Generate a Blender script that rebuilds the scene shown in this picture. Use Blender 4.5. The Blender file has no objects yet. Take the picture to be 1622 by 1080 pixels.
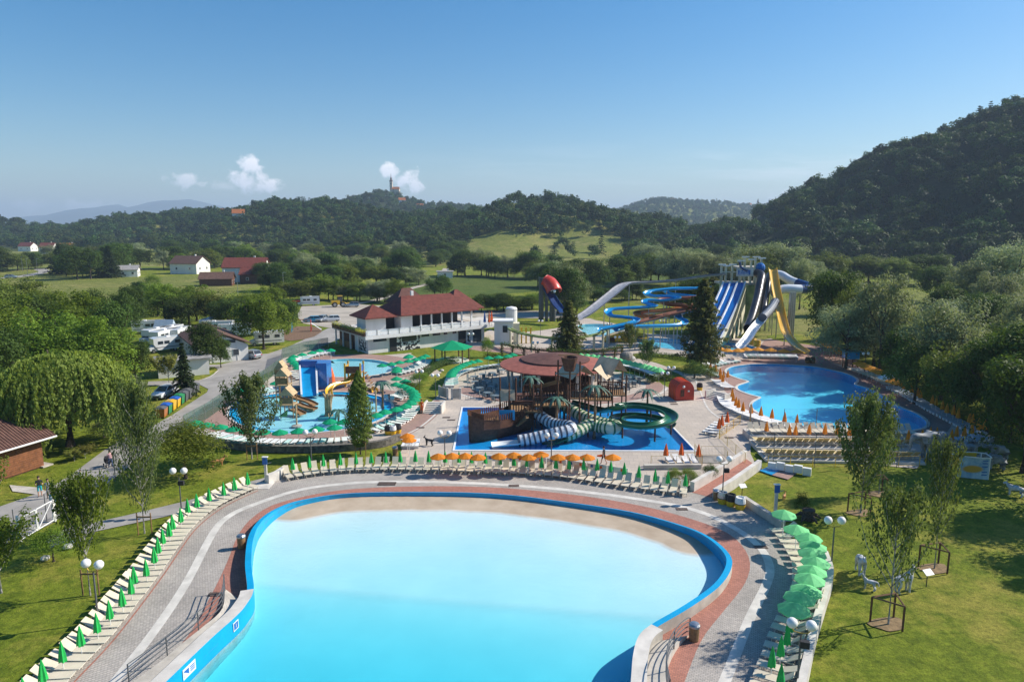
import bpy, bmesh, math, random
import numpy as np
from mathutils import Vector, Matrix
random.seed(7); RNG = np.random.default_rng(11)
SC = bpy.context.scene
COL = SC.collection
# ------------------------------------------------------------------ camera
FPX, CAM_H, HOR = 1081.0, 22.0, 364.0          # focal length in photo pixels, camera height, horizon row
PITCH = math.atan((540 - HOR) / FPX)
cd = bpy.data.cameras.new('camera'); cam = bpy.data.objects.new('camera', cd); COL.objects.link(cam)
cam.location = (0, 0, CAM_H); cam.rotation_euler = (math.pi / 2 - PITCH, 0, 0)
cd.sensor_width = 36.0; cd.lens = 36.0 * FPX / 1622.0; cd.clip_start = 0.5; cd.clip_end = 60000
SC.camera = cam
# ------------------------------------------------------------------ sun and sky
SUN_AZ = math.atan2(0.96, 0.27)                 # from +Y towards +X
SUN_EL = math.radians(36.5)
SUN_DIR = Vector((math.sin(SUN_AZ) * math.cos(SUN_EL), math.cos(SUN_AZ) * math.cos(SUN_EL), math.sin(SUN_EL)))
sl = bpy.data.lights.new('sun', 'SUN'); sl.energy = 4.9; sl.angle = math.radians(0.53); sl.color = (1.0, 0.93, 0.82)
so = bpy.data.objects.new('sun', sl); COL.objects.link(so); so.location = (200, 100, 200)
so.rotation_euler = SUN_DIR.to_track_quat('Z', 'Y').to_euler()
SC.view_settings.view_transform = 'Standard'; SC.view_settings.look = 'None'
SC.view_settings.exposure = 0.57; SC.view_settings.gamma = 1.0; SC.view_settings.use_curve_mapping = False
SC.cycles.use_denoising = True
SC.cycles.max_bounces = 8; SC.cycles.transparent_max_bounces = 12; SC.cycles.volume_bounces = 0
SC.cycles.diffuse_bounces = 3; SC.cycles.glossy_bounces = 3; SC.cycles.caustics_reflective = False; SC.cycles.caustics_refractive = False

class NT:
    """small helper to write node trees"""
    def __init__(s, tree): s.t = tree
    def n(s, typ, **kw):
        nd = s.t.nodes.new(typ)
        for k, v in kw.items():
            if k == 'inp':
                for i, x in v.items():
                    if hasattr(x, 'bl_idname') or isinstance(x, bpy.types.NodeSocket): s.t.links.new(x, nd.inputs[i])
                    else: nd.inputs[i].default_value = x
            else: setattr(nd, k, v)
        return nd
    def math(s, op, a, b=None, c=None, clamp=False):
        nd = s.t.nodes.new('ShaderNodeMath'); nd.operation = op; nd.use_clamp = clamp
        for i, x in enumerate((a, b, c)):
            if x is None: continue
            if isinstance(x, bpy.types.NodeSocket): s.t.links.new(x, nd.inputs[i])
            else: nd.inputs[i].default_value = x
        return nd.outputs[0]
    def mix(s, f, a, b, blend='MIX'):
        nd = s.t.nodes.new('ShaderNodeMix'); nd.data_type = 'RGBA'; nd.blend_type = blend
        for i, x in ((0, f), (6, a), (7, b)):
            if isinstance(x, bpy.types.NodeSocket): s.t.links.new(x, nd.inputs[i])
            else: nd.inputs[i].default_value = x if i == 0 else (*x[:3], 1)
        return nd.outputs[2]
    def ramp(s, f, stops, interp='LINEAR'):
        nd = s.t.nodes.new('ShaderNodeValToRGB'); nd.color_ramp.interpolation = interp
        cr = nd.color_ramp
        while len(cr.elements) < len(stops): cr.elements.new(0.5)
        for e, (p, c) in zip(cr.elements, stops):
            e.position = p; e.color = (*c, 1) if len(c) == 3 else c
        s.t.links.new(f, nd.inputs[0]); return nd.outputs[0]
    def link(s, a, b): s.t.links.new(a, b)
    def noise(s, vec, scale, detail=4, rough=0.55, dist=0.0):
        nd = s.n('ShaderNodeTexNoise'); nd.inputs['Scale'].default_value = scale
        nd.inputs['Detail'].default_value = detail; nd.inputs['Roughness'].default_value = rough
        nd.inputs['Distortion'].default_value = dist
        if vec is not None: s.link(vec, nd.inputs['Vector'])
        return nd.outputs['Fac']

def make_world():
    w = bpy.data.worlds.new('World'); SC.world = w; w.use_nodes = True
    N = NT(w.node_tree); w.node_tree.nodes.clear()
    sky = N.n('ShaderNodeTexSky', sky_type='NISHITA', sun_disc=False)
    sky.sun_elevation = SUN_EL; sky.sun_rotation = SUN_AZ
    sky.altitude = 300; sky.air_density = 1.15; sky.dust_density = 0.8; sky.ozone_density = 3.0
    skc = N.n('ShaderNodeHueSaturation', inp={'Color': sky.outputs[0], 'Saturation': 1.5, 'Value': 0.92}).outputs[0]   # the photo's deeper blue
    tc = N.n('ShaderNodeTexCoord').outputs['Generated']
    sp = N.n('ShaderNodeSeparateXYZ', inp={0: tc})
    yy = N.math('MAXIMUM', sp.outputs[1], 0.05)
    u = N.math('DIVIDE', sp.outputs[0], yy); v = N.math('DIVIDE', sp.outputs[2], yy)      # direction -> tangent coordinates
    uv = N.n('ShaderNodeCombineXYZ', inp={0: u, 1: v}).outputs[0]
    n1 = N.noise(uv, 48.0, 8, 0.6, 0.3); n2 = N.noise(uv, 9.0, 3, 0.5)
    fwd = N.math('GREATER_THAN', sp.outputs[1], 0.05)
    def tang(px, py):
        dx, dy = (px - 811) / FPX, (py - 540) / FPX
        c, s_ = math.cos(PITCH), math.sin(PITCH)
        d = (dx, c - dy * s_, -s_ - dy * c); return d[0] / d[1], d[2] / d[1]
    mask = None; shade = None
    # cumulus puffs: (photo x, photo y, half width, half height, density)
    for (px, py, rx, ry, dens) in ((396, 264, 24, 24, 1.0), (392, 284, 36, 20, 1.0), (410, 294, 40, 12, 1.0), (432, 300, 20, 7, 0.9), (292, 285, 28, 15, .72), (318, 294, 14, 8, .6),
                                   (622, 274, 24, 14, .95), (640, 284, 28, 18, 1.0), (658, 296, 18, 17, .95), (1246, 312, 26, 12, .6), (1252, 324, 14, 9, .65),
                                   (130, 326, 50, 10, .38), (40, 326, 30, 12, .3), (355, 296, 30, 9, .35), (1225, 318, 14, 8, .5)):
        cu, cv = tang(px, py)
        a = N.math('DIVIDE', N.math('SUBTRACT', u, cu), rx / FPX); b = N.math('DIVIDE', N.math('SUBTRACT', v, cv), ry / FPX)
        d = N.math('SQRT', N.math('ADD', N.math('MULTIPLY', a, a), N.math('MULTIPLY', b, b)))
        f = N.math('SUBTRACT', N.math('ADD', 0.92, N.math('MULTIPLY', N.math('SUBTRACT', n1, 0.5), 3.4)), d)
        m = N.math('MULTIPLY', N.math('MULTIPLY', f, 1.7, clamp=True), dens)
        sh = N.math('MULTIPLY', m, N.math('MULTIPLY_ADD', N.math('ADD', b, N.math('MULTIPLY', a, 0.5)), 0.28, 0.62, clamp=True))  # sunlit upper right and greyer base painted into each puff
        mask = m if mask is None else N.math('MAXIMUM', mask, m)
        shade = sh if shade is None else N.math('MAXIMUM', shade, sh)
    # thin cirrus streaks
    st = N.n('ShaderNodeMapping', inp={0: uv}); st.inputs['Scale'].default_value = (2.2, 26.0, 1); st.inputs['Rotation'].default_value = (0, 0, 0.02)
    n3 = N.noise(st.outputs[0], 1.6, 6, 0.6, 0.6)
    ci = N.math('MULTIPLY', N.math('SUBTRACT', n3, 0.47), 2.4, clamp=True)
    _, v1 = tang(811, 325); _, v2 = tang(811, 268); _, v3 = tang(811, 215)
    band = N.math('MULTIPLY', N.math('SMOOTH_MIN', N.math('DIVIDE', N.math('SUBTRACT', v, v1), v2 - v1, clamp=True), N.math('DIVIDE', N.math('SUBTRACT', v3, v), v3 - v2, clamp=True), 0.1), 1.0, clamp=True)
    ur = N.math('MULTIPLY_ADD', u, 1.6, 0.35, clamp=True)
    ci = N.math('MULTIPLY', N.math('MULTIPLY', ci, band), N.math('MULTIPLY', ur, 0.85))
    col = N.mix(N.math('MULTIPLY', ci, fwd), skc, (8.0, 8.6, 9.2))
    shade = N.math('DIVIDE', shade, N.math('MAXIMUM', mask, 0.02), clamp=True)
    cc = N.mix(shade, (5.4, 6.4, 7.8), (11.0, 10.6, 10.6))
    col = N.mix(N.math('MULTIPLY', mask, fwd), col, cc)
    bg = N.n('ShaderNodeBackground', inp={0: col, 1: 0.098})
    out = N.n('ShaderNodeOutputWorld'); N.link(bg.outputs[0], out.inputs[0])
make_world()

# ------------------------------------------------------------------ photo pixel -> place
_c, _s = math.cos(PITCH), math.sin(PITCH)
def ray(u, v):
    dx, dy = (u - 811) / FPX, (v - 540) / FPX
    return Vector((dx, _c - dy * _s, -_s - dy * _c))
def P(u, v, z=0.0):
    d = ray(u, v); t = (z - CAM_H) / d.z
    return Vector((d.x * t, d.y * t, z))
def Q(u, v, y):
    d = ray(u, v); t = y / d.y
    return Vector((d.x * t, y, CAM_H + d.z * t))
def proj(x, y, z):
    zz = z - CAM_H
    f = y * _c - zz * _s; up = y * _s + zz * _c
    return 811 + FPX * x / f, 540 - FPX * up / f
def catmull(pts, n=6, closed=False):
    pts = [Vector(p) for p in pts]; out = []
    N_ = len(pts); rng = range(N_ if closed else N_ - 1)
    for i in rng:
        if closed: p0, p1, p2, p3 = pts[i - 1], pts[i], pts[(i + 1) % N_], pts[(i + 2) % N_]
        else:
            p1, p2 = pts[i], pts[i + 1]
            p0 = pts[i - 1] if i else p1 * 2 - p2
            p3 = pts[i + 2] if i + 2 < N_ else p2 * 2 - p1
        for k in range(n):
            t = k / n
            out.append(0.5 * ((2 * p1) + (p2 - p0) * t + (2 * p0 - 5 * p1 + 4 * p2 - p3) * t * t + (3 * p1 - p0 - 3 * p2 + p3) * t ** 3))
    if not closed: out.append(pts[-1])
    return out
def PX(lst, z=0.0, n=0, closed=True):
    """photo outline -> ground points, optionally smoothed"""
    w = [P(u, v, z) for u, v in lst]
    return catmull(w, n, closed) if n else w
def resample(pts, step=None, count=None):
    d = [0.0]
    for a, b in zip(pts, pts[1:]): d.append(d[-1] + (b - a).length)
    L = d[-1]; m = count if count else max(2, int(L / step) + 1)
    out = []; j = 0
    for k in range(m):
        s = L * k / (m - 1) if m > 1 else L / 2
        while j < len(d) - 2 and d[j + 1] < s: j += 1
        f = (s - d[j]) / max(1e-9, d[j + 1] - d[j]); p = pts[j].lerp(pts[j + 1], f)
        out.append((p, (pts[j + 1] - pts[j]).normalized()))
    return out
def inpoly(x, y, poly):
    r = False; j = len(poly) - 1
    for i in range(len(poly)):
        xi, yi = poly[i][0], poly[i][1]; xj, yj = poly[j][0], poly[j][1]
        if (yi > y) != (yj > y) and x < (xj - xi) * (y - yi) / (yj - yi) + xi: r = not r
        j = i
    return r

# ------------------------------------------------------------------ materials
MATS = {}
def mat(name, col, rough=0.6, var=0.12, vs=2.0, bump=0.0, bs=40.0, metal=0.0, spec=0.4, col2=None, coat=0.0, streak=False):
    """plain paint, plastic, wood or concrete: base colour with blotches, fine grain and slight relief"""
    if name in MATS: return MATS[name]
    m = bpy.data.materials.new(name); m.use_nodes = True; N = NT(m.node_tree); b = m.node_tree.nodes['Principled BSDF']
    b.inputs['Roughness'].default_value = rough; b.inputs['Metallic'].default_value = metal
    b.inputs['Specular IOR Level'].default_value = spec; b.inputs['Coat Weight'].default_value = coat
    pos = N.n('ShaderNodeNewGeometry').outputs['Position']
    if streak:
        mp = N.n('ShaderNodeMapping', inp={0: pos}); mp.inputs['Scale'].default_value = (1, 1, 0.15); pos = mp.outputs[0]
    f = N.noise(pos, vs, 5, 0.6)
    c2 = col2 if col2 else tuple(max(0, x * (1 - 2.2 * var)) for x in col)
    c1 = tuple(min(1, x * (1 + var)) for x in col)
    rr = N.ramp(f, [(0.3, c2), (0.68, c1)])
    N.link(rr, b.inputs['Base Color'])
    if bump:
        bn = N.noise(pos, bs, 3, 0.6); bp = N.n('ShaderNodeBump', inp={'Height': bn, 'Strength': bump}); bp.inputs['Distance'].default_value = 0.02
        N.link(bp.outputs[0], b.inputs['Normal'])
    MATS[name] = m; return m
def flat2(name): return MATS[name]

def mat_paver(name, cols, bw, bh, mortar=(0.2, 0.19, 0.18), msize=0.012, big=0.25, rot=0.0, rough=0.85, stain=0.25):
    m = bpy.data.materials.new(name); m.use_nodes = True; N = NT(m.node_tree); b = m.node_tree.nodes['Principled BSDF']
    pos = N.n('ShaderNodeNewGeometry').outputs['Position']
    mp = N.n('ShaderNodeMapping', inp={0: pos}); mp.inputs['Rotation'].default_value = (0, 0, rot)
    br = N.n('ShaderNodeTexBrick', inp={'Vector': mp.outputs[0], 'Scale': 1.0})
    br.inputs['Brick Width'].default_value = bw; br.inputs['Row Height'].default_value = bh; br.inputs['Mortar Size'].default_value = msize
    br.inputs['Color1'].default_value = (*cols[0], 1); br.inputs['Color2'].default_value = (*cols[1], 1); br.inputs['Mortar'].default_value = (*mortar, 1)
    br.inputs['Bias'].default_value = 0.0
    f1 = N.noise(pos, big, 5, 0.6); f2 = N.noise(pos, 5.0, 4, 0.65)
    k = N.math('MULTIPLY_ADD', N.math('ADD', f1, N.math('MULTIPLY', f2, 0.6)), 2 * stain, 1 - 1.6 * stain)
    kk = N.n('ShaderNodeCombineColor', inp={0: k, 1: k, 2: k}).outputs[0]
    N.link(N.mix(1.0, br.outputs[0], kk, 'MULTIPLY'), b.inputs['Base Color'])
    b.inputs['Roughness'].default_value = rough; b.inputs['Specular IOR Level'].default_value = 0.25
    bp = N.n('ShaderNodeBump', inp={'Height': br.outputs['Fac'], 'Strength': 0.35}); bp.inputs['Distance'].default_value = -0.01
    N.link(bp.outputs[0], b.inputs['Normal']); MATS[name] = m; return m

def mat_grass(name, a, b_, dry, scale=1.0, dryamt=0.5, rows=None):
    m = bpy.data.materials.new(name); m.use_nodes = True; N = NT(m.node_tree); b = m.node_tree.nodes['Principled BSDF']
    pos = N.n('ShaderNodeNewGeometry').outputs['Position']
    f1 = N.noise(pos, 0.12 * scale, 5, 0.6); f2 = N.noise(pos, 1.1 * scale, 5, 0.7); f3 = N.noise(pos, 9.0 * scale, 3, 0.7)
    c = N.ramp(f2, [(0.3, a), (0.62, b_)])
    dm = N.math('MULTIPLY', N.math('SUBTRACT', N.math('ADD', f1, N.math('MULTIPLY', N.math('SUBTRACT', N.noise(pos, .55 * scale, 3, .6), .5), .7)), 0.48), 4.5, clamp=True)
    c = N.mix(N.math('MULTIPLY', dm, dryamt), c, dry)
    f4 = N.noise(pos, 3.5 * scale, 4, 0.75); g = N.math('MULTIPLY_ADD', N.math('ADD', N.math('MULTIPLY', f3, .6), N.math('MULTIPLY', f4, .6)), 2.4, -0.42)
    c = N.mix(1.0, c, N.n('ShaderNodeCombineColor', inp={0: g, 1: g, 2: g}).outputs[0], 'MULTIPLY')
    if rows:
        wv = N.n('ShaderNodeTexWave'); wv.inputs['Scale'].default_value = rows; mp = N.n('ShaderNodeMapping', inp={0: pos}); mp.inputs['Rotation'].default_value = (0, 0, 1.45)
        N.link(mp.outputs[0], wv.inputs[0]); wv.inputs['Distortion'].default_value = 0.6
        c = N.mix(N.math('MULTIPLY', wv.outputs['Fac'], 0.35), c, tuple(x * 0.55 for x in a))
    N.link(c, b.inputs['Base Color']); b.inputs['Roughness'].default_value = 0.9; b.inputs['Specular IOR Level'].default_value = 0.15
    h = N.math('ADD', f3, N.noise(pos, 30.0 * scale, 2, 0.6))
    bp = N.n('ShaderNodeBump', inp={'Height': h, 'Strength': 0.9}); bp.inputs['Distance'].default_value = 0.06 / scale
    N.link(bp.outputs[0], b.inputs['Normal']); MATS[name] = m; return m

def mat_leaf(name, dark, light, trans=0.35, tcol=None, hue=0.03, gloss=0.5):
    m = bpy.data.materials.new(name); m.use_nodes = True; N = NT(m.node_tree); nt = m.node_tree
    b = nt.nodes['Principled BSDF']; out = nt.nodes['Material Output']
    geo = N.n('ShaderNodeNewGeometry'); oi = N.n('ShaderNodeObjectInfo')
    pn = N.noise(geo.outputs['Position'], 0.8, 2, 0.5)
    f = N.math('ADD', N.math('MULTIPLY', geo.outputs['Random Per Island'], 0.6), N.math('MULTIPLY', pn, 0.5))
    c = N.ramp(f, [(0.15, dark), (0.9, light)])
    hs = N.n('ShaderNodeHueSaturation', inp={'Color': c})
    N.link(N.math('MULTIPLY_ADD', oi.outputs['Random'], hue, 0.5 - hue / 2), hs.inputs['Hue'])
    N.link(N.math('MULTIPLY_ADD', oi.outputs['Random'], 0.7, 0.68), hs.inputs['Value'])
    N.link(hs.outputs[0], b.inputs['Base Color']); b.inputs['Roughness'].default_value = max(gloss, .6); b.inputs['Specular IOR Level'].default_value = 0.14
    tr = N.n('ShaderNodeBsdfTranslucent'); tc = N.mix(0.5, hs.outputs[0], tcol if tcol else (light[0] * 1.5, light[1] * 1.6, light[2] * 0.6))
    N.link(tc, tr.inputs[0])
    mx = N.n('ShaderNodeMixShader', inp={0: trans}); N.link(b.outputs[0], mx.inputs[1]); N.link(tr.outputs[0], mx.inputs[2])
    N.link(mx.outputs[0], out.inputs[0]); MATS[name] = m; return m

def mat_water(name, tint, ripple=0.02, rs=3.0, absorb=None, adens=0.0):
    m = bpy.data.materials.new(name); m.use_nodes = True; N = NT(m.node_tree); nt = m.node_tree
    nt.nodes.remove(nt.nodes['Principled BSDF']); out = nt.nodes['Material Output']
    pos = N.n('ShaderNodeNewGeometry').outputs['Position']
    h = N.math('ADD', N.noise(pos, rs, 3, 0.55, 0.4), N.math('MULTIPLY', N.noise(pos, rs * 4.5, 2, 0.5), 0.3))
    bp = N.n('ShaderNodeBump', inp={'Height': h, 'Strength': 1.0}); bp.inputs['Distance'].default_value = ripple
    tr = N.n('ShaderNodeBsdfTransparent'); tr.inputs[0].default_value = (*tint, 1)
    gl = N.n('ShaderNodeBsdfGlossy'); gl.inputs['Roughness'].default_value = 0.1; N.link(bp.outputs[0], gl.inputs['Normal'])
    fr = N.n('ShaderNodeFresnel'); bf = N.n('ShaderNodeNewGeometry').outputs['Backfacing']; N.link(N.math('MULTIPLY_ADD', bf, 1 / 1.33 - 1.33, 1.33), fr.inputs[0]); N.link(bp.outputs[0], fr.inputs['Normal'])
    mx = N.n('ShaderNodeMixShader', inp={0: fr.outputs[0]}); N.link(tr.outputs[0], mx.inputs[1]); N.link(gl.outputs[0], mx.inputs[2])
    N.link(mx.outputs[0], out.inputs[0])
    if absorb:
        va = N.n('ShaderNodeVolumeAbsorption'); va.inputs[0].default_value = (*absorb, 1); va.inputs[1].default_value = adens
        N.link(va.outputs[0], out.inputs[1])
    MATS[name] = m; return m

def mat_mosaic(name, a, b_, scale):
    m = bpy.data.materials.new(name); m.use_nodes = True; N = NT(m.node_tree); b = m.node_tree.nodes['Principled BSDF']
    pos = N.n('ShaderNodeNewGeometry').outputs['Position']
    vo = N.n('ShaderNodeTexVoronoi', inp={'Vector': pos, 'Scale': scale}); sp = N.n('ShaderNodeSeparateColor', inp={0: vo.outputs['Color']})
    N.link(N.ramp(sp.outputs[0], [(0.0, a), (0.5, b_)], 'CONSTANT'), b.inputs['Base Color']); b.inputs['Roughness'].default_value = 0.5
    MATS[name] = m; return m
def mat_glass(name, col=(0.03, 0.04, 0.05)):
    m = bpy.data.materials.new(name); m.use_nodes = True; b = m.node_tree.nodes['Principled BSDF']
    b.inputs['Base Color'].default_value = (*col, 1); b.inputs['Roughness'].default_value = 0.06; b.inputs['Specular IOR Level'].default_value = 0.8
    MATS[name] = m; return m
def mat_clear(name, alpha=0.35, tint=(.9, .95, .97)):
    m = bpy.data.materials.new(name); m.use_nodes = True; N = NT(m.node_tree); nt = m.node_tree
    b = nt.nodes['Principled BSDF']; b.inputs['Base Color'].default_value = (*tint, 1); b.inputs['Roughness'].default_value = 0.15
    tr = N.n('ShaderNodeBsdfTransparent'); mx = N.n('ShaderNodeMixShader', inp={0: alpha}); N.link(tr.outputs[0], mx.inputs[1]); N.link(b.outputs[0], mx.inputs[2])
    N.link(mx.outputs[0], nt.nodes['Material Output'].inputs[0]); MATS[name] = m; return m

# ------------------------------------------------------------------ geometry helpers
class MB:
    def __init__(s): s.v = []; s.f = []; s.m = []; s.slots = []; s.cur = 0
    def use(s, m):
        if m not in s.slots: s.slots.append(m)
        s.cur = s.slots.index(m); return s
    def add(s, vs, fs):
        o = len(s.v); s.v += [tuple(v) for v in vs]; s.f += [tuple(i + o for i in f) for f in fs]; s.m += [s.cur] * len(fs); return s
    def box(s, c, d, rz=0.0, rx=0.0, ry=0.0):
        R = Matrix.Rotation(rz, 3, 'Z') @ Matrix.Rotation(ry, 3, 'Y') @ Matrix.Rotation(rx, 3, 'X'); c = Vector(c); h = Vector(d) / 2
        vs = [c + R @ Vector((sx * h.x, sy * h.y, sz * h.z)) for sz in (-1, 1) for sy in (-1, 1) for sx in (-1, 1)]
        return s.add(vs, [(0, 2, 3, 1), (4, 5, 7, 6), (0, 1, 5, 4), (2, 6, 7, 3), (0, 4, 6, 2), (1, 3, 7, 5)])
    def box6(s, x0, x1, y0, y1, z0, z1): return s.box(((x0 + x1) / 2, (y0 + y1) / 2, (z0 + z1) / 2), (x1 - x0, y1 - y0, z1 - z0))
    def bar(s, a, b, r, r2=None, n=6, cap=True):
        a, b = Vector(a), Vector(b); r2 = r if r2 is None else r2
        z = (b - a).normalized(); x = z.orthogonal().normalized(); y = z.cross(x)
        vs = [p + (x * math.cos(2 * math.pi * k / n) + y * math.sin(2 * math.pi * k / n)) * q for p, q in ((a, r), (b, r2)) for k in range(n)]
        fs = [(k, (k + 1) % n, n + (k + 1) % n, n + k) for k in range(n)]
        if cap: fs += [tuple(range(n - 1, -1, -1)), tuple(range(n, 2 * n))]
        return s.add(vs, fs)
    def tube(s, pts, r, n=8, cap=True, radii=None):
        prof = [(math.cos(2 * math.pi * k / n), math.sin(2 * math.pi * k / n)) for k in range(n)]
        return s.sweep(pts, [(a * r, b * r) for a, b in prof], True, cap, scales=[q / r for q in radii] if radii else None)
    def sweep(s, pts, prof, closed=True, cap=True, scales=None, loop=False):
        pts = [Vector(p) for p in pts]; n = len(prof); N_ = len(pts); vs = []
        for i, p in enumerate(pts):
            a = pts[i - 1] if (i or loop) else pts[i]; b = pts[(i + 1) % N_] if (i < N_ - 1 or loop) else pts[i]
            t = (b - a).normalized(); side = t.cross(Vector((0, 0, 1)))
            side = side.normalized() if side.length > 1e-4 else Vector((1, 0, 0)); up = side.cross(t).normalized(); k = scales[i] if scales else 1
            vs += [p + side * (q[0] * k) + up * (q[1] * k) for q in prof]
        fs = []
        for i in range(N_ if loop else N_ - 1):
            j = (i + 1) % N_
            for k in range(n if closed else n - 1):
                l = (k + 1) % n; fs.append((i * n + k, i * n + l, j * n + l, j * n + k))
        if cap and closed and not loop: fs += [tuple(range(n)), tuple(range(N_ * n - 1, (N_ - 1) * n - 1, -1))]
        return s.add(vs, fs)
    def strip(s, pts, w0, w1, z0, z1, loop=False):
        """wall or band of rectangular section along a ground line; w0..w1 sideways (right positive)"""
        return s.sweep(pts, [(w0, z0), (w1, z0), (w1, z1), (w0, z1)], True, True, loop=loop)
    def lathe(s, prof, n=16, c=(0, 0, 0), caps=True):
        c = Vector(c); vs = [c + Vector((r * math.cos(2 * math.pi * k / n), r * math.sin(2 * math.pi * k / n), z)) for r, z in prof for k in range(n)]
        fs = [(i * n + k, i * n + (k + 1) % n, (i + 1) * n + (k + 1) % n, (i + 1) * n + k) for i in range(len(prof) - 1) for k in range(n)]
        if caps: fs += [tuple(range(n - 1, -1, -1)), tuple(range((len(prof) - 1) * n, len(prof) * n))]
        return s.add(vs, fs)
    def ball(s, c, r, n=12, m=8, sz=1.0):
        return s.lathe([(max(1e-3, r * math.sin(math.pi * i / m)), -r * sz * math.cos(math.pi * i / m)) for i in range(m + 1)], n, c, False)
    def prism(s, poly, z0, z1):
        n = len(poly); vs = [(p[0], p[1], z0) for p in poly] + [(p[0], p[1], z1) for p in poly]
        return s.add(vs, [tuple(range(n - 1, -1, -1)), tuple(range(n, 2 * n))] + [(k, (k + 1) % n, n + (k + 1) % n, n + k) for k in range(n)])
    def quad(s, a, b, c, d): return s.add([a, b, c, d], [(0, 1, 2, 3)])
    def build(s, name, m=None, parent=None, smooth=False, loc=None):
        me = bpy.data.meshes.new(name); me.from_pydata(s.v, [], s.f)
        if s.slots:
            for q in s.slots: me.materials.append(MATS[q] if isinstance(q, str) else q)
            me.polygons.foreach_set('material_index', s.m)
        if m is not None: me.materials.append(MATS[m] if isinstance(m, str) else m)
        if smooth: me.shade_smooth()
        me.update()
        o = bpy.data.objects.new(name, me); COL.objects.link(o)
        if parent is not None: o.parent = parent
        if loc is not None: o.location = loc
        return o
def tag(o, label=None, cat=None, group=None, kind=None):
    if label: o['label'] = label
    if cat: o['category'] = cat
    if group: o['group'] = group
    if kind: o['kind'] = kind
    return o
def thing(name, label, cat, loc=(0, 0, 0), rz=0.0, group=None):
    o = bpy.data.objects.new(name, None); COL.objects.link(o); o.location = loc; o.rotation_euler = (0, 0, rz); o.empty_display_size = 0.2
    return tag(o, label, cat, group)
def copy_tree(o, parent=None, _top=True):
    c = o.copy(); COL.objects.link(c)
    if parent is not None: c.parent = parent
    for ch in o.children: copy_tree(ch, c, False)
    return c
class Proto:
    """first use hands out the thing itself, later uses copies of it and its parts"""
    def __init__(s, maker): s.maker = maker; s.root = None
    def put(s, loc, rz=0.0, label=None, group=None, scale=None, cat=None):
        if s.root is None: s.root = s.maker(); o = s.root
        else: o = copy_tree(s.root)
        o.location = loc; o.rotation_euler = (0, 0, rz)
        if scale is not None: o.scale = scale if hasattr(scale, '__len__') else (scale,) * 3
        tag(o, label, cat, group); return o
ONES = ['zeroth', 'first', 'second', 'third', 'fourth', 'fifth', 'sixth', 'seventh', 'eighth', 'ninth', 'tenth', 'eleventh', 'twelfth', 'thirteenth', 'fourteenth', 'fifteenth', 'sixteenth', 'seventeenth', 'eighteenth', 'nineteenth']
TENS = ['', '', 'twent', 'thirt', 'fort', 'fift', 'sixt', 'sevent', 'eight', 'ninet']
def ordw(i):
    if i < 20: return ONES[i]
    t, o = divmod(i, 10)
    return TENS[t] + ('ieth' if o == 0 else 'y-' + ONES[o])

def sheet(name, outline, m, z=None, holes=(), kind='structure', parent=None, zf=None):
    """flat area, possibly with holes cut out for the pools"""
    bm = bmesh.new(); es = []
    for loop in [outline] + list(holes):
        vs = [bm.verts.new((p[0], p[1], (z if z is not None else p[2]))) for p in loop]
        es += [bm.edges.new((vs[i], vs[(i + 1) % len(vs)])) for i in range(len(vs))]
    bmesh.ops.triangle_fill(bm, use_beauty=True, use_dissolve=False, edges=es, normal=(0, 0, 1))
    bm.normal_update()
    for f in bm.faces:
        if f.normal.z < 0: f.normal_flip()
    me = bpy.data.meshes.new(name); bm.to_mesh(me); bm.free()
    me.materials.append(MATS[m]); o = bpy.data.objects.new(name, me); COL.objects.link(o)
    if kind: o['kind'] = kind
    if parent: o.parent = parent
    return o
def band(name, pts, w0, w1, z, m, kind='structure', loop=False):
    mb = MB(); pts = [Vector((p[0], p[1], 0)) for p in pts]; N_ = len(pts); vs = []
    for i, p in enumerate(pts):
        a = pts[i - 1] if (i or loop) else p; b = pts[(i + 1) % N_] if (i < N_ - 1 or loop) else p
        t = (b - a).normalized(); sd = Vector((t.y, -t.x, 0))
        vs += [p + sd * w0 + Vector((0, 0, z)), p + sd * w1 + Vector((0, 0, z))]
    fs = [(2 * i, 2 * ((i + 1) % N_), 2 * ((i + 1) % N_) + 1, 2 * i + 1) for i in range(N_ if loop else N_ - 1)]
    mb.add(vs, [tuple(reversed(f)) for f in fs]); o = mb.build(name, m)
    if kind: o['kind'] = kind
    return o
# ================================================================== materials in use
mat_grass('grass_lawn', (0.075, 0.112, 0.008), (0.175, 0.215, 0.018), (0.30, 0.26, 0.05), 1.0, 0.75)
mat_grass('grass_meadow', (0.12, 0.15, 0.028), (0.2, 0.215, 0.045), (0.32, 0.27, 0.1), 0.2, 0.6)
mat_grass('grass_crop', (0.075, 0.12, 0.022), (0.12, 0.16, 0.03), (0.17, 0.18, 0.04), 0.2, 0.4, rows=0.12)
mat_grass('grass_dry', (0.2, 0.17, 0.05), (0.3, 0.24, 0.09), (0.36, 0.29, 0.13), 0.2, 0.6)
mat_grass('forest_floor', (0.02, 0.032, 0.01), (0.035, 0.05, 0.016), (0.05, 0.055, 0.02), 0.1, 0.3)
mat_paver('paver_grey', ((0.45, 0.405, 0.36), (0.355, 0.325, 0.295)), 0.22, 0.11, (0.2, 0.185, 0.165), 0.012, 0.3, 0.35, stain=0.42)
mat_paver('paver_red', ((0.46, 0.20, 0.145), (0.35, 0.15, 0.11)), 0.22, 0.11, (0.2, 0.12, 0.1), 0.012, 0.4, 0.35, stain=0.3)
mat_paver('paver_rose', ((0.4, 0.25, 0.205), (0.31, 0.2, 0.17)), 0.24, 0.12, (0.2, 0.15, 0.13), 0.01, 0.3, 0.2, stain=0.3)
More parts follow.
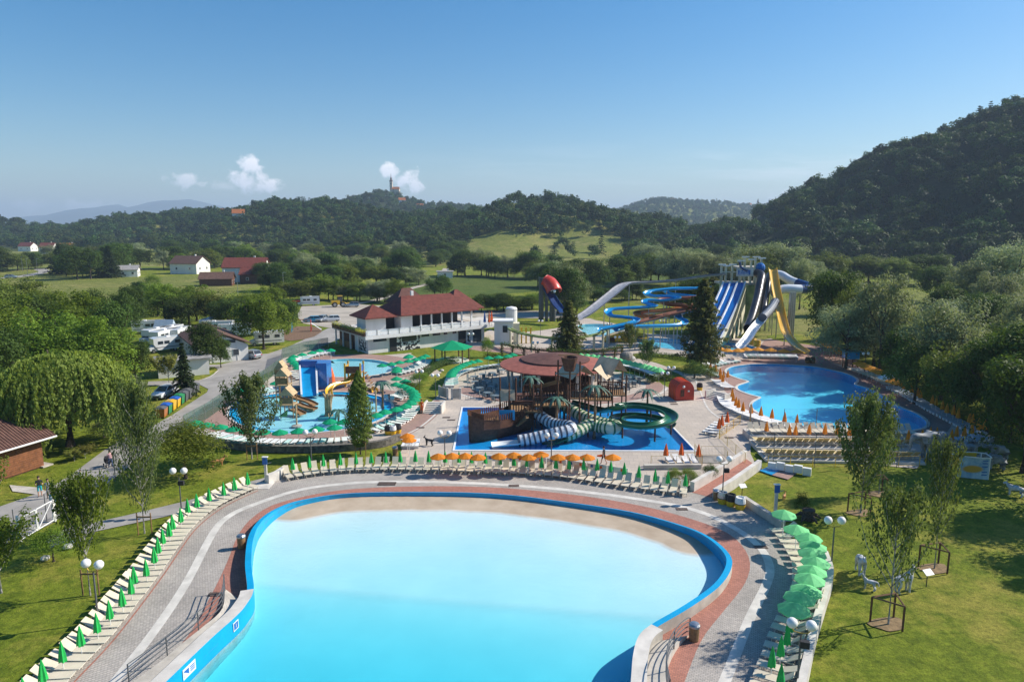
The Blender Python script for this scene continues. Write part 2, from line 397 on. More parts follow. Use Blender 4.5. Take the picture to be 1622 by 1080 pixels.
mat_paver('slab_beige', ((0.5, 0.43, 0.36), (0.44, 0.38, 0.325)), 0.9, 0.9, (0.3, 0.27, 0.23), 0.015, 0.15, 0.1, stain=0.26)
mat('asphalt', (0.33, 0.31, 0.285), 0.9, 0.12, 0.35, 0.3, 25)
mat('asphalt_dark', (0.2, 0.195, 0.185), 0.9, 0.15, 0.3, 0.3, 25)
mat('gravel_lot', (0.42, 0.37, 0.305), 0.95, 0.14, 0.12, 0.4, 10)
mat('concrete', (0.5, 0.46, 0.4), 0.85, 0.16, 0.8, 0.2, 30)
mat('concrete_pale', (0.62, 0.585, 0.53), 0.8, 0.12, 0.9, 0.2, 30)
mat('concrete_dark', (0.26, 0.24, 0.215), 0.9, 0.2, 0.8, 0.3, 20)
mat('stone_wall', (0.16, 0.145, 0.125), 0.95, 0.3, 3.0, 0.6, 8)
mat('beach', (0.44, 0.335, 0.235), 0.75, 0.16, 0.35, 0.1, 30)
mat('pool_blue', (0.0, 0.33, 0.62), 0.45, 0.06, 0.8, spec=0.5)
mat('pool_pale', (0.55, 0.76, 0.80), 0.6, 0.04, 0.3)
mat('pool_deep', (0.0, 0.27, 0.66), 0.5, 0.06, 0.4)
mat('pool_cyan', (0.10, 0.70, 0.96), 0.5, 0.05, 0.25)
mat('pool_kids', (0.34, 0.75, 0.83), 0.5, 0.05, 0.3)
mat('soil', (0.2, 0.12, 0.07), 0.95, 0.25, 4.0, 0.5, 15)
mat('soil_dry', (0.25, 0.17, 0.085), 0.95, 0.25, 3.0, 0.5, 15)
mat('white', (0.78, 0.77, 0.74), 0.5, 0.04, 1.5)
mat('white_wall', (0.76, 0.74, 0.70), 0.75, 0.06, 0.6, streak=True)
mat('metal_dark', (0.09, 0.09, 0.1), 0.45, 0.1, 3, metal=0.6)
mat('steel', (0.45, 0.46, 0.47), 0.35, 0.1, 3, metal=0.85)
mat_water('water_wave', (0.99, 1, 1), 0.05, 2.8, (0.04, 0.87, 0.95), 0.8)
mat_water('water_clear', (0.95, 0.99, 1.0), 0.03, 2.4)

# ================================================================== pool outlines
WALL = [(262, 1080, .7), (335, 1010, .68), (372, 977, .66), (390, 957, .66), (402, 932, .7), (398, 890, .72), (402, 850, .6), (415, 825, .45), (440, 806, .3), (480, 792, .15),
        (560, 781, .06), (700, 779.5, .06), (800, 783.5, .06), (900, 795.5, .06), (1000, 811, .1), (1080, 833, .2), (1120, 851, .35), (1147, 876, .5), (1149, 897, .6), (1130, 925, .65),
        (1085, 957, .7), (1032, 988, .7), (1012, 1006, .7), (1003, 1035, .7), (999, 1080, .7)]
wp = []
for u, v, t in WALL:
    p = P(u, v, t); wp.append(Vector((p.x, p.y, t)))
d0 = (wp[0] - wp[1]).normalized(); d1 = (wp[-1] - wp[-2]).normalized()
wp = [wp[0] + Vector((d0.x, d0.y, 0)) * 6] + wp + [wp[-1] + Vector((d1.x, d1.y, 0)) * 6]
wall_line = catmull(wp, 5)
wave_hole = [Vector((p.x, p.y, 0)) for p in wall_line] 
pirate_pool = [P(720, 713), P(1100, 714), P(1036, 647), P(733, 646)]
kids_px = [(363, 652), (372, 640), (398, 630), (440, 624), (500, 621), (560, 622), (600, 628), (617, 637), (620, 648), (610, 660), (585, 671), (545, 680), (500, 685), (455, 687), (412, 683), (380, 672), (366, 662)]
kids_pool = PX(kids_px, 0, 3)
kids2_px = [(490, 580), (500, 574), (525, 570), (555, 568.6), (590, 570), (615, 575), (626, 582), (618, 589), (595, 594), (565, 597), (530, 597), (505, 593), (493, 587)]
kids2_pool = PX(kids2_px, 0, 3)
bean_px = [(1151, 588), (1158, 582), (1175, 579), (1198, 577), (1243, 578), (1287, 581), (1320, 587), (1345, 594), (1357, 602), (1353, 609), (1372, 615), (1398, 628), (1421, 643), (1452, 656), (1467, 669), (1460, 678), (1421, 684.5), (1370, 684.5), (1320, 680), (1287, 677), (1249, 670), (1228, 665), (1206, 656), (1192, 646), (1194, 637), (1206, 630), (1196, 627), (1183, 623), (1170, 617), (1170, 611), (1183, 606.5), (1186, 604), (1172, 600), (1157, 594)]
bean_pool = PX(bean_px, 0, 3)
land_px = [(987, 534), (1030, 535), (1080, 538), (1155, 543), (1193, 549), (1192, 554), (1165, 557.5), (1125, 558.5), (1076, 555), (1022, 547)]
land_pool = PX(land_px, 0, 2)
land2_px = [(915, 516), (935, 513.5), (960, 514), (985, 520), (986, 526), (968, 531), (946, 533.5), (925, 527)]
land2_pool = PX(land2_px, 0, 3)
lilac_px = [(672, 573), (690, 567.5), (725, 566.5), (748, 570), (742, 575), (715, 578), (685, 577)]
HOLES = [wave_hole, pirate_pool, kids_pool, kids2_pool, bean_pool, land_pool, land2_pool]

# ================================================================== ground, lawns, fields
gx0, gx1, gy0, gy1 = -260, 320, 8, 420
sheet('ground', [Vector(q) for q in ((gx0, gy0, 0), (gx1, gy0, 0), (gx1, gy1, 0), (gx0, gy1, 0))], 'grass_lawn', -0.04, HOLES)
far = MB(); X0, X1, Y0, Y1 = -13000, 13000, -300, 13000
for (a, b, c, d) in ((X0, gx0, Y0, Y1), (gx1, X1, Y0, Y1), (gx0, gx1, Y0, gy0), (gx0, gx1, gy1, Y1)):
    far.quad((a, c, -0.04), (b, c, -0.04), (b, d, -0.04), (a, d, -0.04))
tag(far.build('valley_ground', 'grass_meadow'), kind='structure')
def field(px, m, z=-0.02, n=3, name='field'): return sheet(name, PX(px, 0, n), m, z)
field([(-160, 448), (40, 436), (120, 431), (200, 440), (320, 436), (420, 446), (350, 468), (230, 482), (60, 486), (-160, 480)], 'grass_meadow', name='meadow')
field([(-200, 436), (0, 432), (60, 424), (70, 428), (30, 436), (-200, 444)], 'grass_meadow', name='meadow')
field([(560, 470), (640, 447), (710, 436), (860, 437), (1060, 434), (1064, 441), (950, 452), (860, 461), (700, 472), (600, 482)], 'grass_crop', name='field')
field([(850, 462), (950, 453), (1066, 443), (1150, 450), (1140, 486), (1000, 480), (880, 474)], 'grass_meadow', name='field')
field([(845, 430), (980, 428), (1000, 432), (860, 435)], 'grass_dry', name='field', n=0)
field([(690, 405), (730, 398), (720, 412), (690, 420)], 'grass_dry', name='field')
field([(1330, 470), (1460, 462), (1470, 500), (1400, 520), (1330, 500)], 'grass_meadow', name='meadow')
field([(1500, 512), (1600, 505), (1622, 530), (1530, 545)], 'grass_meadow', name='meadow')
field([(1120, 455), (1240, 470), (1300, 520), (1160, 530)], 'grass_meadow', name='meadow')
# ================================================================== roads, paths, paving
R1 = 0.01
sheet('road', PX([(205, 735), (330, 657), (357, 630), (395, 605), (440, 582), (480, 562), (530, 540), (580, 523), (560, 514), (520, 520), (455, 550), (425, 560), (405, 561), (385, 568), (350, 577),
                  (313, 578), (313, 582), (340, 581), (346, 586), (335, 595), (316, 602), (235, 604), (233, 611), (316, 609), (330, 616), (328, 621), (273, 657), (215, 690), (200, 700)], 0, 0), 'asphalt', R1)
sheet('path', PX([(-160, 870), (-60, 850), (10, 862), (80, 830), (150, 782), (205, 738), (216, 705), (205, 690), (165, 713), (115, 750), (72, 777), (0, 802), (-60, 818), (-160, 835)], 0, 0), 'asphalt', R1 + 0.006)
sheet('footpath', PX([(70, 850), (110, 836), (200, 816), (300, 792), (375, 768), (425, 755), (450, 757), (440, 770), (405, 778), (340, 796), (275, 815), (200, 831), (130, 846), (80, 868)], 0, 0), 'asphalt', R1 + 0.003)
sheet('side_path', PX([(15, 768), (60, 772), (74, 778), (66, 784), (20, 778)], 0, 0), 'concrete', R1 + 0.009)
sheet('parking_lot', PX([(470, 500), (478, 485), (560, 481.5), (660, 488), (760, 492), (900, 492), (905, 505), (780, 503), (660, 500), (600, 505), (575, 520), (520, 519), (480, 512)], 0, 0), 'gravel_lot', R1 - 0.005)
band('country_road', PX([(-160, 447), (10, 440), (55, 434), (72, 430), (64, 426.5), (80, 425), (100, 427)], 0, 4, False), -3, 3, 0.0, 'asphalt')
band('field_track', PX([(560, 482), (600, 474), (632, 462), (690, 446), (700, 438), (706, 425)], 0, 4, False), -1.6, 1.6, 0.0, 'gravel_lot')
band('kerb', PX([(346, 586.5), (335, 595.5), (316, 602.5), (280, 604)], 0, 3, False), -0.1, 0.1, 0.05, 'concrete_pale')
plaza_px = [(295, 690), (330, 700), (420, 711), (520, 711), (600, 704), (628, 694), (640, 702), (632, 722), (628, 748), (700, 748), (860, 752), (960, 764), (1020, 775), (1096, 782), (1155, 752), (1188, 752), (1200, 742), (1190, 700), (1300, 722), (1452, 742), (1470, 706), (1520, 712), (1575, 700), (1560, 684), (1500, 655), (1440, 622), (1390, 590), (1335, 566), (1300, 545), (1255, 530),
            (1210, 538), (1130, 532), (1060, 526), (1000, 512), (930, 504), (840, 512), (780, 520), (735, 545), (680, 556), (600, 563), (545, 566), (520, 556), (500, 548), (470, 556), (448, 566), (444, 583), (420, 605), (370, 640), (330, 668)]
sheet('plaza', PX(plaza_px, 0, 2), 'slab_beige', 0.014, [pirate_pool, kids_pool, kids2_pool, bean_pool, land_pool, land2_pool])
# planted islands set into the plaza
sheet('lawn', PX([(640, 640), (672, 597), (700, 590), (650, 560), (690, 552), (760, 553), (860, 566), (960, 573), (1040, 583), (1075, 592), (1092, 610), (1060, 614), (1030, 600), (980, 589), (900, 580), (800, 579), (735, 588), (705, 603), (700, 618), (690, 630), (660, 655)], 0, 2), 'grass_lawn', 0.02)
sheet('lawn', PX([(1010, 560), (1060, 562), (1110, 570), (1140, 577), (1120, 588), (1090, 592), (1040, 575), (1005, 566)], 0, 3), 'grass_lawn', 0.024)
sheet('lawn', PX([(935, 505), (1010, 509), (1090, 522), (1110, 530), (1000, 527), (985, 515)], 0, 3), 'grass_lawn', 0.02)
sheet('lawn', PX([(770, 515), (830, 505), (900, 509), (880, 520), (800, 527)], 0, 3), 'grass_lawn', 0.02)
sheet('lawn', PX([(1215, 532), (1262, 529), (1300, 540), (1330, 560), (1295, 548), (1240, 541)], 0, 3), 'grass_lawn', 0.024)
# rose-coloured paving round the pools
def around(name, pool, w, m, z, off=0.0):
    c = sum(pool, Vector()) / len(pool); n = len(pool); area = sum(pool[i].x * pool[(i + 1) % n].y - pool[(i + 1) % n].x * pool[i].y for i in range(n)); s = 1 if area > 0 else -1
    return band(name, pool, s * off, s * w, z, m, loop=True)
around('pool_surround', kids_pool, 3.4, 'paver_rose', 0.021); around('pool_surround', kids2_pool, 4.5, 'paver_rose', 0.025)
sheet('rose_paving', PX([(1130, 600), (1145, 580), (1200, 570), (1300, 572), (1350, 588), (1400, 606), (1460, 645), (1505, 668), (1490, 690), (1430, 700), (1330, 694), (1270, 686), (1215, 676), (1178, 655), (1160, 630), (1140, 612)], 0, 3), 'paver_rose', 0.019, [bean_pool])
sheet('rose_paving', PX([(1210, 540), (1262, 536), (1330, 556), (1380, 590), (1330, 577), (1260, 570), (1205, 570)], 0, 2), 'paver_rose', 0.0225)
sheet('rose_paving', PX([(995, 560), (920, 566), (760, 556), (740, 548), (850, 552), (960, 552)], 0, 2), 'paver_rose', 0.0225)
sheet('rose_paving', PX([(640, 668), (665, 650), (690, 634), (700, 640), (694, 656), (670, 676), (640, 692), (622, 693)], 0, 3), 'paver_rose', 0.0225)
# curved walk round the round bar
ring_c = P(882, 608); band('ring_walk', catmull([ring_c + Vector((math.cos(a) * 14, math.sin(a) * 11, 0)) for a in np.linspace(-2.9, 0.1, 20)], 3), -1.2, 1.2, 0.03, 'paver_rose')
band('plaza_line', catmull([ring_c + Vector((math.cos(a) * 15.6, math.sin(a) * 12.6, 0)) for a in np.linspace(-2.7, -0.2, 20)], 3), -0.15, 0.15, 0.03, 'concrete_pale')
band('plaza_line', PX([(622, 696), (660, 680), (688, 658), (696, 646)], 0, 4, False), -0.12, 0.12, 0.034, 'concrete_pale')
band('plaza_line', PX([(1100, 598), (1110, 622), (1122, 648), (1148, 668)], 0, 4, False), -0.12, 0.12, 0.034, 'concrete_pale')
# wave pool deck
deck_px = [(-40, 1190), (55, 1072), (110, 1018), (180, 945), (243, 864), (292, 812), (345, 783), (395, 766), (455, 752), (520, 742), (600, 738), (700, 738), (800, 740), (900, 748), (1000, 762), (1060, 771), (1098, 776), (1132, 790), (1178, 800), (1236, 838), (1305, 894), (1312, 922), (1300, 968), (1284, 1020), (1270, 1085), (1245, 1190)]
deck = PX(deck_px, 0, 0)
sheet('deck', deck, 'paver_grey', 0.016, [wave_hole])
red_out = [(215, 1120), (250, 1060), (300, 1004), (343, 926), (362, 885), (378, 846), (402, 818), (440, 797), (520, 779), (600, 772), (700, 770), (800, 773), (920, 785), (1010, 800), (1075, 816), (1130, 834), (1165, 853), (1187, 885), (1181, 922), (1146, 968), (1112, 1012), (1086, 1075), (1070, 1120)]
ro = catmull([P(u, v) for u, v in red_out], 4, False); wi = resample(wave_hole, count=len(ro))
ro2 = resample(ro, count=len(ro)); rb = MB(); vs = []
for (a, _), (b, _) in zip(ro2, wi): vs += [(a.x, a.y, 0.021), (b.x, b.y, 0.021)]
rb.add(vs, [(2 * i, 2 * i + 1, 2 * i + 3, 2 * i + 2) for i in range(len(ro) - 1)]); tag(rb.build('red_paving', 'paver_red'), kind='structure')
gut = PX([(150, 1120), (187, 1073), (247, 996), (296, 922), (338, 843), (362, 818), (400, 800), (474, 776), (548, 766), (622, 763), (710, 764), (800, 768), (898, 776), (1022, 792), (1104, 809), (1163, 836), (1202, 865), (1219, 896), (1214, 925), (1187, 981), (1156, 1059), (1135, 1110)], 0, 4, False)
band('gutter', gut, -0.28, 0.28, 0.026, 'concrete_pale')
# ================================================================== pool basins and water
def basin(pool, depth, floor_m, wall_m, water_m='water_clear', lvl=-0.08, coping=None, cw=0.3):
    mb = MB(); n = len(pool)
    mb.add([(p.x, p.y, 0.012) for p in pool] + [(p.x, p.y, -depth) for p in pool], [(i, (i + 1) % n, n + (i + 1) % n, n + i) for i in range(n)])
    tag(mb.build('pool_basin', wall_m), kind='structure')
    sheet('pool_floor', pool, floor_m, -depth + 0.002); sheet('pool_water', pool, water_m, lvl)
    if coping:
        area = sum(pool[i].x * pool[(i + 1) % n].y - pool[(i + 1) % n].x * pool[i].y for i in range(n)); s = 1 if area > 0 else -1
        c = MB(); c.sweep(pool, [(0, 0.015), (s * cw, 0.015), (s * cw, 0.075), (0, 0.075)], True, False, loop=True)
        tag(c.build('pool_coping', coping), kind='structure')
basin(pirate_pool, 0.4, 'pool_deep', 'pool_deep', coping='white', cw=0.35)
basin(kids_pool, 0.35, 'pool_kids', 'pool_blue', coping='concrete_pale', cw=0.3)
basin(kids2_pool, 0.3, 'pool_kids', 'pool_kids', coping='concrete_pale', cw=0.3)
basin(bean_pool, 1.2, 'pool_cyan', 'pool_blue', coping='concrete_pale', cw=0.35)
basin(land_pool, 0.8, 'pool_cyan', 'pool_blue', coping='concrete_pale', cw=0.3)
basin(land2_pool, 0.6, 'pool_kids', 'pool_kids', coping='concrete_pale', cw=0.3)
around('pool_step', kids_pool, 0.0, 'pool_blue', -0.075, -0.9)
# wave pool: sloping floor, beach, water
back = [p for p in wave_hole if p.y > 44.5]
bx = np.array([(p.x, p.y) for p in back])
xs = np.arange(-26, 22.1, 0.35); ys = np.arange(18, 58, 0.35)
gx, gy = np.meshgrid(xs, ys); pts = np.stack([gx.ravel(), gy.ravel()], 1)
mid = np.array([(p.x, p.y) for p in catmull([P(474, 794), P(515, 786), P(560, 781), P(700, 779.5), P(800, 783.5), P(900, 795.5), P(1000, 811), P(1080, 833), P(1100, 842)], 8)])
dist = np.sqrt(((pts[:, None, :] - mid[None]) ** 2).sum(2)).min(1)
zf = -0.27 - 0.056 * np.minimum(dist, 3.6) - 0.018 * np.maximum(dist - 3.6, 0)
la, lb = P(404, 925, -.7), P(1012, 976, -.7); ln = Vector((lb.y - la.y, -(lb.x - la.x), 0)).normalized()      # the floor drops along a straight line
dl = (pts[:, 0] - la.x) * ln.x + (pts[:, 1] - la.y) * ln.y
zf = zf - np.clip(dl, 0, .3) * .25 - np.maximum(dl, 0) * .055
nx_, ny_ = len(xs), len(ys)
fl = MB(); fl.add([(p[0], p[1], z) for p, z in zip(pts, zf)], [(j * nx_ + i, j * nx_ + i + 1, (j + 1) * nx_ + i + 1, (j + 1) * nx_ + i) for j in range(ny_ - 1) for i in range(nx_ - 1)])
WL = -0.43
m = bpy.data.materials.new('wave_floor'); m.use_nodes = True; N = NT(m.node_tree); b = m.node_tree.nodes['Principled BSDF']
pos = N.n('ShaderNodeNewGeometry').outputs['Position']; sz = N.n('ShaderNodeSeparateXYZ', inp={0: pos}).outputs[2]
zz = N.math('ADD', sz, N.math('MULTIPLY', N.math('SUBTRACT', N.noise(pos, 0.35, 4, 0.6), 0.5), 0.03))
f = N.math('MULTIPLY_ADD', zz, 30.0, 13.4, clamp=True)
bc = N.ramp(N.noise(pos, 0.5, 5, 0.65), [(0.3, (0.38, 0.29, 0.2)), (0.7, (0.52, 0.42, 0.31))])
fc = N.ramp(N.noise(pos, 0.25, 3, 0.6), [(0.3, (0.60, 0.74, 0.76)), (0.7, (0.68, 0.8, 0.81))])
N.link(N.mix(f, fc, bc), b.inputs['Base Color']); b.inputs['Roughness'].default_value = 0.75; MATS['wave_floor'] = m
tag(fl.build('wave_pool_floor', 'wave_floor', smooth=True), kind='structure')
ccw = lambda L: L if sum(L[i][0] * L[(i + 1) % len(L)][1] - L[(i + 1) % len(L)][0] * L[i][1] for i in range(len(L))) > 0 else L[::-1]
wv = MB(); wv.prism(ccw([(p.x, p.y) for p in wave_hole]), -3.2, WL); o = tag(wv.build('pool_water', 'water_wave'), kind='structure')
# pool wall: inner blue face, blue top, concrete outside; concrete cap where it climbs towards the machine house
pw = thing('pool_wall', 'bright blue wall curving round the big wave pool', 'wall', (0, 0, 0))
def varwall(pts, thick, zb, mi, mt, mo, a, b_):
    mb = MB(); n = len(pts); vin = []; vout = []
    for i, p in enumerate(pts):
        q0 = pts[max(0, i - 1)]; q1 = pts[min(n - 1, i + 1)]; t = Vector((q1.x - q0.x, q1.y - q0.y, 0)).normalized(); sd = Vector((-t.y, t.x, 0))
        vin.append(p); vout.append(p + sd * (thick if thick > .5 else .06 + thick * min(1, p.z / .6)))
    for i in range(a, b_):
        A, B, C, D = vin[i], vin[i + 1], vout[i], vout[i + 1]
        mb.use('pool_pale').quad((A.x, A.y, zb), (B.x, B.y, zb), (B.x, B.y, -.5), (A.x, A.y, -.5)); mb.use(mi).quad((A.x, A.y, -.5), (B.x, B.y, -.5), B, A); mb.use(mt).quad(A, B, D, C); mb.use(mo).quad(C, D, (D.x, D.y, -0.03), (C.x, C.y, -0.03))
    return mb, vout
K = len(wall_line); ia = min(range(K), key=lambda i: (wall_line[i] - wp[5]).length); ib = min(range(K // 2, K), key=lambda i: (wall_line[i] - wp[22]).length)
m1, vout = varwall(wall_line, 0.32, -2.6, 'pool_blue', 'pool_blue', 'concrete', ia, ib); m1.build('wall_run', None, pw)
m2, _ = varwall(wall_line, 0.75, -2.6, 'pool_blue', 'concrete_pale', 'concrete', 0, ia); m2.build('wall_run', None, pw)
m3, _ = varwall(wall_line, 0.75, -2.6, 'pool_blue', 'concrete_pale', 'concrete', ib, K - 1); m3.build('wall_run', None, pw)
# ramps climbing beside the wall towards the camera
def ramp(outer, ztop, inner, label):
    n = 22; A = resample(outer, count=n); B = resample(inner, count=n); mb = MB(); vs = []
    for i, ((p, _), (q, _)) in enumerate(zip(A, B)):
        z = ztop * (i / (n - 1)) ** 0.45 + 0.03; vs += [(p.x, p.y, z), (q.x, q.y, min(z, q.z - 0.01) if q.z else z), (p.x, p.y, -0.03)]
    fs = []
    for i in range(n - 1): a = 3 * i; fs += [(a, a + 1, a + 4, a + 3), (a, a + 3, a + 5, a + 2)]
    mb.add(vs, fs); o = mb.build('ramp', 'concrete'); return tag(o, label, 'ramp'), [Vector((p.x, p.y, ztop * (i / (n - 1)) ** 0.45 + 0.03)) for i, (p, _) in enumerate(A)]
lo = [P(357, 932, .05), P(352, 966, .3), P(322, 993, .42), P(293, 1016, .48), P(251, 1051, .54), P(205, 1085, .6)]; lo = catmull([Vector((p.x, p.y, 0)) for p in lo], 5)
li = [Vector((p.x, p.y, p.z)) for p in reversed(wall_line[0:ia + 1])]; li = [p for p in li if p.y > lo[-1].y - 1.5]
# offset the inner line to the outer side of the cap
def offs(pts, w):
    out = []
    for i, p in enumerate(pts):
        q0 = pts[max(0, i - 1)]; q1 = pts[min(len(pts) - 1, i + 1)]; t = Vector((q1.x - q0.x, q1.y - q0.y, 0)).normalized(); out.append(p + Vector((t.y, -t.x, 0)) * w)
    return out
_, rail_l = ramp(lo, .62, offs(li, 0.74), 'pale concrete ramp climbing along the left wall of the wave pool')
ro_ = [P(1092, 1006, .03), P(1077, 1020, .1), P(1064, 1037, .25), P(1056, 1057, .4), P(1055, 1082, .5), P(1060, 1110, .55)]; ro_ = catmull([Vector((p.x, p.y, 0)) for p in ro_], 5)
ri = [Vector((p.x, p.y, p.z)) for p in wall_line[ib:]]; ri = [p for p in ri if p.y > ro_[-1].y - 1.0]
_, rail_r = ramp(ro_, .6, offs(ri, -0.74), 'pale concrete ramp climbing along the right wall of the wave pool')
# retaining walls
rw = MB(); rw.strip(PX([(1178, 797), (1205, 815), (1240, 838)], 0, 3, False), -0.18, 0.18, -0.02, 0.62); tag(rw.build('retaining_wall', 'concrete'), 'low concrete wall between the yellow barrels and the first green parasol', 'wall')
rw = MB(); rw.strip(PX([(1305, 888), (1314, 920), (1302, 966), (1286, 1020), (1272, 1085), (1252, 1160)], 0, 4, False), -0.2, 0.2, -0.02, 0.75); tag(rw.build('retaining_wall', 'concrete_pale'), 'pale garden wall behind the open green parasols on the right', 'wall')
rw = MB(); rw.strip(PX([(295, 692), (330, 704), (420, 715), (520, 715), (600, 708), (632, 697)], 0, 5, False), -0.25, 0.25, -0.02, 0.7); tag(rw.build('retaining_wall', 'stone_wall'), 'dark stone wall below the loungers of the toddler pool', 'wall')
rw = MB(); rw.strip(PX([(425, 766), (440, 760), (455, 750)], 0, 0, False), -0.3, 0.1, -0.02, 0.8); tag(rw.build('retaining_wall', 'concrete_pale'), 'short pale wall at the left end of the back lounger row', 'wall')
# ramp to the right of the back row
for lbl, pts in (('pale wall on the left of the red brick ramp', [(1096, 778), (1140, 752), (1180, 726)]), ('pale wall on the right of the red brick ramp', [(1132, 790), (1160, 773), (1203, 742)])):
    w = MB(); w.strip(PX(pts, 0, 0, False), -0.2, 0.2, -0.02, 0.85); tag(w.build('ramp_wall', 'concrete_pale'), lbl, 'wall')
sheet('brick_ramp', PX([(1096, 780), (1182, 727), (1203, 741), (1131, 789)], 0, 0), 'paver_red', 0.03)
# ================================================================== hills, mountains and their woods
def nnoise(x, y, s, seed=0):
    """smooth value noise"""
    r = np.random.default_rng(seed).random((64, 64)); x = x / s; y = y / s
    xi = np.floor(x).astype(int); yi = np.floor(y).astype(int); fx = x - xi; fy = y - yi; fx = fx * fx * (3 - 2 * fx); fy = fy * fy * (3 - 2 * fy)
    g = lambda a, b: r[a % 64, b % 64]
    return (g(xi, yi) * (1 - fx) + g(xi + 1, yi) * fx) * (1 - fy) + (g(xi, yi + 1) * (1 - fx) + g(xi + 1, yi + 1) * fx) * fy
def hill_fn(crest, w, seed, rough):
    pts = np.array([((u - 811) / FPX * D, D) for u, v, D in crest]); hs = np.array([CAM_H + (HOR - v) / FPX * D for u, v, D in crest])
    seg = 30; P2 = []; H2 = []
    for i in range(len(pts) - 1):
        for k in range(seg): t = k / seg; P2.append(pts[i] * (1 - t) + pts[i + 1] * t); H2.append(hs[i] * (1 - t) + hs[i + 1] * t)
    P2.append(pts[-1]); H2.append(hs[-1]); P2 = np.array(P2); H2 = np.array(H2)
    def fn(x, y):
        sh = x.shape; q = np.stack([x.ravel(), y.ravel()], 1); out = np.empty(len(q))
        for a in range(0, len(q), 4000):
            d2 = ((q[a:a + 4000, None] - P2[None]) ** 2).sum(2); j = d2.argmin(1); d = np.sqrt(d2[np.arange(len(j)), j])
            ww = w * (0.8 + 0.5 * nnoise(q[a:a + 4000, 0], q[a:a + 4000, 1], w * 0.55, seed)); t = np.clip(d / ww, 0, 1)
            prof = 0.5 + 0.5 * np.cos(np.pi * t); prof = 0.75 * prof + 0.25 * (1 - t)
            z = H2[j] * prof; n = nnoise(q[a:a + 4000, 0], q[a:a + 4000, 1], w * 0.16, seed + 5) - 0.5
            out[a:a + 4000] = z + n * rough * np.clip(z / 15, 0, 1) - 1.0 * (t >= 1)
        return out.reshape(sh)
    return fn, P2, H2
def build_hill(name, crest, w, cell, seed, rough, m):
    fn, P2, H2 = hill_fn(crest, w, seed, rough)
    x0, x1 = P2[:, 0].min() - w * 1.3, P2[:, 0].max() + w * 1.3; y0, y1 = P2[:, 1].min() - w * 1.3, P2[:, 1].max() + w * 0.5
    xs = np.arange(x0, x1, cell); ys = np.arange(y0, y1, cell); X, Y = np.meshgrid(xs, ys); Z = fn(X, Y)
    nx, ny = len(xs), len(ys); mb = MB()
    keep = lambda i, j: max(Z[j, i], Z[j, i + 1], Z[j + 1, i], Z[j + 1, i + 1]) > -0.9
    mb.add(np.stack([X.ravel(), Y.ravel(), Z.ravel()], 1).tolist(), [(j * nx + i, j * nx + i + 1, (j + 1) * nx + i + 1, (j + 1) * nx + i) for j in range(ny - 1) for i in range(nx - 1) if keep(i, j)])
    o = mb.build(name, m, smooth=True); tag(o, kind='structure'); return fn, P2, (x0, x1, y0, y1)
mat_leaf('leaf_wood', (0.018, 0.042, 0.010), (0.085, 0.135, 0.026), 0.2, hue=0.07, gloss=0.6)
mat_leaf('leaf_wood_dark', (0.013, 0.034, 0.013), (0.05, 0.092, 0.028), 0.2, hue=0.05, gloss=0.6)
mat('mountain', (0.05, 0.075, 0.05), 0.95, 0.2, 0.002)
MEADOWS = [[(725, 402), (755, 378), (800, 366), (815, 370), (860, 372), (930, 366), (990, 378), (1010, 398), (985, 412), (900, 418), (850, 418), (800, 412), (740, 412)],
           [(690, 402), (735, 386), (740, 412), (700, 420)], [(345, 378), (395, 372), (420, 382), (390, 388), (350, 388)], [(165, 392), (235, 388), (262, 398), (180, 402)],
           [(1120, 348), (1160, 352), (1215, 348), (1250, 352), (1210, 364), (1150, 362)], [(1255, 380), (1100, 386), (1100, 410), (1260, 408)], [(600, 392), (680, 396), (690, 412), (560, 410)]]
WOODS = []
def woods(fn, bbox, P2, w, step, hmin, hmax, seed, hide_back=70, maxd=None):
    rng = np.random.default_rng(seed); x0, x1, y0, y1 = bbox
    xs = np.arange(x0, x1, step); ys = np.arange(y0, y1, step); X, Y = np.meshgrid(xs, ys)
    X = X + (rng.random(X.shape) - .5) * step * .9; Y = Y + (rng.random(X.shape) - .5) * step * .9; Z = fn(X, Y)
    n = 0
    for x, y, z in zip(X.ravel(), Y.ravel(), Z.ravel()):
        if z < 1.2: continue
        u, v = proj(x, y, z)
        if u < -120 or u > 1760: continue
        if any(inpoly(u, v, q) for q in MEADOWS) and rng.random() > 0.03: continue
        WOODS.append((x, y, z - 0.6, hmin + (hmax - hmin) * rng.random() ** 1.3, rng.random())); n += 1
    return n
H = {}
# right wooded ridge
cr = [(1203, 404, 840), (1240, 388, 820), (1290, 358, 780), (1350, 322, 735), (1400, 292, 700), (1450, 268, 670), (1500, 243, 640), (1560, 208, 605), (1622, 176, 575), (1750, 126, 530), (2000, 96, 470)]
H['right'] = build_hill('hill', cr, 270, 16, 1, 10, 'forest_floor')
# middle ridge, left part, centre and right nose
cr = [(70, 376, 1150), (140, 366, 1120), (250, 351, 1060), (345, 343, 1000), (420, 342, 940), (490, 327, 880), (560, 338, 850), (640, 348, 840), (720, 350, 820), (790, 348, 790), (860, 323, 740), (920, 340, 690), (975, 356, 640), (1040, 383, 590), (1085, 402, 560)]
H['mid'] = build_hill('hill', cr, 235, 16, 2, 12, 'grass_meadow')
cr = [(470, 352, 1500), (570, 340, 1480), (624, 312, 1450), (672, 332, 1450), (760, 336, 1500), (820, 345, 1550)]
H['church'] = build_hill('hill', cr, 420, 26, 3, 14, 'forest_floor')
cr = [(930, 352, 2500), (1000, 331, 2450), (1052, 318, 2400), (1100, 323, 2400), (1150, 331, 2400), (1200, 338, 2450), (1260, 347, 2500), (1400, 352, 2600)]
H['far'] = build_hill('hill', cr, 720, 45, 4, 22, 'grass_meadow')
cr = [(-300, 330, 1000), (-60, 343, 1000), (10, 355, 1020), (55, 372, 1060)]
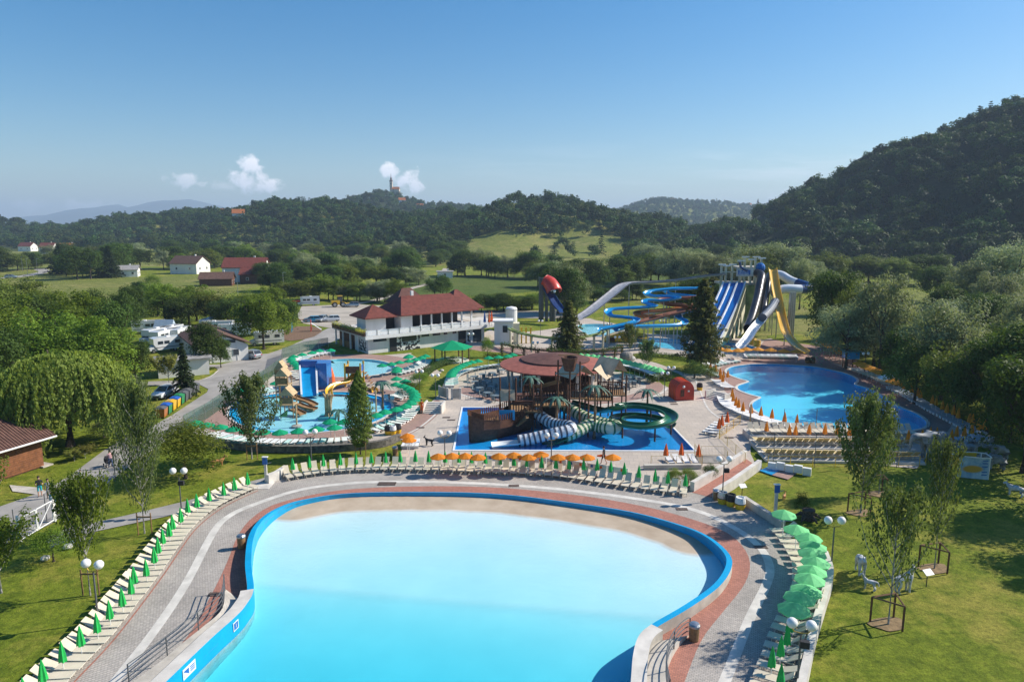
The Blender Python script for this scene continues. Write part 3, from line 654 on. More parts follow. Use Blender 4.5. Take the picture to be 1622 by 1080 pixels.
H['left'] = build_hill('hill', cr, 200, 20, 6, 8, 'forest_floor')
build_hill('mountain', [(-60, 358, 9500), (40, 352, 9500), (110, 341, 9400), (165, 338, 9300), (200, 328, 9200), (228, 334, 9300), (255, 335, 9200), (285, 320, 9000), (310, 318, 9000), (345, 326, 9100), (420, 345, 9300), (520, 356, 9500)], 1900, 90, 8, 60, 'mountain')
build_hill('mountain', [(1150, 360, 11000), (1250, 352, 11000), (1330, 356, 11000)], 1500, 150, 9, 60, 'mountain')
def hz(key, x, y): return float(H[key][0](np.array([x]), np.array([y]))[0])
woods(H['right'][0], H['right'][2], H['right'][1], 270, 9.5, 8, 15, 21)
woods(H['mid'][0], H['mid'][2], H['mid'][1], 235, 9.5, 8, 15, 22)
woods(H['church'][0], H['church'][2], H['church'][1], 420, 13.5, 9, 16, 23)
woods(H['far'][0], H['far'][2], H['far'][1], 720, 19, 10, 18, 24)
woods(H['left'][0], H['left'][2], H['left'][1], 200, 12, 9, 15, 25)
# ================================================================== foliage
mat('bark', (0.10, 0.075, 0.055), 0.95, 0.3, 6, 0.5, 20)
mat('bark_pale', (0.36, 0.34, 0.31), 0.9, 0.35, 5, 0.4, 20)
mat_leaf('leaf_maple', (0.045, 0.09, 0.012), (0.19, 0.26, 0.03), 0.38)
mat_leaf('leaf_dark', (0.024, 0.052, 0.012), (0.095, 0.148, 0.028), 0.32)
mat_leaf('leaf_olive', (0.05, 0.078, 0.014), (0.18, 0.215, 0.04), 0.32)
mat_leaf('leaf_silver', (0.09, 0.12, 0.06), (0.36, 0.40, 0.23), 0.3)
mat_leaf('leaf_willow', (0.08, 0.12, 0.02), (0.28, 0.33, 0.075), 0.42)
mat_leaf('leaf_young', (0.038, 0.07, 0.018), (0.17, 0.21, 0.06), 0.28, gloss=0.35)
mat_leaf('leaf_needle', (0.018, 0.035, 0.014), (0.065, 0.095, 0.036), 0.15)
mat_leaf('leaf_pine', (0.04, 0.055, 0.016), (0.17, 0.17, 0.055), 0.28)
mat_leaf('leaf_reed', (0.07, 0.11, 0.014), (0.24, 0.29, 0.04), 0.4)
mat_leaf('leaf_yellow', (0.09, 0.11, 0.02), (0.30, 0.29, 0.07), 0.3)
mat_leaf('leaf_flower', (0.12, 0.14, 0.02), (0.55, 0.48, 0.08), 0.2)

def unit(a): return a / np.maximum(1e-9, np.linalg.norm(a, axis=1, keepdims=True))
def leafmesh(name, C, Nr, S, m, aspect=0.55, axis=None):
    """many small separate leaf faces: centre, facing and size for each"""
    n = len(C); Nr = unit(Nr); r = RNG.normal(size=(n, 3)) if axis is None else axis
    T = unit(np.cross(Nr, r) if axis is None else axis); B = np.cross(Nr, T)
    s = S[:, None]; fold = Nr * s * 0.12
    V = np.stack([C - T * s * .5, C - B * s * .5 * aspect + fold, C + T * s * .5, C + B * s * .5 * aspect + fold], 1).reshape(-1, 3).astype(np.float32)
    me = bpy.data.meshes.new(name); me.vertices.add(4 * n); me.vertices.foreach_set('co', V.ravel())
    me.loops.add(4 * n); me.loops.foreach_set('vertex_index', np.arange(4 * n, dtype=np.int32))
    me.polygons.add(n); me.polygons.foreach_set('loop_start', np.arange(0, 4 * n, 4, dtype=np.int32)); me.polygons.foreach_set('loop_total', np.full(n, 4, dtype=np.int32))
    me.update(); me.validate(); me.materials.append(MATS[m]); return me
def dirs(n): return unit(RNG.normal(size=(n, 3)))
def crown_round(m, n=9000, size=0.03, clumps=70, crad=0.15, c=(0, 0, .53), rad=(.5, .5, .49), flat=0.0, lumpy=0.25):
    d = dirs(clumps); d[:, 2] = np.where(d[:, 2] < -0.55, -d[:, 2], d[:, 2])
    rr = 0.45 + 0.5 * RNG.random(clumps) ** 0.6; wob = 1 + lumpy * (RNG.random(clumps) - .5) * 2
    cc = d * (rr * wob)[:, None] * (np.array(rad) * 0.86) + np.array(c); cr = crad * (0.6 + 0.8 * RNG.random(clumps))
    k = RNG.integers(0, clumps, n); dd = dirs(n); dd[:, 2] = np.where(RNG.random(n) < .35, np.abs(dd[:, 2]), dd[:, 2])
    q = cc[k] + dd * (cr[k] * (0.55 + 0.45 * RNG.random(n)))[:, None] * np.array([1, 1, .8])
    nr = dd * 0.9 + np.array([0, 0, .5]) + RNG.normal(size=(n, 3)) * .45
    return leafmesh('crown', q, nr, size * (0.6 + 0.8 * RNG.random(n)), m)
def crown_column(m, n=7000, size=0.03, prof=None):
    z = RNG.random(n) ** 0.9; prof = prof or [(0, .15), (.12, .42), (.3, .5), (.55, .44), (.8, .28), (1, .03)]
    r = np.interp(z, [p[0] for p in prof], [p[1] for p in prof]); a = RNG.random(n) * 2 * np.pi
    clump = 0.72 + 0.28 * np.sin(a * 5 + z * 31) * np.sin(z * 47 + a * 2); k = (0.5 + 0.5 * RNG.random(n) ** .5) * clump
    q = np.stack([np.cos(a) * r * k, np.sin(a) * r * k, .1 + z * .9], 1)
    nr = np.stack([np.cos(a), np.sin(a), np.full(n, .4)], 1) + RNG.normal(size=(n, 3)) * .5
    return leafmesh('crown', q, nr, size * (.6 + .8 * RNG.random(n)), m)
def crown_conifer(m, n=7000, size=0.05, layers=16, prof=0.85, droop=0.12, gap=0.35, zmin=.1):
    zs = zmin + (1 - zmin) * np.linspace(0, 1, layers) ** .95; Q = []; A = []; Nn = []
    for L, z in enumerate(zs):
        R = .5 * (1 - (z - zmin) / (1 - zmin)) ** prof + .02; nb = int(6 + 6 * (R / .5))
        for b in range(nb):
            a = 2 * np.pi * (b + RNG.random() * .7) / nb + L; k = max(6, int(n / layers / nb * (0.4 + 1.2 * R / .5))); t = RNG.random(k) ** .7; rb = R * (.45 + .75 * RNG.random())
            wv = (RNG.random(k) - .5) * .16 * (1 - t * .6)
            d = np.array([np.cos(a), np.sin(a), 0]); p = np.array([-np.sin(a), np.cos(a), 0])
            Q.append(d * (t * rb)[:, None] + p * wv[:, None] + np.array([0, 0, 1]) * (z - droop * t ** 1.5 * rb / .5 + (RNG.random(k) - .5) * .03)[:, None])
            A.append(d * 1.0 + p * (np.sign(wv) * .6)[:, None] + RNG.normal(size=(k, 3)) * .25); Nn.append(np.array([0, 0, 1]) + RNG.normal(size=(k, 3)) * .35)
    Q = np.concatenate(Q); A = np.concatenate(A); Nn = np.concatenate(Nn)
    return leafmesh('crown', Q, Nn, size * (.6 + .8 * RNG.random(len(Q))), m, .5)
def crown_weeping(m, strands=520, per=46, size=0.022):
    Q = []; Nn = []; A = []
    for s in range(strands):
        a = RNG.random() * 2 * np.pi; rr = .5 * np.sqrt(RNG.random()) * (0.85 + .2 * np.sin(3 * a + 1)); ztop = .62 + .36 * np.sqrt(max(0, 1 - (rr / .52) ** 2)) + (RNG.random() - .5) * .07
        L = (.25 + .5 * RNG.random()) * (0.4 + 0.9 * rr / .5); L = min(L, ztop - .03); t = RNG.random(per) ** .8
        x = np.cos(a) * (rr + .05 * np.sin(t * 2)) + RNG.normal(size=per) * .008; y = np.sin(a) * (rr + .05 * np.sin(t * 2)) + RNG.normal(size=per) * .008
        Q.append(np.stack([x, y, ztop - t * L], 1)); Nn.append(np.array([np.cos(a), np.sin(a), .35]) + RNG.normal(size=(per, 3)) * .5); A.append(np.array([0, 0, -1]) + RNG.normal(size=(per, 3)) * .25)
    Q = np.concatenate(Q); return leafmesh('crown', Q, np.concatenate(Nn), size * (.7 + .9 * RNG.random(len(Q))), m, .4, np.concatenate(A))
def limbs(n, z0, z1, rmax, up, seed, top=1.0):
    r = np.random.default_rng(seed); out = []
    for i in range(n):
        z = z0 + (z1 - z0) * (i + .5 * r.random()) / n; a = i * 2.4 + r.random(); L = rmax * (1.1 - .75 * (z - z0) / (top - z0)) * (.6 + .5 * r.random())
        p0 = np.array([0, 0, z]); p2 = np.array([np.cos(a) * L, np.sin(a) * L, min(top, z + up * L * 1.4)]); p1 = (p0 + p2) / 2 + np.array([np.cos(a), np.sin(a), -.4]) * L * .12; out.append((p0, p1, p2))
    return out
def trunk_mesh(height=.7, r=.025, lb=(), m='bark'):
    mb = MB(); mb.tube([(0, 0, -0.02), (.004, .003, height * .35), (-.006, .004, height * .7), (0, 0, height)], r, 7, True, [r * 1.25, r * .9, r * .6, r * .22])
    for p0, p1, p2 in lb: mb.tube([p0, p1, p2], r * .4, 5, True, [r * .42, r * .3, r * .12])
    o = mb.build('trunk', m); me = o.data; bpy.data.objects.remove(o); return me
def young(seed, m='leaf_young', nl=22, n=6500, size=.036, rmax=.42, z0=.3, up=1.35, clen=.55):
    lb = limbs(nl, z0, .95, rmax, up, seed); Q = []; Nn = []; r = np.random.default_rng(seed + 9)
    per = n // (nl + 2)
    for p0, p1, p2 in lb + [(np.array([0, 0, .6]), np.array([0, 0, .8]), np.array([0, 0, 1.0]))]:
        k = r.integers(int(per * .5), int(per * 1.5)); t = 1 - clen * r.random(k) ** 1.2
        c = np.where(t[:, None] < .5, p0 + (p1 - p0) * (t * 2)[:, None], p1 + (p2 - p1) * (t * 2 - 1)[:, None]); d = unit(r.normal(size=(k, 3))); sp = .1 * (.4 + .6 * r.random(k))
        Q.append(c + d * sp[:, None]); Nn.append(d + np.array([0, 0, .6]) + r.normal(size=(k, 3)) * .5)
    Q = np.concatenate(Q); Q[:, 2] = np.maximum(Q[:, 2], .16)
    return leafmesh('crown', Q, np.concatenate(Nn), size * (.7 + .7 * r.random(len(Q))), m, .7), trunk_mesh(.95, .016, lb, 'bark_pale')
def bush_mesh(m, n=5000, size=.035): return crown_round(m, n, size, 60, .2, (0, 0, .48), (.5, .5, .52), lumpy=.2)
def reed_mesh(m, n=3000, w=.012):
    a = RNG.random(n) * 2 * np.pi; r0 = .12 * np.sqrt(RNG.random(n)); lean = .42 * RNG.random(n) ** .7; h = .55 + .45 * RNG.random(n); V = []; F = []
    for i in range(n):
        d = np.array([np.cos(a[i]), np.sin(a[i]), 0]); p = np.array([-np.sin(a[i]), np.cos(a[i]), 0]) * w; b = d * r0[i]; mid_ = b + d * lean[i] * .4 + np.array([0, 0, h[i] * .62]); tip = b + d * lean[i] * 1.05 + np.array([0, 0, h[i] * (.98 - .35 * lean[i])])
        o = len(V); V += [b - p, b + p, mid_ + p, mid_ - p, tip]; F += [(o, o + 1, o + 2, o + 3), (o + 3, o + 2, o + 4)]
    mb = MB(); mb.add(V, F); o = mb.build('foliage', m); me = o.data; bpy.data.objects.remove(o); return me
LB = limbs(9, .32, .62, .34, 1.0, 3)
TREES = {}
def kind(name, objname, crowns, trunks): TREES[name] = (objname, crowns, trunks)
tA = trunk_mesh(.72, .026, LB); tB = trunk_mesh(.72, .03, limbs(10, .25, .6, .36, .9, 5)); tC = trunk_mesh(.96, .02, (), 'bark')
kind('maple', 'broadleaf_tree', [crown_round('leaf_maple', 11000, .034), crown_round('leaf_maple', 11000, .034, 55, .17, lumpy=.35)], [tA, tB])
kind('dark', 'broadleaf_tree', [crown_round('leaf_dark', 11000, .034), crown_round('leaf_dark', 11000, .034, 60, .16, (0, 0, .5), (.5, .5, .52), lumpy=.3)], [tA, tB])
kind('olive', 'broadleaf_tree', [crown_round('leaf_olive', 11000, .034, 80, .14, (0, 0, .5), (.5, .5, .52), lumpy=.35)], [tB])
kind('silver', 'willow_tree', [crown_round('leaf_silver', 14000, .026, 90, .13, (0, 0, .5), (.5, .5, .52), lumpy=.3), crown_round('leaf_silver', 14000, .026, 70, .15, (0, 0, .49), (.5, .5, .53), lumpy=.38)], [tB, tA])
kind('weeping', 'weeping_willow', [crown_weeping('leaf_willow', 1100, 60, .032)], [trunk_mesh(.8, .035, limbs(9, .3, .7, .36, 1.0, 8))])
kind('poplar', 'poplar_tree', [crown_column('leaf_olive', 12000, .036)], [tC])
yT = young(91, nl=34, n=9500, size=.026, rmax=.62, z0=.14, up=.45, clen=.9)
kind('tall', 'birch_tree', [yT[0]], [yT[1]]) if True else kind('tall', 'birch_tree', [crown_column('leaf_young', 9000, .026, [(0, .05), (.06, .12), (.14, .38), (.3, .5), (.55, .46), (.8, .3), (1, .05)])], [trunk_mesh(.96, .012, limbs(16, .2, .9, .36, 1.0, 12), 'bark_pale')])
kind('spruce', 'spruce_tree', [crown_conifer('leaf_needle', 9000, .055)], [tC])
kind('pine', 'pine_tree', [crown_conifer('leaf_pine', 16000, .042, 30, .6, .05, zmin=.12), crown_conifer('leaf_pine', 14000, .045, 24, .45, .02, zmin=.14)], [tC])
y1 = young(31, n=6500, up=.8, clen=.85, rmax=.5); y2 = young(44, nl=20, n=3800, rmax=.66, up=.7, z0=.22, clen=.8); y3 = young(57, nl=28, n=7000, rmax=.6, z0=.17, up=.6, clen=.9); y4 = young(63, nl=18, n=2500, rmax=.52, z0=.2, up=.8, clen=.85)
kind('young1', 'young_tree', [y1[0]], [y1[1]]); kind('young2', 'young_tree', [y2[0]], [y2[1]]); kind('young3', 'young_tree', [y3[0]], [y3[1]]); kind('young4', 'young_tree', [y4[0]], [y4[1]])
yL = young(71, 'leaf_maple', 24, 4600, .04, .58, .3, .8, .85); kind('leafy', 'young_tree', [yL[0]], [yL[1]])
yY = young(75, 'leaf_yellow', 20, 5200, .045, .55, .28, .9, .8); kind('yellow', 'young_tree', [yY[0]], [yY[1]])
kind('bush', 'shrub', [bush_mesh('leaf_dark'), bush_mesh('leaf_maple')], [trunk_mesh(.4, .03)])
kind('bushsilver', 'shrub', [bush_mesh('leaf_silver'), bush_mesh('leaf_olive')], [trunk_mesh(.4, .03)])
kind('reed', 'shrub', [bush_mesh('leaf_reed', 9000, .03)], [trunk_mesh(.4, .03)])
_tn = [0]
def plant(k, loc, h, w, label, group=None, cat=None, lean=0.0):
    nm, cs, ts = TREES[k]; i = _tn[0]; _tn[0] += 1
    r = thing(nm, label, cat or ('shrub' if nm == 'shrub' else 'tree'), loc, (i * 2.399) % 6.283, group); r.scale = (w, w, h)
    if lean: r.rotation_euler = (0, lean, 0)
    for part, me in (('trunk', ts[i % len(ts)]), ('crown', cs[i % len(cs)])):
        o = bpy.data.objects.new(part, me); COL.objects.link(o); o.parent = r
    return r
def tree_px(k, u, vb, vt, wpx, label, group=None, z=0.0):
    b = P(u, vb, z); h = Q(u, vt, b.y).z - z; dep = b.y * _c + (CAM_H - z) * _s
    return plant(k, b, h, wpx * dep / FPX, label, group)

# ---- trees in and round the park, each where it stands in the photograph
tree_px('weeping', 112, 706, 560, 192, 'big weeping willow with trailing pale green branches beside the wooden hut')
tree_px('leafy', 143, 942, 763, 78, 'young leafy tree on stakes in front of the white gate')
tree_px('tall', 229, 844, 612, 66, 'tall slim birch on the left lawn, right of the path')
tree_px('leafy', 2, 938, 832, 100, 'bright green small tree cut by the left edge, low in the picture')
tree_px('leafy', -14, 838, 735, 56, 'bright green small tree cut by the left edge beside the wooden hut')
tree_px('young3', 399, 726, 600, 74, 'slender tree standing in front of the left end of the toddler pool')
tree_px('poplar', 571, 719, 588, 56, 'dense dark cone-shaped poplar in front of the toddler pool')
tree_px('young3', 1363, 812, 632, 90, 'leafy young tree in a wooden frame left of the yellow terrace end')
tree_px('young2', 1407, 988, 782, 92, 'sparse young tree in a wooden frame beside the white animal statues')
tree_px('young4', 1480, 900, 703, 62, 'thin sparse young tree in a wooden frame right of the white statues')
tree_px('young1', 1392, 782, 668, 46, 'small tree just behind the tallest framed tree on the right lawn')
tree_px('pine', 1110, 588, 445, 78, 'tall dark conifer in front of the blue lane slide')
tree_px('pine', 900, 572, 478, 66, 'dark irregular conifer behind the round red bar roof')
tree_px('young3', 1024, 584, 540, 30, 'small round tree on the lawn left of the tall conifer')
tree_px('young3', 997, 560, 515, 26, 'small tree beside the yellow slide shelter')
tree_px('bush', 772, 566, 533, 22, 'narrow green tree left of the ivy pergola')
tree_px('spruce', 294, 628, 545, 44, 'dark spruce beside the row of waste bins')
tree_px('yellow', 268, 609, 566, 46, 'yellow-green small tree beside the white parked car')
tree_px('dark', 327, 586, 512, 62, 'dark round tree in front of the white campsite house')
tree_px('dark', 350, 582, 535, 36, 'smaller dark tree at the gable of the white campsite house')
tree_px('maple', 418, 553, 466, 92, 'large green tree with a bare trunk beside the white camper van')
tree_px('dark', 458, 527, 472, 44, 'round tree between the playground and the large camp tree')
tree_px('silver', 212, 655, 596, 60, 'silvery shrub-like tree left of the orange bin')
tree_px('dark', 216, 612, 540, 56, 'dark tree left of the white parked car')
tree_px('reed', 294, 757, 668, 120, 'large spiky yellow-green bush on the left lawn')
for i, (k, u, vb, vt, w) in enumerate([('maple', 20, 585, 478, 120), ('maple', 88, 610, 492, 130), ('maple', 160, 628, 508, 120), ('dark', 60, 570, 470, 100), ('maple', 128, 575, 468, 105), ('dark', 186, 590, 480, 80), ('olive', -20, 540, 446, 110), ('maple', 70, 528, 462, 90), ('olive', 40, 520, 440, 90), ('dark', 150, 535, 462, 70),
                                        ('dark', 214, 520, 450, 44), ('dark', 200, 540, 465, 56), ('maple', 262, 512, 455, 76), ('maple', 300, 513, 466, 80), ('dark', 288, 520, 470, 60), ('olive', 336, 516, 462, 70), ('dark', 362, 522, 472, 66), ('maple', 250, 500, 448, 70), ('maple', 312, 508, 455, 70), ('dark', 222, 470, 446, 30), ('bush', 242, 460, 434, 26),
                                        ('olive', 385, 515, 462, 70), ('maple', 430, 505, 458, 50), ('maple', -40, 620, 490, 130), ('dark', -10, 660, 520, 120), ('dark', 10, 690, 590, 90)]):
    tree_px(k, u, vb, vt, w, f'{ordw(i + 1)} leafy tree of the campsite grove behind the willow, counted from near left', 'campsite grove')
R = [('dark', 1312, 552, 424, 88, 'dark tree right behind the yellow slide'), ('silver', 1392, 592, 432, 110, 'silvery willow at the far right corner of the curved pool'), ('olive', 1352, 570, 450, 70, 'olive tree between the dark tree and the silvery willow by the slides'),
     ('silver', 1488, 632, 472, 136, 'broad silvery willow right of the curved pool'), ('olive', 1448, 640, 540, 96, 'olive bush-like tree over the orange parasols of the curved pool'), ('olive', 1510, 662, 548, 110, 'yellow-green tree above the row of folded orange parasols'), ('dark', 1562, 684, 530, 120, 'dark tree above the end of the shaded lounger row'),
     ('silver', 1640, 660, 500, 130, 'grey-green tree cut by the right edge above the elephants'), ('dark', 1630, 720, 560, 130, 'dark tree cut by the right edge behind the elephants'), ('dark', 1420, 612, 520, 80, 'dark tree behind the blue kiosk of the curved pool'), ('dark', 1600, 700, 590, 90, 'low dark tree behind the small elephants'),
     ('silver', 1540, 500, 412, 110, 'large silvery willow beyond the meadow on the right'), ('silver', 1600, 500, 384, 120, 'tallest silvery willow beyond the meadow at the right edge'), ('silver', 1575, 512, 430, 84, 'lower silvery willow in front of the tallest ones on the right'), ('dark', 1482, 478, 420, 62, 'round dark tree left of the silvery willows beyond the meadow'),
     ('silver', 1266, 490, 410, 54, 'silvery tree behind the navy and white tube slide'), ('silver', 1305, 500, 428, 50, 'silvery tree behind the dark tree by the yellow slide'), ('olive', 1340, 500, 432, 46, 'olive tree behind the dark tree by the yellow slide'), ('silver', 1622, 560, 470, 90, 'silvery tree at the right edge above the small meadow'), ('olive', 1580, 610, 520, 90, 'green tree at the right edge below the small meadow')]
for k, u, vb, vt, w, l in R: tree_px(k, u, vb, vt, w, l)
# trees standing just outside the right edge: their shade falls on the lawn
for i, (x, y, h, w) in enumerate([(47, 60, 11, 9), (47, 51, 11, 8), (44.5, 44, 10, 7), (43.5, 37, 10, 7), (55, 69, 13, 11)]):
    plant('dark', (x, y, 0), h, w, f'{ordw(i + 1)} dark tree past the right edge shading the lawn, from the elephants', 'trees past the right edge')
def belt(pts, n, h, w, kinds, where, group, jitter=1.0, seed=1):
    r = random.Random(seed); n = int(n * 1.35); line = resample(PX(pts, 0, 3, False), count=n)
    for i, (p, t) in enumerate(line):
        sd = Vector((t.y, -t.x, 0)); q = p + sd * r.uniform(-jitter, jitter) + t * r.uniform(-jitter, jitter); hh = r.uniform(*h); ww = hh * r.uniform(*w) * 1.5
        plant(r.choice(kinds), q, hh, ww, f'{ordw(i + 1)} tree from the left {where}', group)
        if r.random() < .6: plant(r.choice(['bush', 'bushsilver']), q + t * r.uniform(2, 5) - sd * r.uniform(0, 2), hh * .4, hh * .55, f'shrub by the {ordw(i + 1)} tree {where}', group + ', shrubs')
belt([(440, 478), (500, 474), (560, 476), (610, 480)], 12, (4, 7.5), (.75, 1.05), ['silver', 'maple', 'olive'], 'in the belt behind the car park', 'belt behind the car park', 3, 2)
belt([(430, 462), (500, 458), (560, 452), (650, 452)], 14, (6, 10), (.7, 1.0), ['dark', 'silver', 'olive', 'dark'], 'in the second belt behind the car park', 'second belt behind the car park', 5, 3)
belt([(440, 448), (530, 440), (600, 436), (660, 434)], 13, (7, 12), (.75, 1.05), ['dark', 'silver', 'dark'], 'in the row at the foot of the wooded ridge', 'row at the foot of the ridge', 6, 4)
belt([(735, 436), (780, 440), (830, 442), (862, 440)], 9, (9, 13), (.75, 1.0), ['dark', 'silver', 'dark', 'olive'], 'in the tall clump before the hill meadow', 'clump before the hill meadow', 8, 5)
belt([(855, 455), (900, 455), (945, 458), (985, 452), (1040, 446), (1080, 446)], 16, (7, 12), (.75, 1.1), ['dark', 'dark', 'silver', 'olive'], 'in the tree row between the fields', 'tree row between the fields', 5, 6)
belt([(1060, 452), (1110, 462), (1160, 462), (1215, 456), (1260, 462)], 15, (10, 17), (.7, 1.0), ['silver', 'dark', 'olive', 'silver'], 'in the tall row behind the slide tower', 'row behind the slide tower', 6, 7)
belt([(1010, 420), (1040, 424), (1110, 420), (1200, 412), (1260, 408)], 16, (8, 14), (.8, 1.1), ['dark', 'dark', 'silver', 'olive'], 'along the far edge of the fields', 'trees along the far field edge', 10, 8)
belt([(1020, 408), (1060, 410), (1100, 414)], 6, (8, 12), (.8, 1.1), ['dark'], 'at the rim of the hill meadow', 'trees at the rim of the hill meadow', 8, 9)
belt([(600, 414), (650, 424), (700, 418), (730, 412)], 9, (8, 15), (.8, 1.1), ['dark', 'olive'], 'left of the hill meadow', 'trees left of the hill meadow', 7, 10)
belt([(95, 434), (130, 440), (170, 442), (205, 430)], 9, (10, 15), (.6, .9), ['dark', 'spruce', 'dark', 'olive'], 'in the dark clump left of the grey-roofed house', 'clump by the grey-roofed house', 5, 11)
belt([(-80, 436), (-20, 430), (30, 428), (62, 426), (90, 425)], 10, (9, 14), (.7, 1.0), ['dark', 'olive', 'spruce'], 'beside the road bend far left', 'trees by the road bend', 5, 12)
belt([(220, 428), (270, 426), (330, 426), (370, 420), (430, 424), (470, 430)], 17, (7, 13), (.75, 1.1), ['silver', 'dark', 'olive', 'maple'], 'among the village houses', 'trees among the village houses', 6, 13)
belt([(90, 412), (180, 410), (260, 408), (350, 408), (450, 412), (560, 412), (640, 408)], 30, (8, 14), (.8, 1.1), ['dark', 'olive', 'dark', 'silver'], 'along the valley foot of the left ridge', 'trees along the valley foot', 14, 14)
belt([(756, 494), (800, 492), (850, 490)], 8, (3.5, 5), (1.0, 1.3), ['bush', 'dark'], 'in the hedge behind the white water tank', 'hedge behind the water tank', 1.5, 15)
belt([(902, 482), (960, 478), (1020, 474), (1060, 480)], 9, (4, 6.5), (.9, 1.2), ['bush', 'olive', 'dark'], 'in the bushes behind the grey lane slide', 'bushes behind the grey slide', 3, 16)
belt([(878, 496), (892, 497), (905, 496)], 3, (10, 13), (.55, .7), ['silver', 'dark'], 'right of the red half-pipe slide', 'trees by the half-pipe slide', 2, 17)
belt([(1290, 454), (1350, 447), (1420, 452), (1500, 452), (1600, 456)], 15, (7, 13), (.8, 1.1), ['silver', 'dark', 'olive'], 'at the foot of the right hill', 'trees at the right hill foot', 6, 21)
belt([(690, 470), (705, 468)], 2, (5, 7), (.8, 1.0), ['dark'], 'behind the restaurant roof', 'trees behind the restaurant roof', 1, 18)
belt([(1080, 500), (1130, 500), (1160, 505)], 4, (7, 10), (.6, .9), ['pine', 'dark'], 'among the winding slides', 'trees among the slides', 2, 19)
# shrubs and grasses in the beds
for i, (k, u, vb, vt, w, l) in enumerate([('reed', 1068, 768, 742, 30, 'grassy green bush left of two behind the right end of the back loungers'), ('reed', 1090, 768, 742, 32, 'grassy green bush right of two behind the right end of the back loungers'), ('bush', 1124, 757, 735, 30, 'round dark bush beside the red brick ramp'),
                                          ('bush', 85, 888, 836, 66, 'mounded fine-leaved bush left of the footpath by the gate'), ('bush', 1268, 815, 778, 26, 'leafy bush by the tree stump on the right lawn'), ('bush', 664, 610, 590, 40, 'low round bush beside the toddler pool lamp'), ('bush', 1100, 600, 572, 46, 'big dark bush left of the red barrel hut'), ('bush', 650, 626, 604, 40, 'bush beside the small stairs'),
                                          ('bushsilver', 165, 692, 668, 50, 'shaded shrub under the weeping willow'), ('bushsilver', 1125, 600, 580, 30, 'clipped bush right of the big dark bush'), ('yellow', 135, 725, 708, 34, 'flowering yellow bed left of the path'), ('yellow', 118, 730, 714, 24, 'small flowering yellow clump at the hut end of the path')]): tree_px(k, u, vb, vt, w, l)
edge = resample(PX([(1285, 540), (1310, 548), (1345, 566), (1385, 588), (1425, 606), (1470, 630), (1510, 655), (1550, 680), (1590, 700), (1640, 716)], 0, 3, False), count=34); re_ = random.Random(9)
for i, (p, t) in enumerate(edge):
    sd = Vector((t.y, -t.x, 0)); q = p - sd * re_.uniform(2.5, 7.5); hh = (re_.uniform(2.5, 5.5) if i % 3 else re_.uniform(5.5, 8)) * (1 if i < 18 else 1.3)
    plant(['bush', 'bushsilver', 'olive', 'silver', 'dark', 'bush'][i % 6], q, hh, hh * re_.uniform(.8, 1.15), f'{ordw(i + 1)} tree or bush from the slides along the shady right edge', 'greenery along the shady right edge')
for i in range(26):
    u, v = re_.uniform(1330, 1640), re_.uniform(478, 585); p = P(u, v); hh = re_.uniform(5, 11)
    if inpoly(u, v, [(1380, 468), (1470, 462), (1470, 500), (1400, 520)]) or inpoly(u, v, [(1505, 505), (1570, 505), (1570, 530), (1505, 535)]): continue
    plant(['silver', 'olive', 'silver', 'dark', 'bushsilver'][i % 5], p, hh, hh * re_.uniform(.9, 1.2), f'{ordw(i + 1)} tree of the loose scrub behind the shady right edge', 'scrub behind the right edge')
def hedge(pts, w, h, label, m='leaf_dark', dens=420):
    line = resample(PX(pts, 0, 3, False), step=.5); n = int(len(line) * .5 * dens * h); Q = []; Nn = []
    idx = RNG.integers(0, len(line), n)
    for i in idx:
        p, t = line[i]; s = RNG.normal(size=3); s = s / np.linalg.norm(s); sd = Vector((t.y, -t.x, 0)); q = p + sd * (s[0] * w * .5) + t * RNG.uniform(-.3, .3); Q.append((q.x, q.y, h * .5 + s[2] * h * .5)); Nn.append((sd.x * s[0], sd.y * s[0], s[2] + .3))
    me = leafmesh('hedge', np.array(Q), np.array(Nn) + RNG.normal(size=(n, 3)) * .3, np.full(n, .16) * (.6 + .8 * RNG.random(n)), m); o = bpy.data.objects.new('hedge', me); COL.objects.link(o); tag(o, label, 'hedge')
hedge([(668, 600), (690, 584), (720, 574)], 1.6, 1.1, 'clipped hedge between the toddler pool and the green parasol arc')
hedge([(1030, 606), (1045, 600), (1060, 604)], 1.5, 1.0, 'clipped hedge at the end of the light green parasol arc')
hedge([(770, 566), (830, 572), (900, 570)], 1.2, .9, 'low hedge below the ivy pergola', dens=300)
hedge([(1000, 568), (1050, 566), (1100, 574), (1130, 578)], 1.6, .9, 'long low hedge in front of the turquoise slide pool', dens=300)

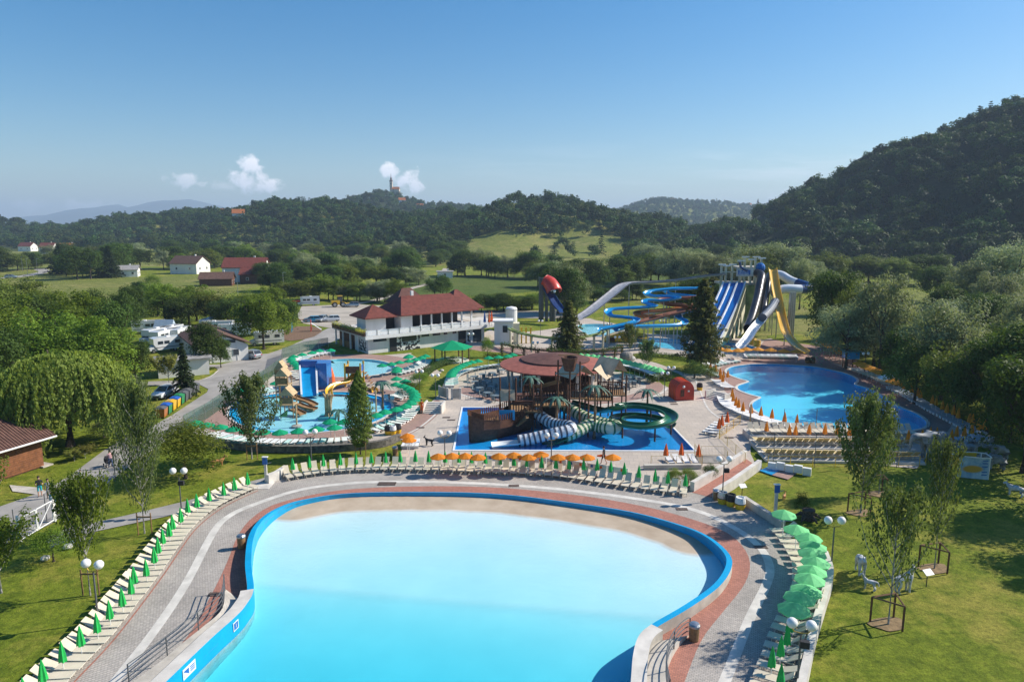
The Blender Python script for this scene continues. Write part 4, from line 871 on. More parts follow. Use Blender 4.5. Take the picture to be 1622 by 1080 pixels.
# ---- woods on the hills: one mass, instanced crowns
def wood_crown(m, n, size, con=False):
    me = crown_conifer(m, n, size * 1.2, 9) if con else crown_round(m, n, size, 22, .22, (0, 0, .52), (.5, .5, .46), lumpy=.3)
    o = bpy.data.objects.new('wood_crown', me); return o
def make_wood():
    col = bpy.data.collections.new('wood_crowns'); cs = [wood_crown('leaf_wood', 620, .12), wood_crown('leaf_wood', 620, .12), wood_crown('leaf_wood_dark', 620, .12), wood_crown('leaf_wood_dark', 520, .1, True), wood_crown('leaf_wood', 620, .12)]
    for c in cs: col.objects.link(c)
    me = bpy.data.meshes.new('woods'); me.from_pydata([w[:3] for w in WOODS], [], [])
    a = me.attributes.new('size', 'FLOAT', 'POINT'); a.data.foreach_set('value', [w[3] for w in WOODS])
    o = bpy.data.objects.new('woodland', me); COL.objects.link(o); tag(o, 'dense mixed wood covering the hills behind the park', 'wood', kind='stuff')
    g = bpy.data.node_groups.new('woods', 'GeometryNodeTree'); g.interface.new_socket('Geometry', in_out='INPUT', socket_type='NodeSocketGeometry'); g.interface.new_socket('Geometry', in_out='OUTPUT', socket_type='NodeSocketGeometry')
    n = g.nodes; L = g.links; gi = n.new('NodeGroupInput'); go = n.new('NodeGroupOutput'); ci = n.new('GeometryNodeCollectionInfo'); ci.inputs[0].default_value = col; ci.inputs[1].default_value = True; ci.inputs[2].default_value = True
    ip = n.new('GeometryNodeInstanceOnPoints'); ip.inputs['Pick Instance'].default_value = True
    ri = n.new('FunctionNodeRandomValue'); ri.data_type = 'INT'; ri.inputs[4].default_value = 0; ri.inputs[5].default_value = len(cs) - 1
    rr = n.new('FunctionNodeRandomValue'); rr.data_type = 'FLOAT_VECTOR'; rr.inputs[0].default_value = (0, 0, 0); rr.inputs[1].default_value = (.12, .12, 6.28)
    na = n.new('GeometryNodeInputNamedAttribute'); na.data_type = 'FLOAT'; na.inputs[0].default_value = 'size'
    rs = n.new('FunctionNodeRandomValue'); rs.data_type = 'FLOAT'; rs.inputs[2].default_value = .75; rs.inputs[3].default_value = 1.25; rs.inputs['Seed'].default_value = 5
    mu = n.new('ShaderNodeMath'); mu.operation = 'MULTIPLY'; L.new(na.outputs[0], mu.inputs[0]); L.new(rs.outputs[1], mu.inputs[1])
    cx = n.new('ShaderNodeCombineXYZ'); L.new(mu.outputs[0], cx.inputs[0]); L.new(mu.outputs[0], cx.inputs[1]); L.new(na.outputs[0], cx.inputs[2])
    L.new(gi.outputs[0], ip.inputs['Points']); L.new(ci.outputs[0], ip.inputs['Instance']); L.new(ri.outputs[2], ip.inputs['Instance Index']); L.new(rr.outputs[0], ip.inputs['Rotation']); L.new(cx.outputs[0], ip.inputs['Scale']); L.new(ip.outputs[0], go.inputs[0])
    md = o.modifiers.new('woods', 'NODES'); md.node_group = g
    print('woods', len(WOODS))
make_wood()
# ================================================================== loungers, parasols, lamps, bins, rails
mat('sling_cream', (0.62, 0.545, 0.42), 0.8, 0.06, 1.5); mat('sling_white', (0.74, 0.74, 0.72), 0.75, 0.05, 1.5); mat('sling_mint', (0.5, 0.68, 0.63), 0.75, 0.06, 1.5); mat('blue_and_shaded_cloth', (0.42, 0.52, 0.62), 0.75, 0.06, 1.5)  # bluish cloth: tree shade put into white slings; the awning's own colour too
mat('frame_cream', (0.62, 0.57, 0.47), 0.5, 0.05, 2); mat('frame_white', (0.72, 0.72, 0.7), 0.5, 0.05, 2)
mat('cloth_green', (0.015, 0.44, 0.08), 0.75, 0.1, 3); mat('cloth_lime', (0.26, 0.85, 0.36), 0.7, 0.08, 3); mat('cloth_jade', (0.0, 0.42, 0.19), 0.75, 0.08, 3)
mat('cloth_orange', (0.85, 0.28, 0.015), 0.75, 0.08, 3); mat('cloth_amber', (0.82, 0.36, 0.03), 0.75, 0.08, 3); mat('cloth_red', (0.75, 0.13, 0.02), 0.75, 0.08, 3)
mat('globe', (0.82, 0.81, 0.78), 0.25, 0.02, 2); mat('brass', (0.5, 0.33, 0.06), 0.4, 0.1, 4, metal=0.3); mat('lamp_pole', (0.11, 0.115, 0.12), 0.5, 0.1, 3)
mat('yellow_paint', (0.72, 0.44, 0.02), 0.5, 0.1, 3); mat('cream_rail', (0.66, 0.5, 0.2), 0.5, 0.08, 3); mat('black', (0.025, 0.025, 0.028), 0.6, 0.15, 4)
mat('wood', (0.30, 0.17, 0.075), 0.75, 0.2, 3, 0.3, 20); mat('wood_pale', (0.5, 0.36, 0.2), 0.75, 0.16, 3, 0.3, 20); mat('wood_dark', (0.13, 0.055, 0.03), 0.7, 0.25, 3, 0.3, 20); mat('wood_post', (0.22, 0.12, 0.06), 0.8, 0.2, 3, 0.3, 20)
ZD = 0.026
def translucent_cloth(n):
    m = MATS[n]; nt = m.node_tree; b = nt.nodes['Principled BSDF']; src = b.inputs['Base Color'].links[0].from_socket
    tr = nt.nodes.new('ShaderNodeBsdfTranslucent'); nt.links.new(src, tr.inputs[0]); mx = nt.nodes.new('ShaderNodeMixShader'); mx.inputs[0].default_value = 0.4
    nt.links.new(b.outputs[0], mx.inputs[1]); nt.links.new(tr.outputs[0], mx.inputs[2]); nt.links.new(mx.outputs[0], nt.nodes['Material Output'].inputs[0])
for n in ('cloth_lime', 'cloth_jade', 'cloth_orange', 'cloth_amber'): translucent_cloth(n)
# lounger: foot at +X, head at -X; backrest raised
def make_lounger(sling, frame, back=32, slim=False):
    def mk():
        r = thing('sun_lounger', 'x', 'sun lounger')
        b = MB().box((0.36, 0, 0.34), (1.26, 0.53, 0.035)); b.build('seat', sling, r)
        a = math.radians(back); L = 0.78; c = (-0.25 - math.cos(a) * L / 2, 0, 0.345 + math.sin(a) * L / 2)
        MB().box(c, (L, 0.53, 0.035), ry=a).build('backrest', sling, r)
        if not slim:
            f = MB()
            for s in (-1, 1): f.box((0.05, s * 0.275, 0.335), (1.92, 0.035, 0.055))
            f.box((0.98, 0, 0.335), (0.04, 0.55, 0.05)); f.box((-0.88, 0, 0.335), (0.04, 0.55, 0.05)); f.build('frame', frame, r)
            for x in (0.78, -0.62):
                for s in (-1, 1): MB().bar((x, s * 0.3, 0.0), (x * .93, s * 0.3, 0.32), 0.022, n=5).build('leg', frame, r)
            MB().bar((-.62, .2, .34), (-.6, .2, .345 + math.sin(a) * .4), .012, n=4).build('prop', frame, r)
        else:
            for x in (0.78, -0.62): MB().box((x, 0, 0.16), (0.04, 0.5, 0.32)).build('leg_frame', frame, r)
        return r
    return Proto(mk)
class Multi:
    def __init__(s, *p): s.p = p; s.r = random.Random(3)
    def put(s, *a, **k): return s.r.choice(s.p).put(*a, **k)
L_cream = Multi(*[make_lounger('sling_cream', 'frame_cream', q) for q in (24, 32, 33, 40)]); L_white = make_lounger('sling_white', 'frame_white', 12, True); L_flat = make_lounger('sling_white', 'frame_white', 8, True)
L_mint = make_lounger('sling_mint', 'frame_white', 14, True); L_shaded = make_lounger('blue_and_shaded_cloth', 'frame_white', 8, True); L_up = Multi(*[make_lounger('sling_cream', 'frame_cream', q) for q in (38, 46, 48, 52)]); mat('sling_yellow', (.62, .47, .22), .8, .06, 1.5); L_yel = make_lounger('sling_yellow', 'frame_cream', 42)
FAR = {'sling_white': MB(), 'sling_mint': MB()}
def far_row(px, n, side, m='sling_white'):
    r = random.Random(n)
    for p, t in resample(PX(px, 0, 4, False), count=n):
        d = Vector((t.y, -t.x, 0)) * side; a = math.atan2(d.y, d.x); mb = FAR['sling_mint' if r.random() < .25 else m]; mb.box((p.x, p.y, .36), (1.25, .58, .05), rz=a); q = p - d * .95; mb.box((q.x, q.y, .48), (.75, .58, .04), rz=a, ry=.35); mb.box((p.x, p.y, .19), (1.3, .08, .3), rz=a)
def row(proto, px, n, side, what, where, group, z=ZD, first='left', world=None, jit=.03, alt=None):
    """n loungers along a line; side=+1: feet to the right of the line's direction"""
    line = world or PX(px, 0, 4, False); rs = resample(line, count=n); r = random.Random(len(what) + n)
    for i, (p, t) in enumerate(rs):
        d = Vector((t.y, -t.x, 0)) * side
        pr = alt if (alt and r.random() < .3) else proto
        w2 = what if pr is proto or alt is None else what.replace('white', 'mint')
        pr.put((p.x + r.uniform(-jit, jit), p.y + r.uniform(-jit, jit), z), math.atan2(d.y, d.x) + r.uniform(-.045, .045), f'{ordw(i + 1)} {w2} from the {first} {where}', group)
left_line = [(40, 1128), (86, 1078), (150, 1013), (222, 925), (258, 876), (285, 841), (318, 813), (352, 793), (394, 774)]
row(L_cream, left_line, 40, 1, 'cream lounger', 'in the row left of the wave pool', 'loungers left of the wave pool', first='near end')
ll_ = PX(left_line, 0, 4, False); band('deck_edge', ll_, 1.0, 1.1, .026, 'paver_red')
back_line = [(456, 757), (490, 751), (523, 747), (573, 743.5), (647, 743), (745, 746), (800, 748), (874, 752), (948, 762.5), (1022, 773.5), (1083, 781)]
row(L_up, back_line, 46, 1, 'cream lounger', 'in the row behind the wave pool', 'loungers behind the wave pool')
right_line = [(1242, 846), (1255, 860), (1272, 886), (1281, 912), (1279, 946), (1264, 982), (1249, 1016), (1238, 1050), (1226, 1085), (1216, 1120)]
row(L_cream, right_line, 23, 1, 'cream lounger', 'in the row under the right green parasols', 'loungers right of the wave pool', first='far end')
# parasols
def closed_parasol(cloth, h=1.8, cl=1.05, r=.22, pole='white'):
    def mk():
        t = thing('parasol', 'x', 'parasol'); MB().bar((0, 0, 0), (0, 0, h), .022, n=6).build('pole', pole, t)
        mb = MB(); n = 12; prof = [(1.0, h - cl), (.85, h - cl * .7), (.5, h - cl * .3), (.12, h + .02), (.02, h + .06)]; vs = []
        for q, z in prof:
            for k in range(n): a = 2 * math.pi * k / n; rr = r * q * (1 if k % 2 else .72); vs.append((rr * math.cos(a), rr * math.sin(a), z + (.05 if (k % 4 == 0 and q == 1) else 0)))
        mb.add(vs, [(i * n + k, i * n + (k + 1) % n, (i + 1) * n + (k + 1) % n, (i + 1) * n + k) for i in range(len(prof) - 1) for k in range(n)] + [tuple(range(n - 1, -1, -1))])
        mb.build('canopy', cloth, t); return t
    return Proto(mk)
def open_parasol(cloth, r=1.1, h=2.25, drop=.5, n=8, tilt=0.0, small=False):
    def mk():
        t = thing('parasol', 'x', 'parasol'); MB().bar((0, 0, 0), (0, 0, h), .022, n=6).build('pole', 'white', t)
        mb = MB(); vs = [(0, 0, h + .03)]; m = n; rings = [(.5, .58), (1.0, 0.0), (1.0, -.16)]
        for q, f in rings:
            for k in range(m):
                a = 2 * math.pi * k / m; sag = 1.0; z = h - drop + drop * f
                vs.append((r * q * sag * math.cos(a), r * q * sag * math.sin(a), z))
        fs = [(0, 1 + k, 1 + (k + 1) % m) for k in range(m)] + [(1 + i * m + k, 1 + (i + 1) * m + k, 1 + (i + 1) * m + (k + 1) % m, 1 + i * m + (k + 1) % m) for i in range(len(rings) - 1) for k in range(m)]
        mb.add(vs, fs); mb.build('canopy', cloth, t)
        if not small:
            for k in range(n): a = 2 * math.pi * k / n; MB().bar((0, 0, h - .03), (r * .98 * math.cos(a), r * .98 * math.sin(a), h - drop - .01), .008, n=4).build('rib', 'frame_white', t)
            MB().lathe([(.22, 0), (.22, .07), (.05, .1), (.03, .3)], 10).build('foot', 'concrete', t)
        return t
    return Proto(mk)
U_green = closed_parasol('cloth_green'); U_orange = closed_parasol('cloth_amber', 2.0, 1.1, .26); U_red = closed_parasol('cloth_red', 2.0, 1.15, .27)
U_lime = open_parasol('cloth_lime', .88, 2.2, .38); U_jade = open_parasol('cloth_jade', .84, 2.1, .36, small=True); U_or = open_parasol('cloth_orange', .76, 2.0, .34, small=True); U_limes = open_parasol('cloth_lime', .9, small=True); U_amb = open_parasol('cloth_amber', 1.1, 2.2, .42, small=True)
def put_at(proto, uv, zc, i, what, where, group, first='left', z=ZD):
    p = P(uv[0], uv[1], zc); proto.put((p.x, p.y, z), random.uniform(0, 1), f'{ordw(i + 1)} {what} from the {first} {where}', group)
lp = [(37, 1093), (67, 1064), (98, 1034), (127, 1009), (153, 988), (173, 967), (193, 947), (207, 928), (212, 912), (231, 900), (244, 880), (250, 865), (257.5, 850), (267.5, 839), (273, 828), (286, 817), (297, 802), (311.5, 794), (331, 784), (354, 775), (371, 767), (392, 759)]
for i, q in enumerate(lp): put_at(U_green, q, 1.22, i, 'folded green parasol', 'along the left lounger row', 'folded parasols left of the wave pool', 'near end')
bp_ = [463.5, 490, 512, 539, 564, 588, 611, 634, 658, 679, 705, 727, 747, 769, 792, 814, 835, 858, 880.6, 901.6, 924.5, 946, 967.7, 989, 1012, 1038, 1058, 1086]
by_ = np.interp(bp_, [455, 500, 563, 600, 660, 760, 860, 950, 1000, 1040, 1090], [737, 731, 727, 725, 723.5, 725.5, 733, 737, 745, 754, 762])
for i, (x, y) in enumerate(zip(bp_, by_)): put_at(U_green, (x, y), 1.22, i, 'folded green parasol', 'behind the back lounger row', 'folded parasols behind the wave pool')
for i, q in enumerate([(1242, 812), (1262, 836), (1281, 849), (1288, 862), (1286.5, 873), (1292, 887), (1286.5, 901), (1283, 914), (1277, 932), (1267, 943), (1258, 961)]):
    put_at(U_lime, q, 2.0, i, 'open light green parasol', 'right of the wave pool', 'open parasols right of the wave pool', 'far end')
for i, q in enumerate([(1251.5, 987), (1247.5, 1007), (1237, 1025), (1223, 1042), (1237, 1070)]): put_at(U_green, q, 1.22, i, 'folded green parasol', 'among the right loungers', 'folded parasols right of the wave pool', 'far end')
for i, q in enumerate([(694, 721), (716, 720), (737, 720), (757, 722), (790, 720.5), (814, 719), (837, 722), (857, 717.5), (884, 722), (907, 722), (930, 722), (971, 722)]):
    put_at(U_or, q, 1.85, i, 'open orange parasol', 'in the row before the pirate pool', 'orange parasols before the pirate pool')
for i, q in enumerate([(645, 688), (648, 694)]): put_at(U_or, q, 1.9, i, 'open orange parasol', 'of the pair beside the barrel bins', 'orange parasols by the barrel bins')
for i, q in enumerate([(1055, 716), (1079.5, 715), (1106.5, 717)]): put_at(U_red, q, 1.2, i, 'folded red-orange parasol', 'before the pirate pool corner', 'folded parasols by the pirate pool')
for i, q in enumerate([(1139, 674), (1143.5, 669), (1152, 664)]): put_at(U_red, q, 1.2, i, 'folded red-orange parasol', 'beside the yellow railing stairs', 'folded parasols by the yellow railing')
# arcs of jade parasols round the toddler pools, and of lime ones right of the round bar
def arc(proto, px, zc, n, what, where, group, first='left'):
    line = resample(catmull([P(u, v, zc) for u, v in px], 4), count=n)
    for i, (p, _) in enumerate(line): proto.put((p.x, p.y, ZD), random.uniform(0, 1), f'{ordw(i + 1)} {what} from the {first} {where}', group)
G = 'jade parasols round the toddler pools'
arc(U_jade, [(310, 670), (330, 674), (352, 677), (385, 682), (420, 685), (445, 685), (480, 682), (508, 679), (530, 677)], 1.8, 10, 'jade green parasol', 'along the near toddler pool', G)
arc(U_jade, [(523, 668), (545, 668)], 1.8, 2, 'jade green parasol', 'of the pair in the toddler pool', G)
arc(U_jade, [(596, 658), (612, 652), (630, 648), (645, 642), (655, 634), (657, 625), (650, 617), (640, 612), (627, 609)], 1.8, 12, 'jade green parasol', 'right of the toddler pool', G, 'near end')
arc(U_jade, [(628, 600), (642, 604)], 1.8, 2, 'jade green parasol', 'above the toddler pool arc', G)
arc(U_jade, [(605, 579), (619, 577), (634, 574), (648, 572), (664, 568), (674, 564)], 1.8, 7, 'jade green parasol', 'right of the small round pool', G)
arc(U_jade, [(628, 588), (629, 584)], 1.8, 2, 'jade green parasol', 'at the small round pool rim', G, 'near end'); arc(U_jade, [(646, 566), (648, 564)], 1.8, 2, 'jade green parasol', 'of the pair near the restaurant wall', G, 'near end')
arc(U_jade, [(472, 583), (470, 578), (461, 571), (463, 566), (472, 563), (484, 561), (494, 559), (505, 556), (515, 555), (524, 555)], 1.8, 10, 'jade green parasol', 'left of the small round pool', G, 'near end')
arc(U_jade, [(409, 611), (437, 607)], 1.8, 2, 'jade green parasol', 'of the pair beside the wire fence', G); arc(U_jade, [(384, 619), (395, 617)], 1.8, 2, 'jade green parasol', 'of the pair behind the slender tree', G)
arc(U_jade, [(714, 595), (718, 588), (728, 581), (742, 575), (757, 572)], 1.8, 10, 'jade green parasol', 'in the arc left of the round bar', 'jade parasols left of the round bar', 'near end')
arc(U_jade, [(774, 567), (785, 566), (802, 565), (812, 562)], 1.8, 4, 'jade green parasol', 'behind the round bar', 'jade parasols behind the round bar')
arc(U_limes, [(920, 564), (935, 565), (950, 567), (970, 570), (990, 574), (1008, 578), (1025, 582), (1044, 587)], 1.8, 16, 'light green parasol', 'in the arc right of the round bar', 'light green parasols right of the round bar')
# white loungers
def wrow(px, n, side, where, g, first='left', proto=None, what='white lounger', alt=None): row(proto or L_white, px, n, side, what, where, g, first=first, alt=alt)
far_row([(712, 614), (712, 604), (724, 595), (745, 588), (770, 583), (796, 580)], 26, -1)
far_row([(960, 576), (990, 582), (1015, 588), (1032, 594), (1046, 600)], 22, -1)
wrow([(336, 692), (370, 699), (420, 704), (480, 705), (540, 702), (568, 698)], 24, -1, 'in the front row of the toddler pool', 'loungers of the toddler pool', alt=L_mint)
wrow([(592, 684), (620, 676), (642, 664), (656, 648)], 14, 1, 'in the row by the barrel bins', 'loungers of the toddler pool', alt=L_mint)
wrow([(612, 634), (632, 632), (645, 622)], 8, 1, 'inside the toddler pool arc', 'loungers of the toddler pool')
far_row([(632, 594), (655, 588), (672, 580), (678, 573)], 14, 1)
far_row([(478, 574), (490, 567), (510, 563), (526, 560)], 12, 1); far_row([(460, 592), (475, 602)], 5, 1)
wrow([(405, 628), (436, 620)], 6, 1, 'by the wire fence', 'loungers by the wire fence', alt=L_mint)
wrow([(642, 707), (660, 707)], 5, 1, 'in the stack beside the iron dog', 'loungers beside the iron dog')
wrow([(1060, 733), (1098, 733)], 4, 1, 'inside the cream railing', 'loungers inside the cream railing')
far_row([(1123, 582), (1150, 577), (1168, 574)], 9, 1); far_row([(1118, 588), (1134, 594), (1142, 598)], 8, -1); wrow([(1136, 606), (1144, 612), (1152, 617)], 7, -1, 'at the notch of the curved pool', 'loungers of the curved pool', 'far end')
wrow([(1148, 634), (1154, 645), (1170, 654), (1190, 662), (1212, 669), (1238, 676), (1262, 681)], 26, -1, 'left of the curved pool', 'loungers along the curved pool', 'far end', L_flat)
far_row([(1183, 567.5), (1220, 568), (1262, 569)], 26, 1); wrow([(1128, 689), (1136, 682), (1144, 675)], 5, -1, 'below the red-orange parasols', 'loungers by the yellow railing', 'near end')
far_row([(1298, 546), (1315, 553), (1335, 562)], 12, -1); far_row([(1355, 587), (1380, 597), (1405, 609)], 13, -1)
wrow([(1412, 616), (1440, 630), (1470, 648), (1500, 664), (1530, 680), (1548, 690)], 30, -1, 'under shady trees that tint it', 'loungers in the shaded row', 'far end', L_shaded, 'grey-blue lounger'); wrow([(1522, 702), (1540, 700), (1556, 696)], 5, -1, 'tinted by shade at the terrace corner', 'loungers in the shaded corner', proto=L_shaded, what='grey-blue lounger')
# orange parasols of the right pool
O = 'folded orange parasols of the curved pool'
for i, q in enumerate([(1125.5, 579), (1133.5, 584), (1141, 590), (1146, 594), (1153, 593), (1142, 596), (1145, 600), (1160, 623), (1161.5, 630), (1166, 637), (1170, 640), (1177, 645.5), (1190, 648.5), (1205.5, 652.5), (1223, 656.5), (1243, 662), (1262.5, 665.5)]): put_at(U_orange, q, 1.35, i, 'folded orange parasol', 'left of the curved pool', O, 'far end')
for i, q in enumerate([(1214.5, 677), (1250.5, 682), (1260.5, 682), (1282, 681), (1307, 681), (1326.5, 681), (1346, 683), (1410, 685), (1439, 691), (1461, 690), (1474, 686), (1484, 687), (1507.5, 690), (1515.5, 684.5), (1528, 684), (1539.5, 680)]): put_at(U_orange, q, 1.35, i, 'folded orange parasol', 'in the row above the yellow terrace', O)
for i, q in enumerate([(1432, 611), (1444, 616), (1454, 622), (1458, 625), (1477, 634), (1483, 636), (1493, 643), (1500, 648), (1510.5, 651), (1518, 656), (1536, 663), (1541, 665), (1550, 672), (1551.5, 675), (1560, 674)]): put_at(U_orange, q, 1.35, i, 'folded orange parasol', 'under shady trees that tint it', 'folded orange parasols under the trees', 'far end')
arc(U_amb, [(1301, 539), (1312, 545), (1325, 552), (1335, 558)], 2.0, 8, 'open amber parasol', 'under the dark trees by the slides', 'amber parasols under the trees', 'far end'); arc(U_amb, [(1362, 574), (1380, 582), (1398, 589)], 2.0, 6, 'open amber parasol', 'in the middle tree shade', 'amber parasols under the trees', 'far end'); arc(U_amb, [(1416, 602), (1424, 605)], 2.0, 2, 'open amber parasol', 'beside the white parasol', 'amber parasols under the trees', 'far end')
arc(U_amb, [(1138, 556), (1160, 560), (1186, 557), (1208, 558), (1226, 559), (1238, 560), (1250, 561), (1262, 561)], 1.4, 8, 'open amber parasol', 'in the row below the yellow slide', 'amber parasols below the slides')
for k_, mb_ in FAR.items(): tag(mb_.build('distant_sun_loungers', k_), 'mass of pale loungers round the far pools and the round bar', 'sun lounger', kind='stuff')
pu = P(1409, 595, 2.1); U_w = open_parasol('sling_white', 1.5, 2.3, .55); U_w.put((pu.x, pu.y, ZD), 0, 'single white parasol under the trees of the curved pool')

# yellow terrace: three stepped rows of cream loungers
for k, (ya, yb, xa, xb, zt, n) in enumerate([(693, 696, 1182, 1448, .62, 26), (708, 712, 1192, 1440, .42, 23), (724, 729, 1206, 1455, .22, 22)]):
    A = P(xa, ya); B = P(xb, yb); d = (B - A).normalized(); sd = Vector((-d.y, d.x, 0))
    mb = MB(); mb.add([A - sd * 1.35 + Vector((0, 0, 0)), B - sd * 1.35, B + sd * 1.4, A + sd * 1.4] + [q + Vector((0, 0, zt)) for q in (A - sd * 1.35, B - sd * 1.35, B + sd * 1.4, A + sd * 1.4)], [(0, 1, 5, 4), (1, 2, 6, 5), (2, 3, 7, 6), (3, 0, 4, 7), (4, 5, 6, 7)])
    tag(mb.build('terrace', 'concrete_pale'), f'{["upper", "middle", "lower"][k]} pale step of the lounger terrace below the curved pool', 'terrace')
    row(L_up if k == 0 else L_yel, None, n, 1 if k == 0 else -1, 'cream lounger', f'on the {["upper", "middle", "lower"][k]} terrace step', f'loungers on the {["upper", "middle", "lower"][k]} terrace step', z=zt + .004, world=[A + d * .5, B - d * .5])
def railing(pts, h, label, m='cream_rail', bars=0.14, rails=(1.0, .12), post=2.0, rr=.018, name='railing', pr=.03):
    r = thing(name, label, 'railing', tuple(pts[0])); o0 = Vector(pts[0]); pts = [Vector(p) - o0 for p in pts]
    for f in rails: MB().tube([p + Vector((0, 0, h * f)) for p in pts], rr, 5).build('rail', m, r)
    for p, _ in resample(pts, step=post): MB().bar(p, p + Vector((0, 0, h)), pr, n=5).build('post', m, r)
    if bars:
        mb = MB()
        for p, _ in resample(pts, step=bars): mb.bar(p + Vector((0, 0, h * .12)), p + Vector((0, 0, h)), .007, n=3, cap=False)
        o = mb.build('bars', m, r); o['kind'] = 'stuff'
    return r
W = lambda lst, z=ZD: [P(u, v, z) for u, v in lst]
railing(W([(1031, 738), (1112, 737)]), 1.0, 'cream railing in front of four white loungers near the pirate pool'); railing(W([(1112, 737), (1104, 724), (1100, 718)]), 1.0, 'short cream railing right of the four white loungers'); railing(W([(1110, 722), (1146, 722), (1152, 730)]), 1.0, 'cream railing over the dark stair well')
railing(W([(1140, 695), (1157, 712), (1180, 733)]), 1.0, 'cream railing along the left of the terrace path'); railing(W([(1139, 694), (1155, 683), (1172, 671)]), 1.0, 'yellow railing beside the red-orange parasols', 'yellow_paint')
railing(W([(1414, 697), (1462, 722), (1466, 735)], .1), 1.0, 'yellow railing at the right end of the terrace', 'yellow_paint', bars=0); railing(W([(1216, 738), (1330, 741), (1456, 738)], .2), 1.0, 'yellow panel railing along the lower terrace edge', 'yellow_paint', bars=0)
# stair well beside the cream railing
w = MB(); w.box6(P(1104, 733).x, P(1150, 733).x, P(1120, 734).y, P(1120, 722).y, 0.02, .06); tag(w.build('stairwell_roof', 'concrete_dark'), 'dark stair well cover right of the cream railing', 'stairs')
w = MB(); w.strip(W([(1020, 743), (1110, 742)], 0), -.2, .2, 0, .45); tag(w.build('planter_wall', 'concrete'), 'low planter wall below the cream railing', 'wall')
# rails of the ramps
railing([p for p in rail_l[1:]], 1.05, 'grey steel railing along the left ramp of the wave pool', 'lamp_pole', bars=0, rails=(1.0, .75, .5, .25), post=2.2, rr=.028, pr=.035)
railing([p for p in rail_r], 1.05, 'grey steel railing along the right ramp of the wave pool', 'lamp_pole', bars=0, rails=(1.0, .75, .5, .25), post=2.0, rr=.028, pr=.035)
# signs on the blue wall
mat('sign_blue', (0.02, 0.12, 0.4), 0.5, .05, 3)
def text_mesh(body, size, m, parent, loc, rot, align='CENTER', name='lettering'):
    c = bpy.data.curves.new('t', 'FONT'); c.body = body; c.size = size; c.align_x = align; c.align_y = 'CENTER'; c.extrude = .004
    o = bpy.data.objects.new('t', c); COL.objects.link(o); dg = bpy.context.evaluated_depsgraph_get(); me = bpy.data.meshes.new_from_object(o.evaluated_get(dg)); bpy.data.objects.remove(o)
    me.materials.clear(); me.materials.append(MATS[m]); q = bpy.data.objects.new(name, me); COL.objects.link(q); q.location = loc; q.rotation_euler = rot
    if parent: q.parent = parent
    return q
def wall_sign(u, v, w_, h_, label, draw):
    # nearest point of the wall run at that picture place
    best = min(((proj(p.x, p.y, p.z - .5)[0] - u) ** 2 + (proj(p.x, p.y, p.z - .5)[1] - v) ** 2, i) for i, p in enumerate(wall_line)); i = best[1]; p = wall_line[i]; q = wall_line[i + 1] if i + 1 < len(wall_line) else wall_line[i - 1]
    t = Vector((q.x - p.x, q.y - p.y, 0)).normalized(); n = Vector((t.y, -t.x, 0)); slope = (q.z - p.z) / max(.01, Vector((q.x - p.x, q.y - p.y)).length)
    s = thing('depth_sign', label, 'sign', (p.x + n.x * .02, p.y + n.y * .02, p.z - .5), math.atan2(-t.y, -t.x) + math.pi * 0)
    s.rotation_euler = (0, 0, math.atan2(t.y, t.x)); MB().box((0, -.01, 0), (w_, .02, h_)).build('board', 'white', s); draw(s, w_, h_); return s
def d1(s, w_, h_): MB().box((0, -.0225, 0), (w_ * .8, .004, h_ * .8)).build('panel', 'sign_blue', s); text_mesh('1', .34, 'white', s, (0, -.03, 0), (math.pi / 2, 0, 0), name='figure')
def d2(s, w_, h_):
    MB().box((-w_ * .24, -.0225, 0), (w_ * .4, .004, h_ * .6)).build('pictogram', 'sign_blue', s); MB().add([(-w_ * .42, -.027, -h_ * .28), (-w_ * .06, -.027, -h_ * .28), (-w_ * .42, -.027, h_ * .22)], [(0, 1, 2)]).build('pictogram_slope', 'white', s)
    for k in range(3): MB().box((w_ * .24, -.0225, h_ * (.2 - .2 * k)), (w_ * .36, .004, h_ * .11)).build('text_line', 'sign_blue', s)
wall_sign(369, 988, .5, .5, 'small square depth sign on the blue pool wall', d1); wall_sign(296, 1064, 1.0, .55, 'wide white bathing rules sign on the blue pool wall', d2)
# lamps with two globes
def make_lamp(h=3.6, box=False):
    def mk():
        t = thing('street_lamp', 'x', 'lamp'); MB().bar((0, 0, 0), (0, 0, h - .55), .055, .045, 8).build('pole', 'lamp_pole', t); MB().lathe([(.11, 0), (.1, .12), (.06, .2)], 8).build('base', 'lamp_pole', t)
        a = MB(); a.tube([(-.42, 0, h - .3), (-.3, 0, h - .48), (0, 0, h - .52), (.3, 0, h - .48), (.42, 0, h - .3)], .028, 6); a.build('arm', 'brass', t)
        for s in (-1, 1): g = MB().ball((s * .42, 0, h - .06), .26, 14, 10).build('globe', 'globe', t, smooth=True); MB().lathe([(.07, h - .33), (.09, h - .27)], 8, (s * .42, 0, 0)).build('holder', 'brass', g)
        if box: MB().box((.18, -.1, h - 1.0), (.42, .26, .34)).build('speaker', 'black', t)
        return t
    return Proto(mk)
Lp = make_lamp(); Lb = make_lamp(3.6, True)
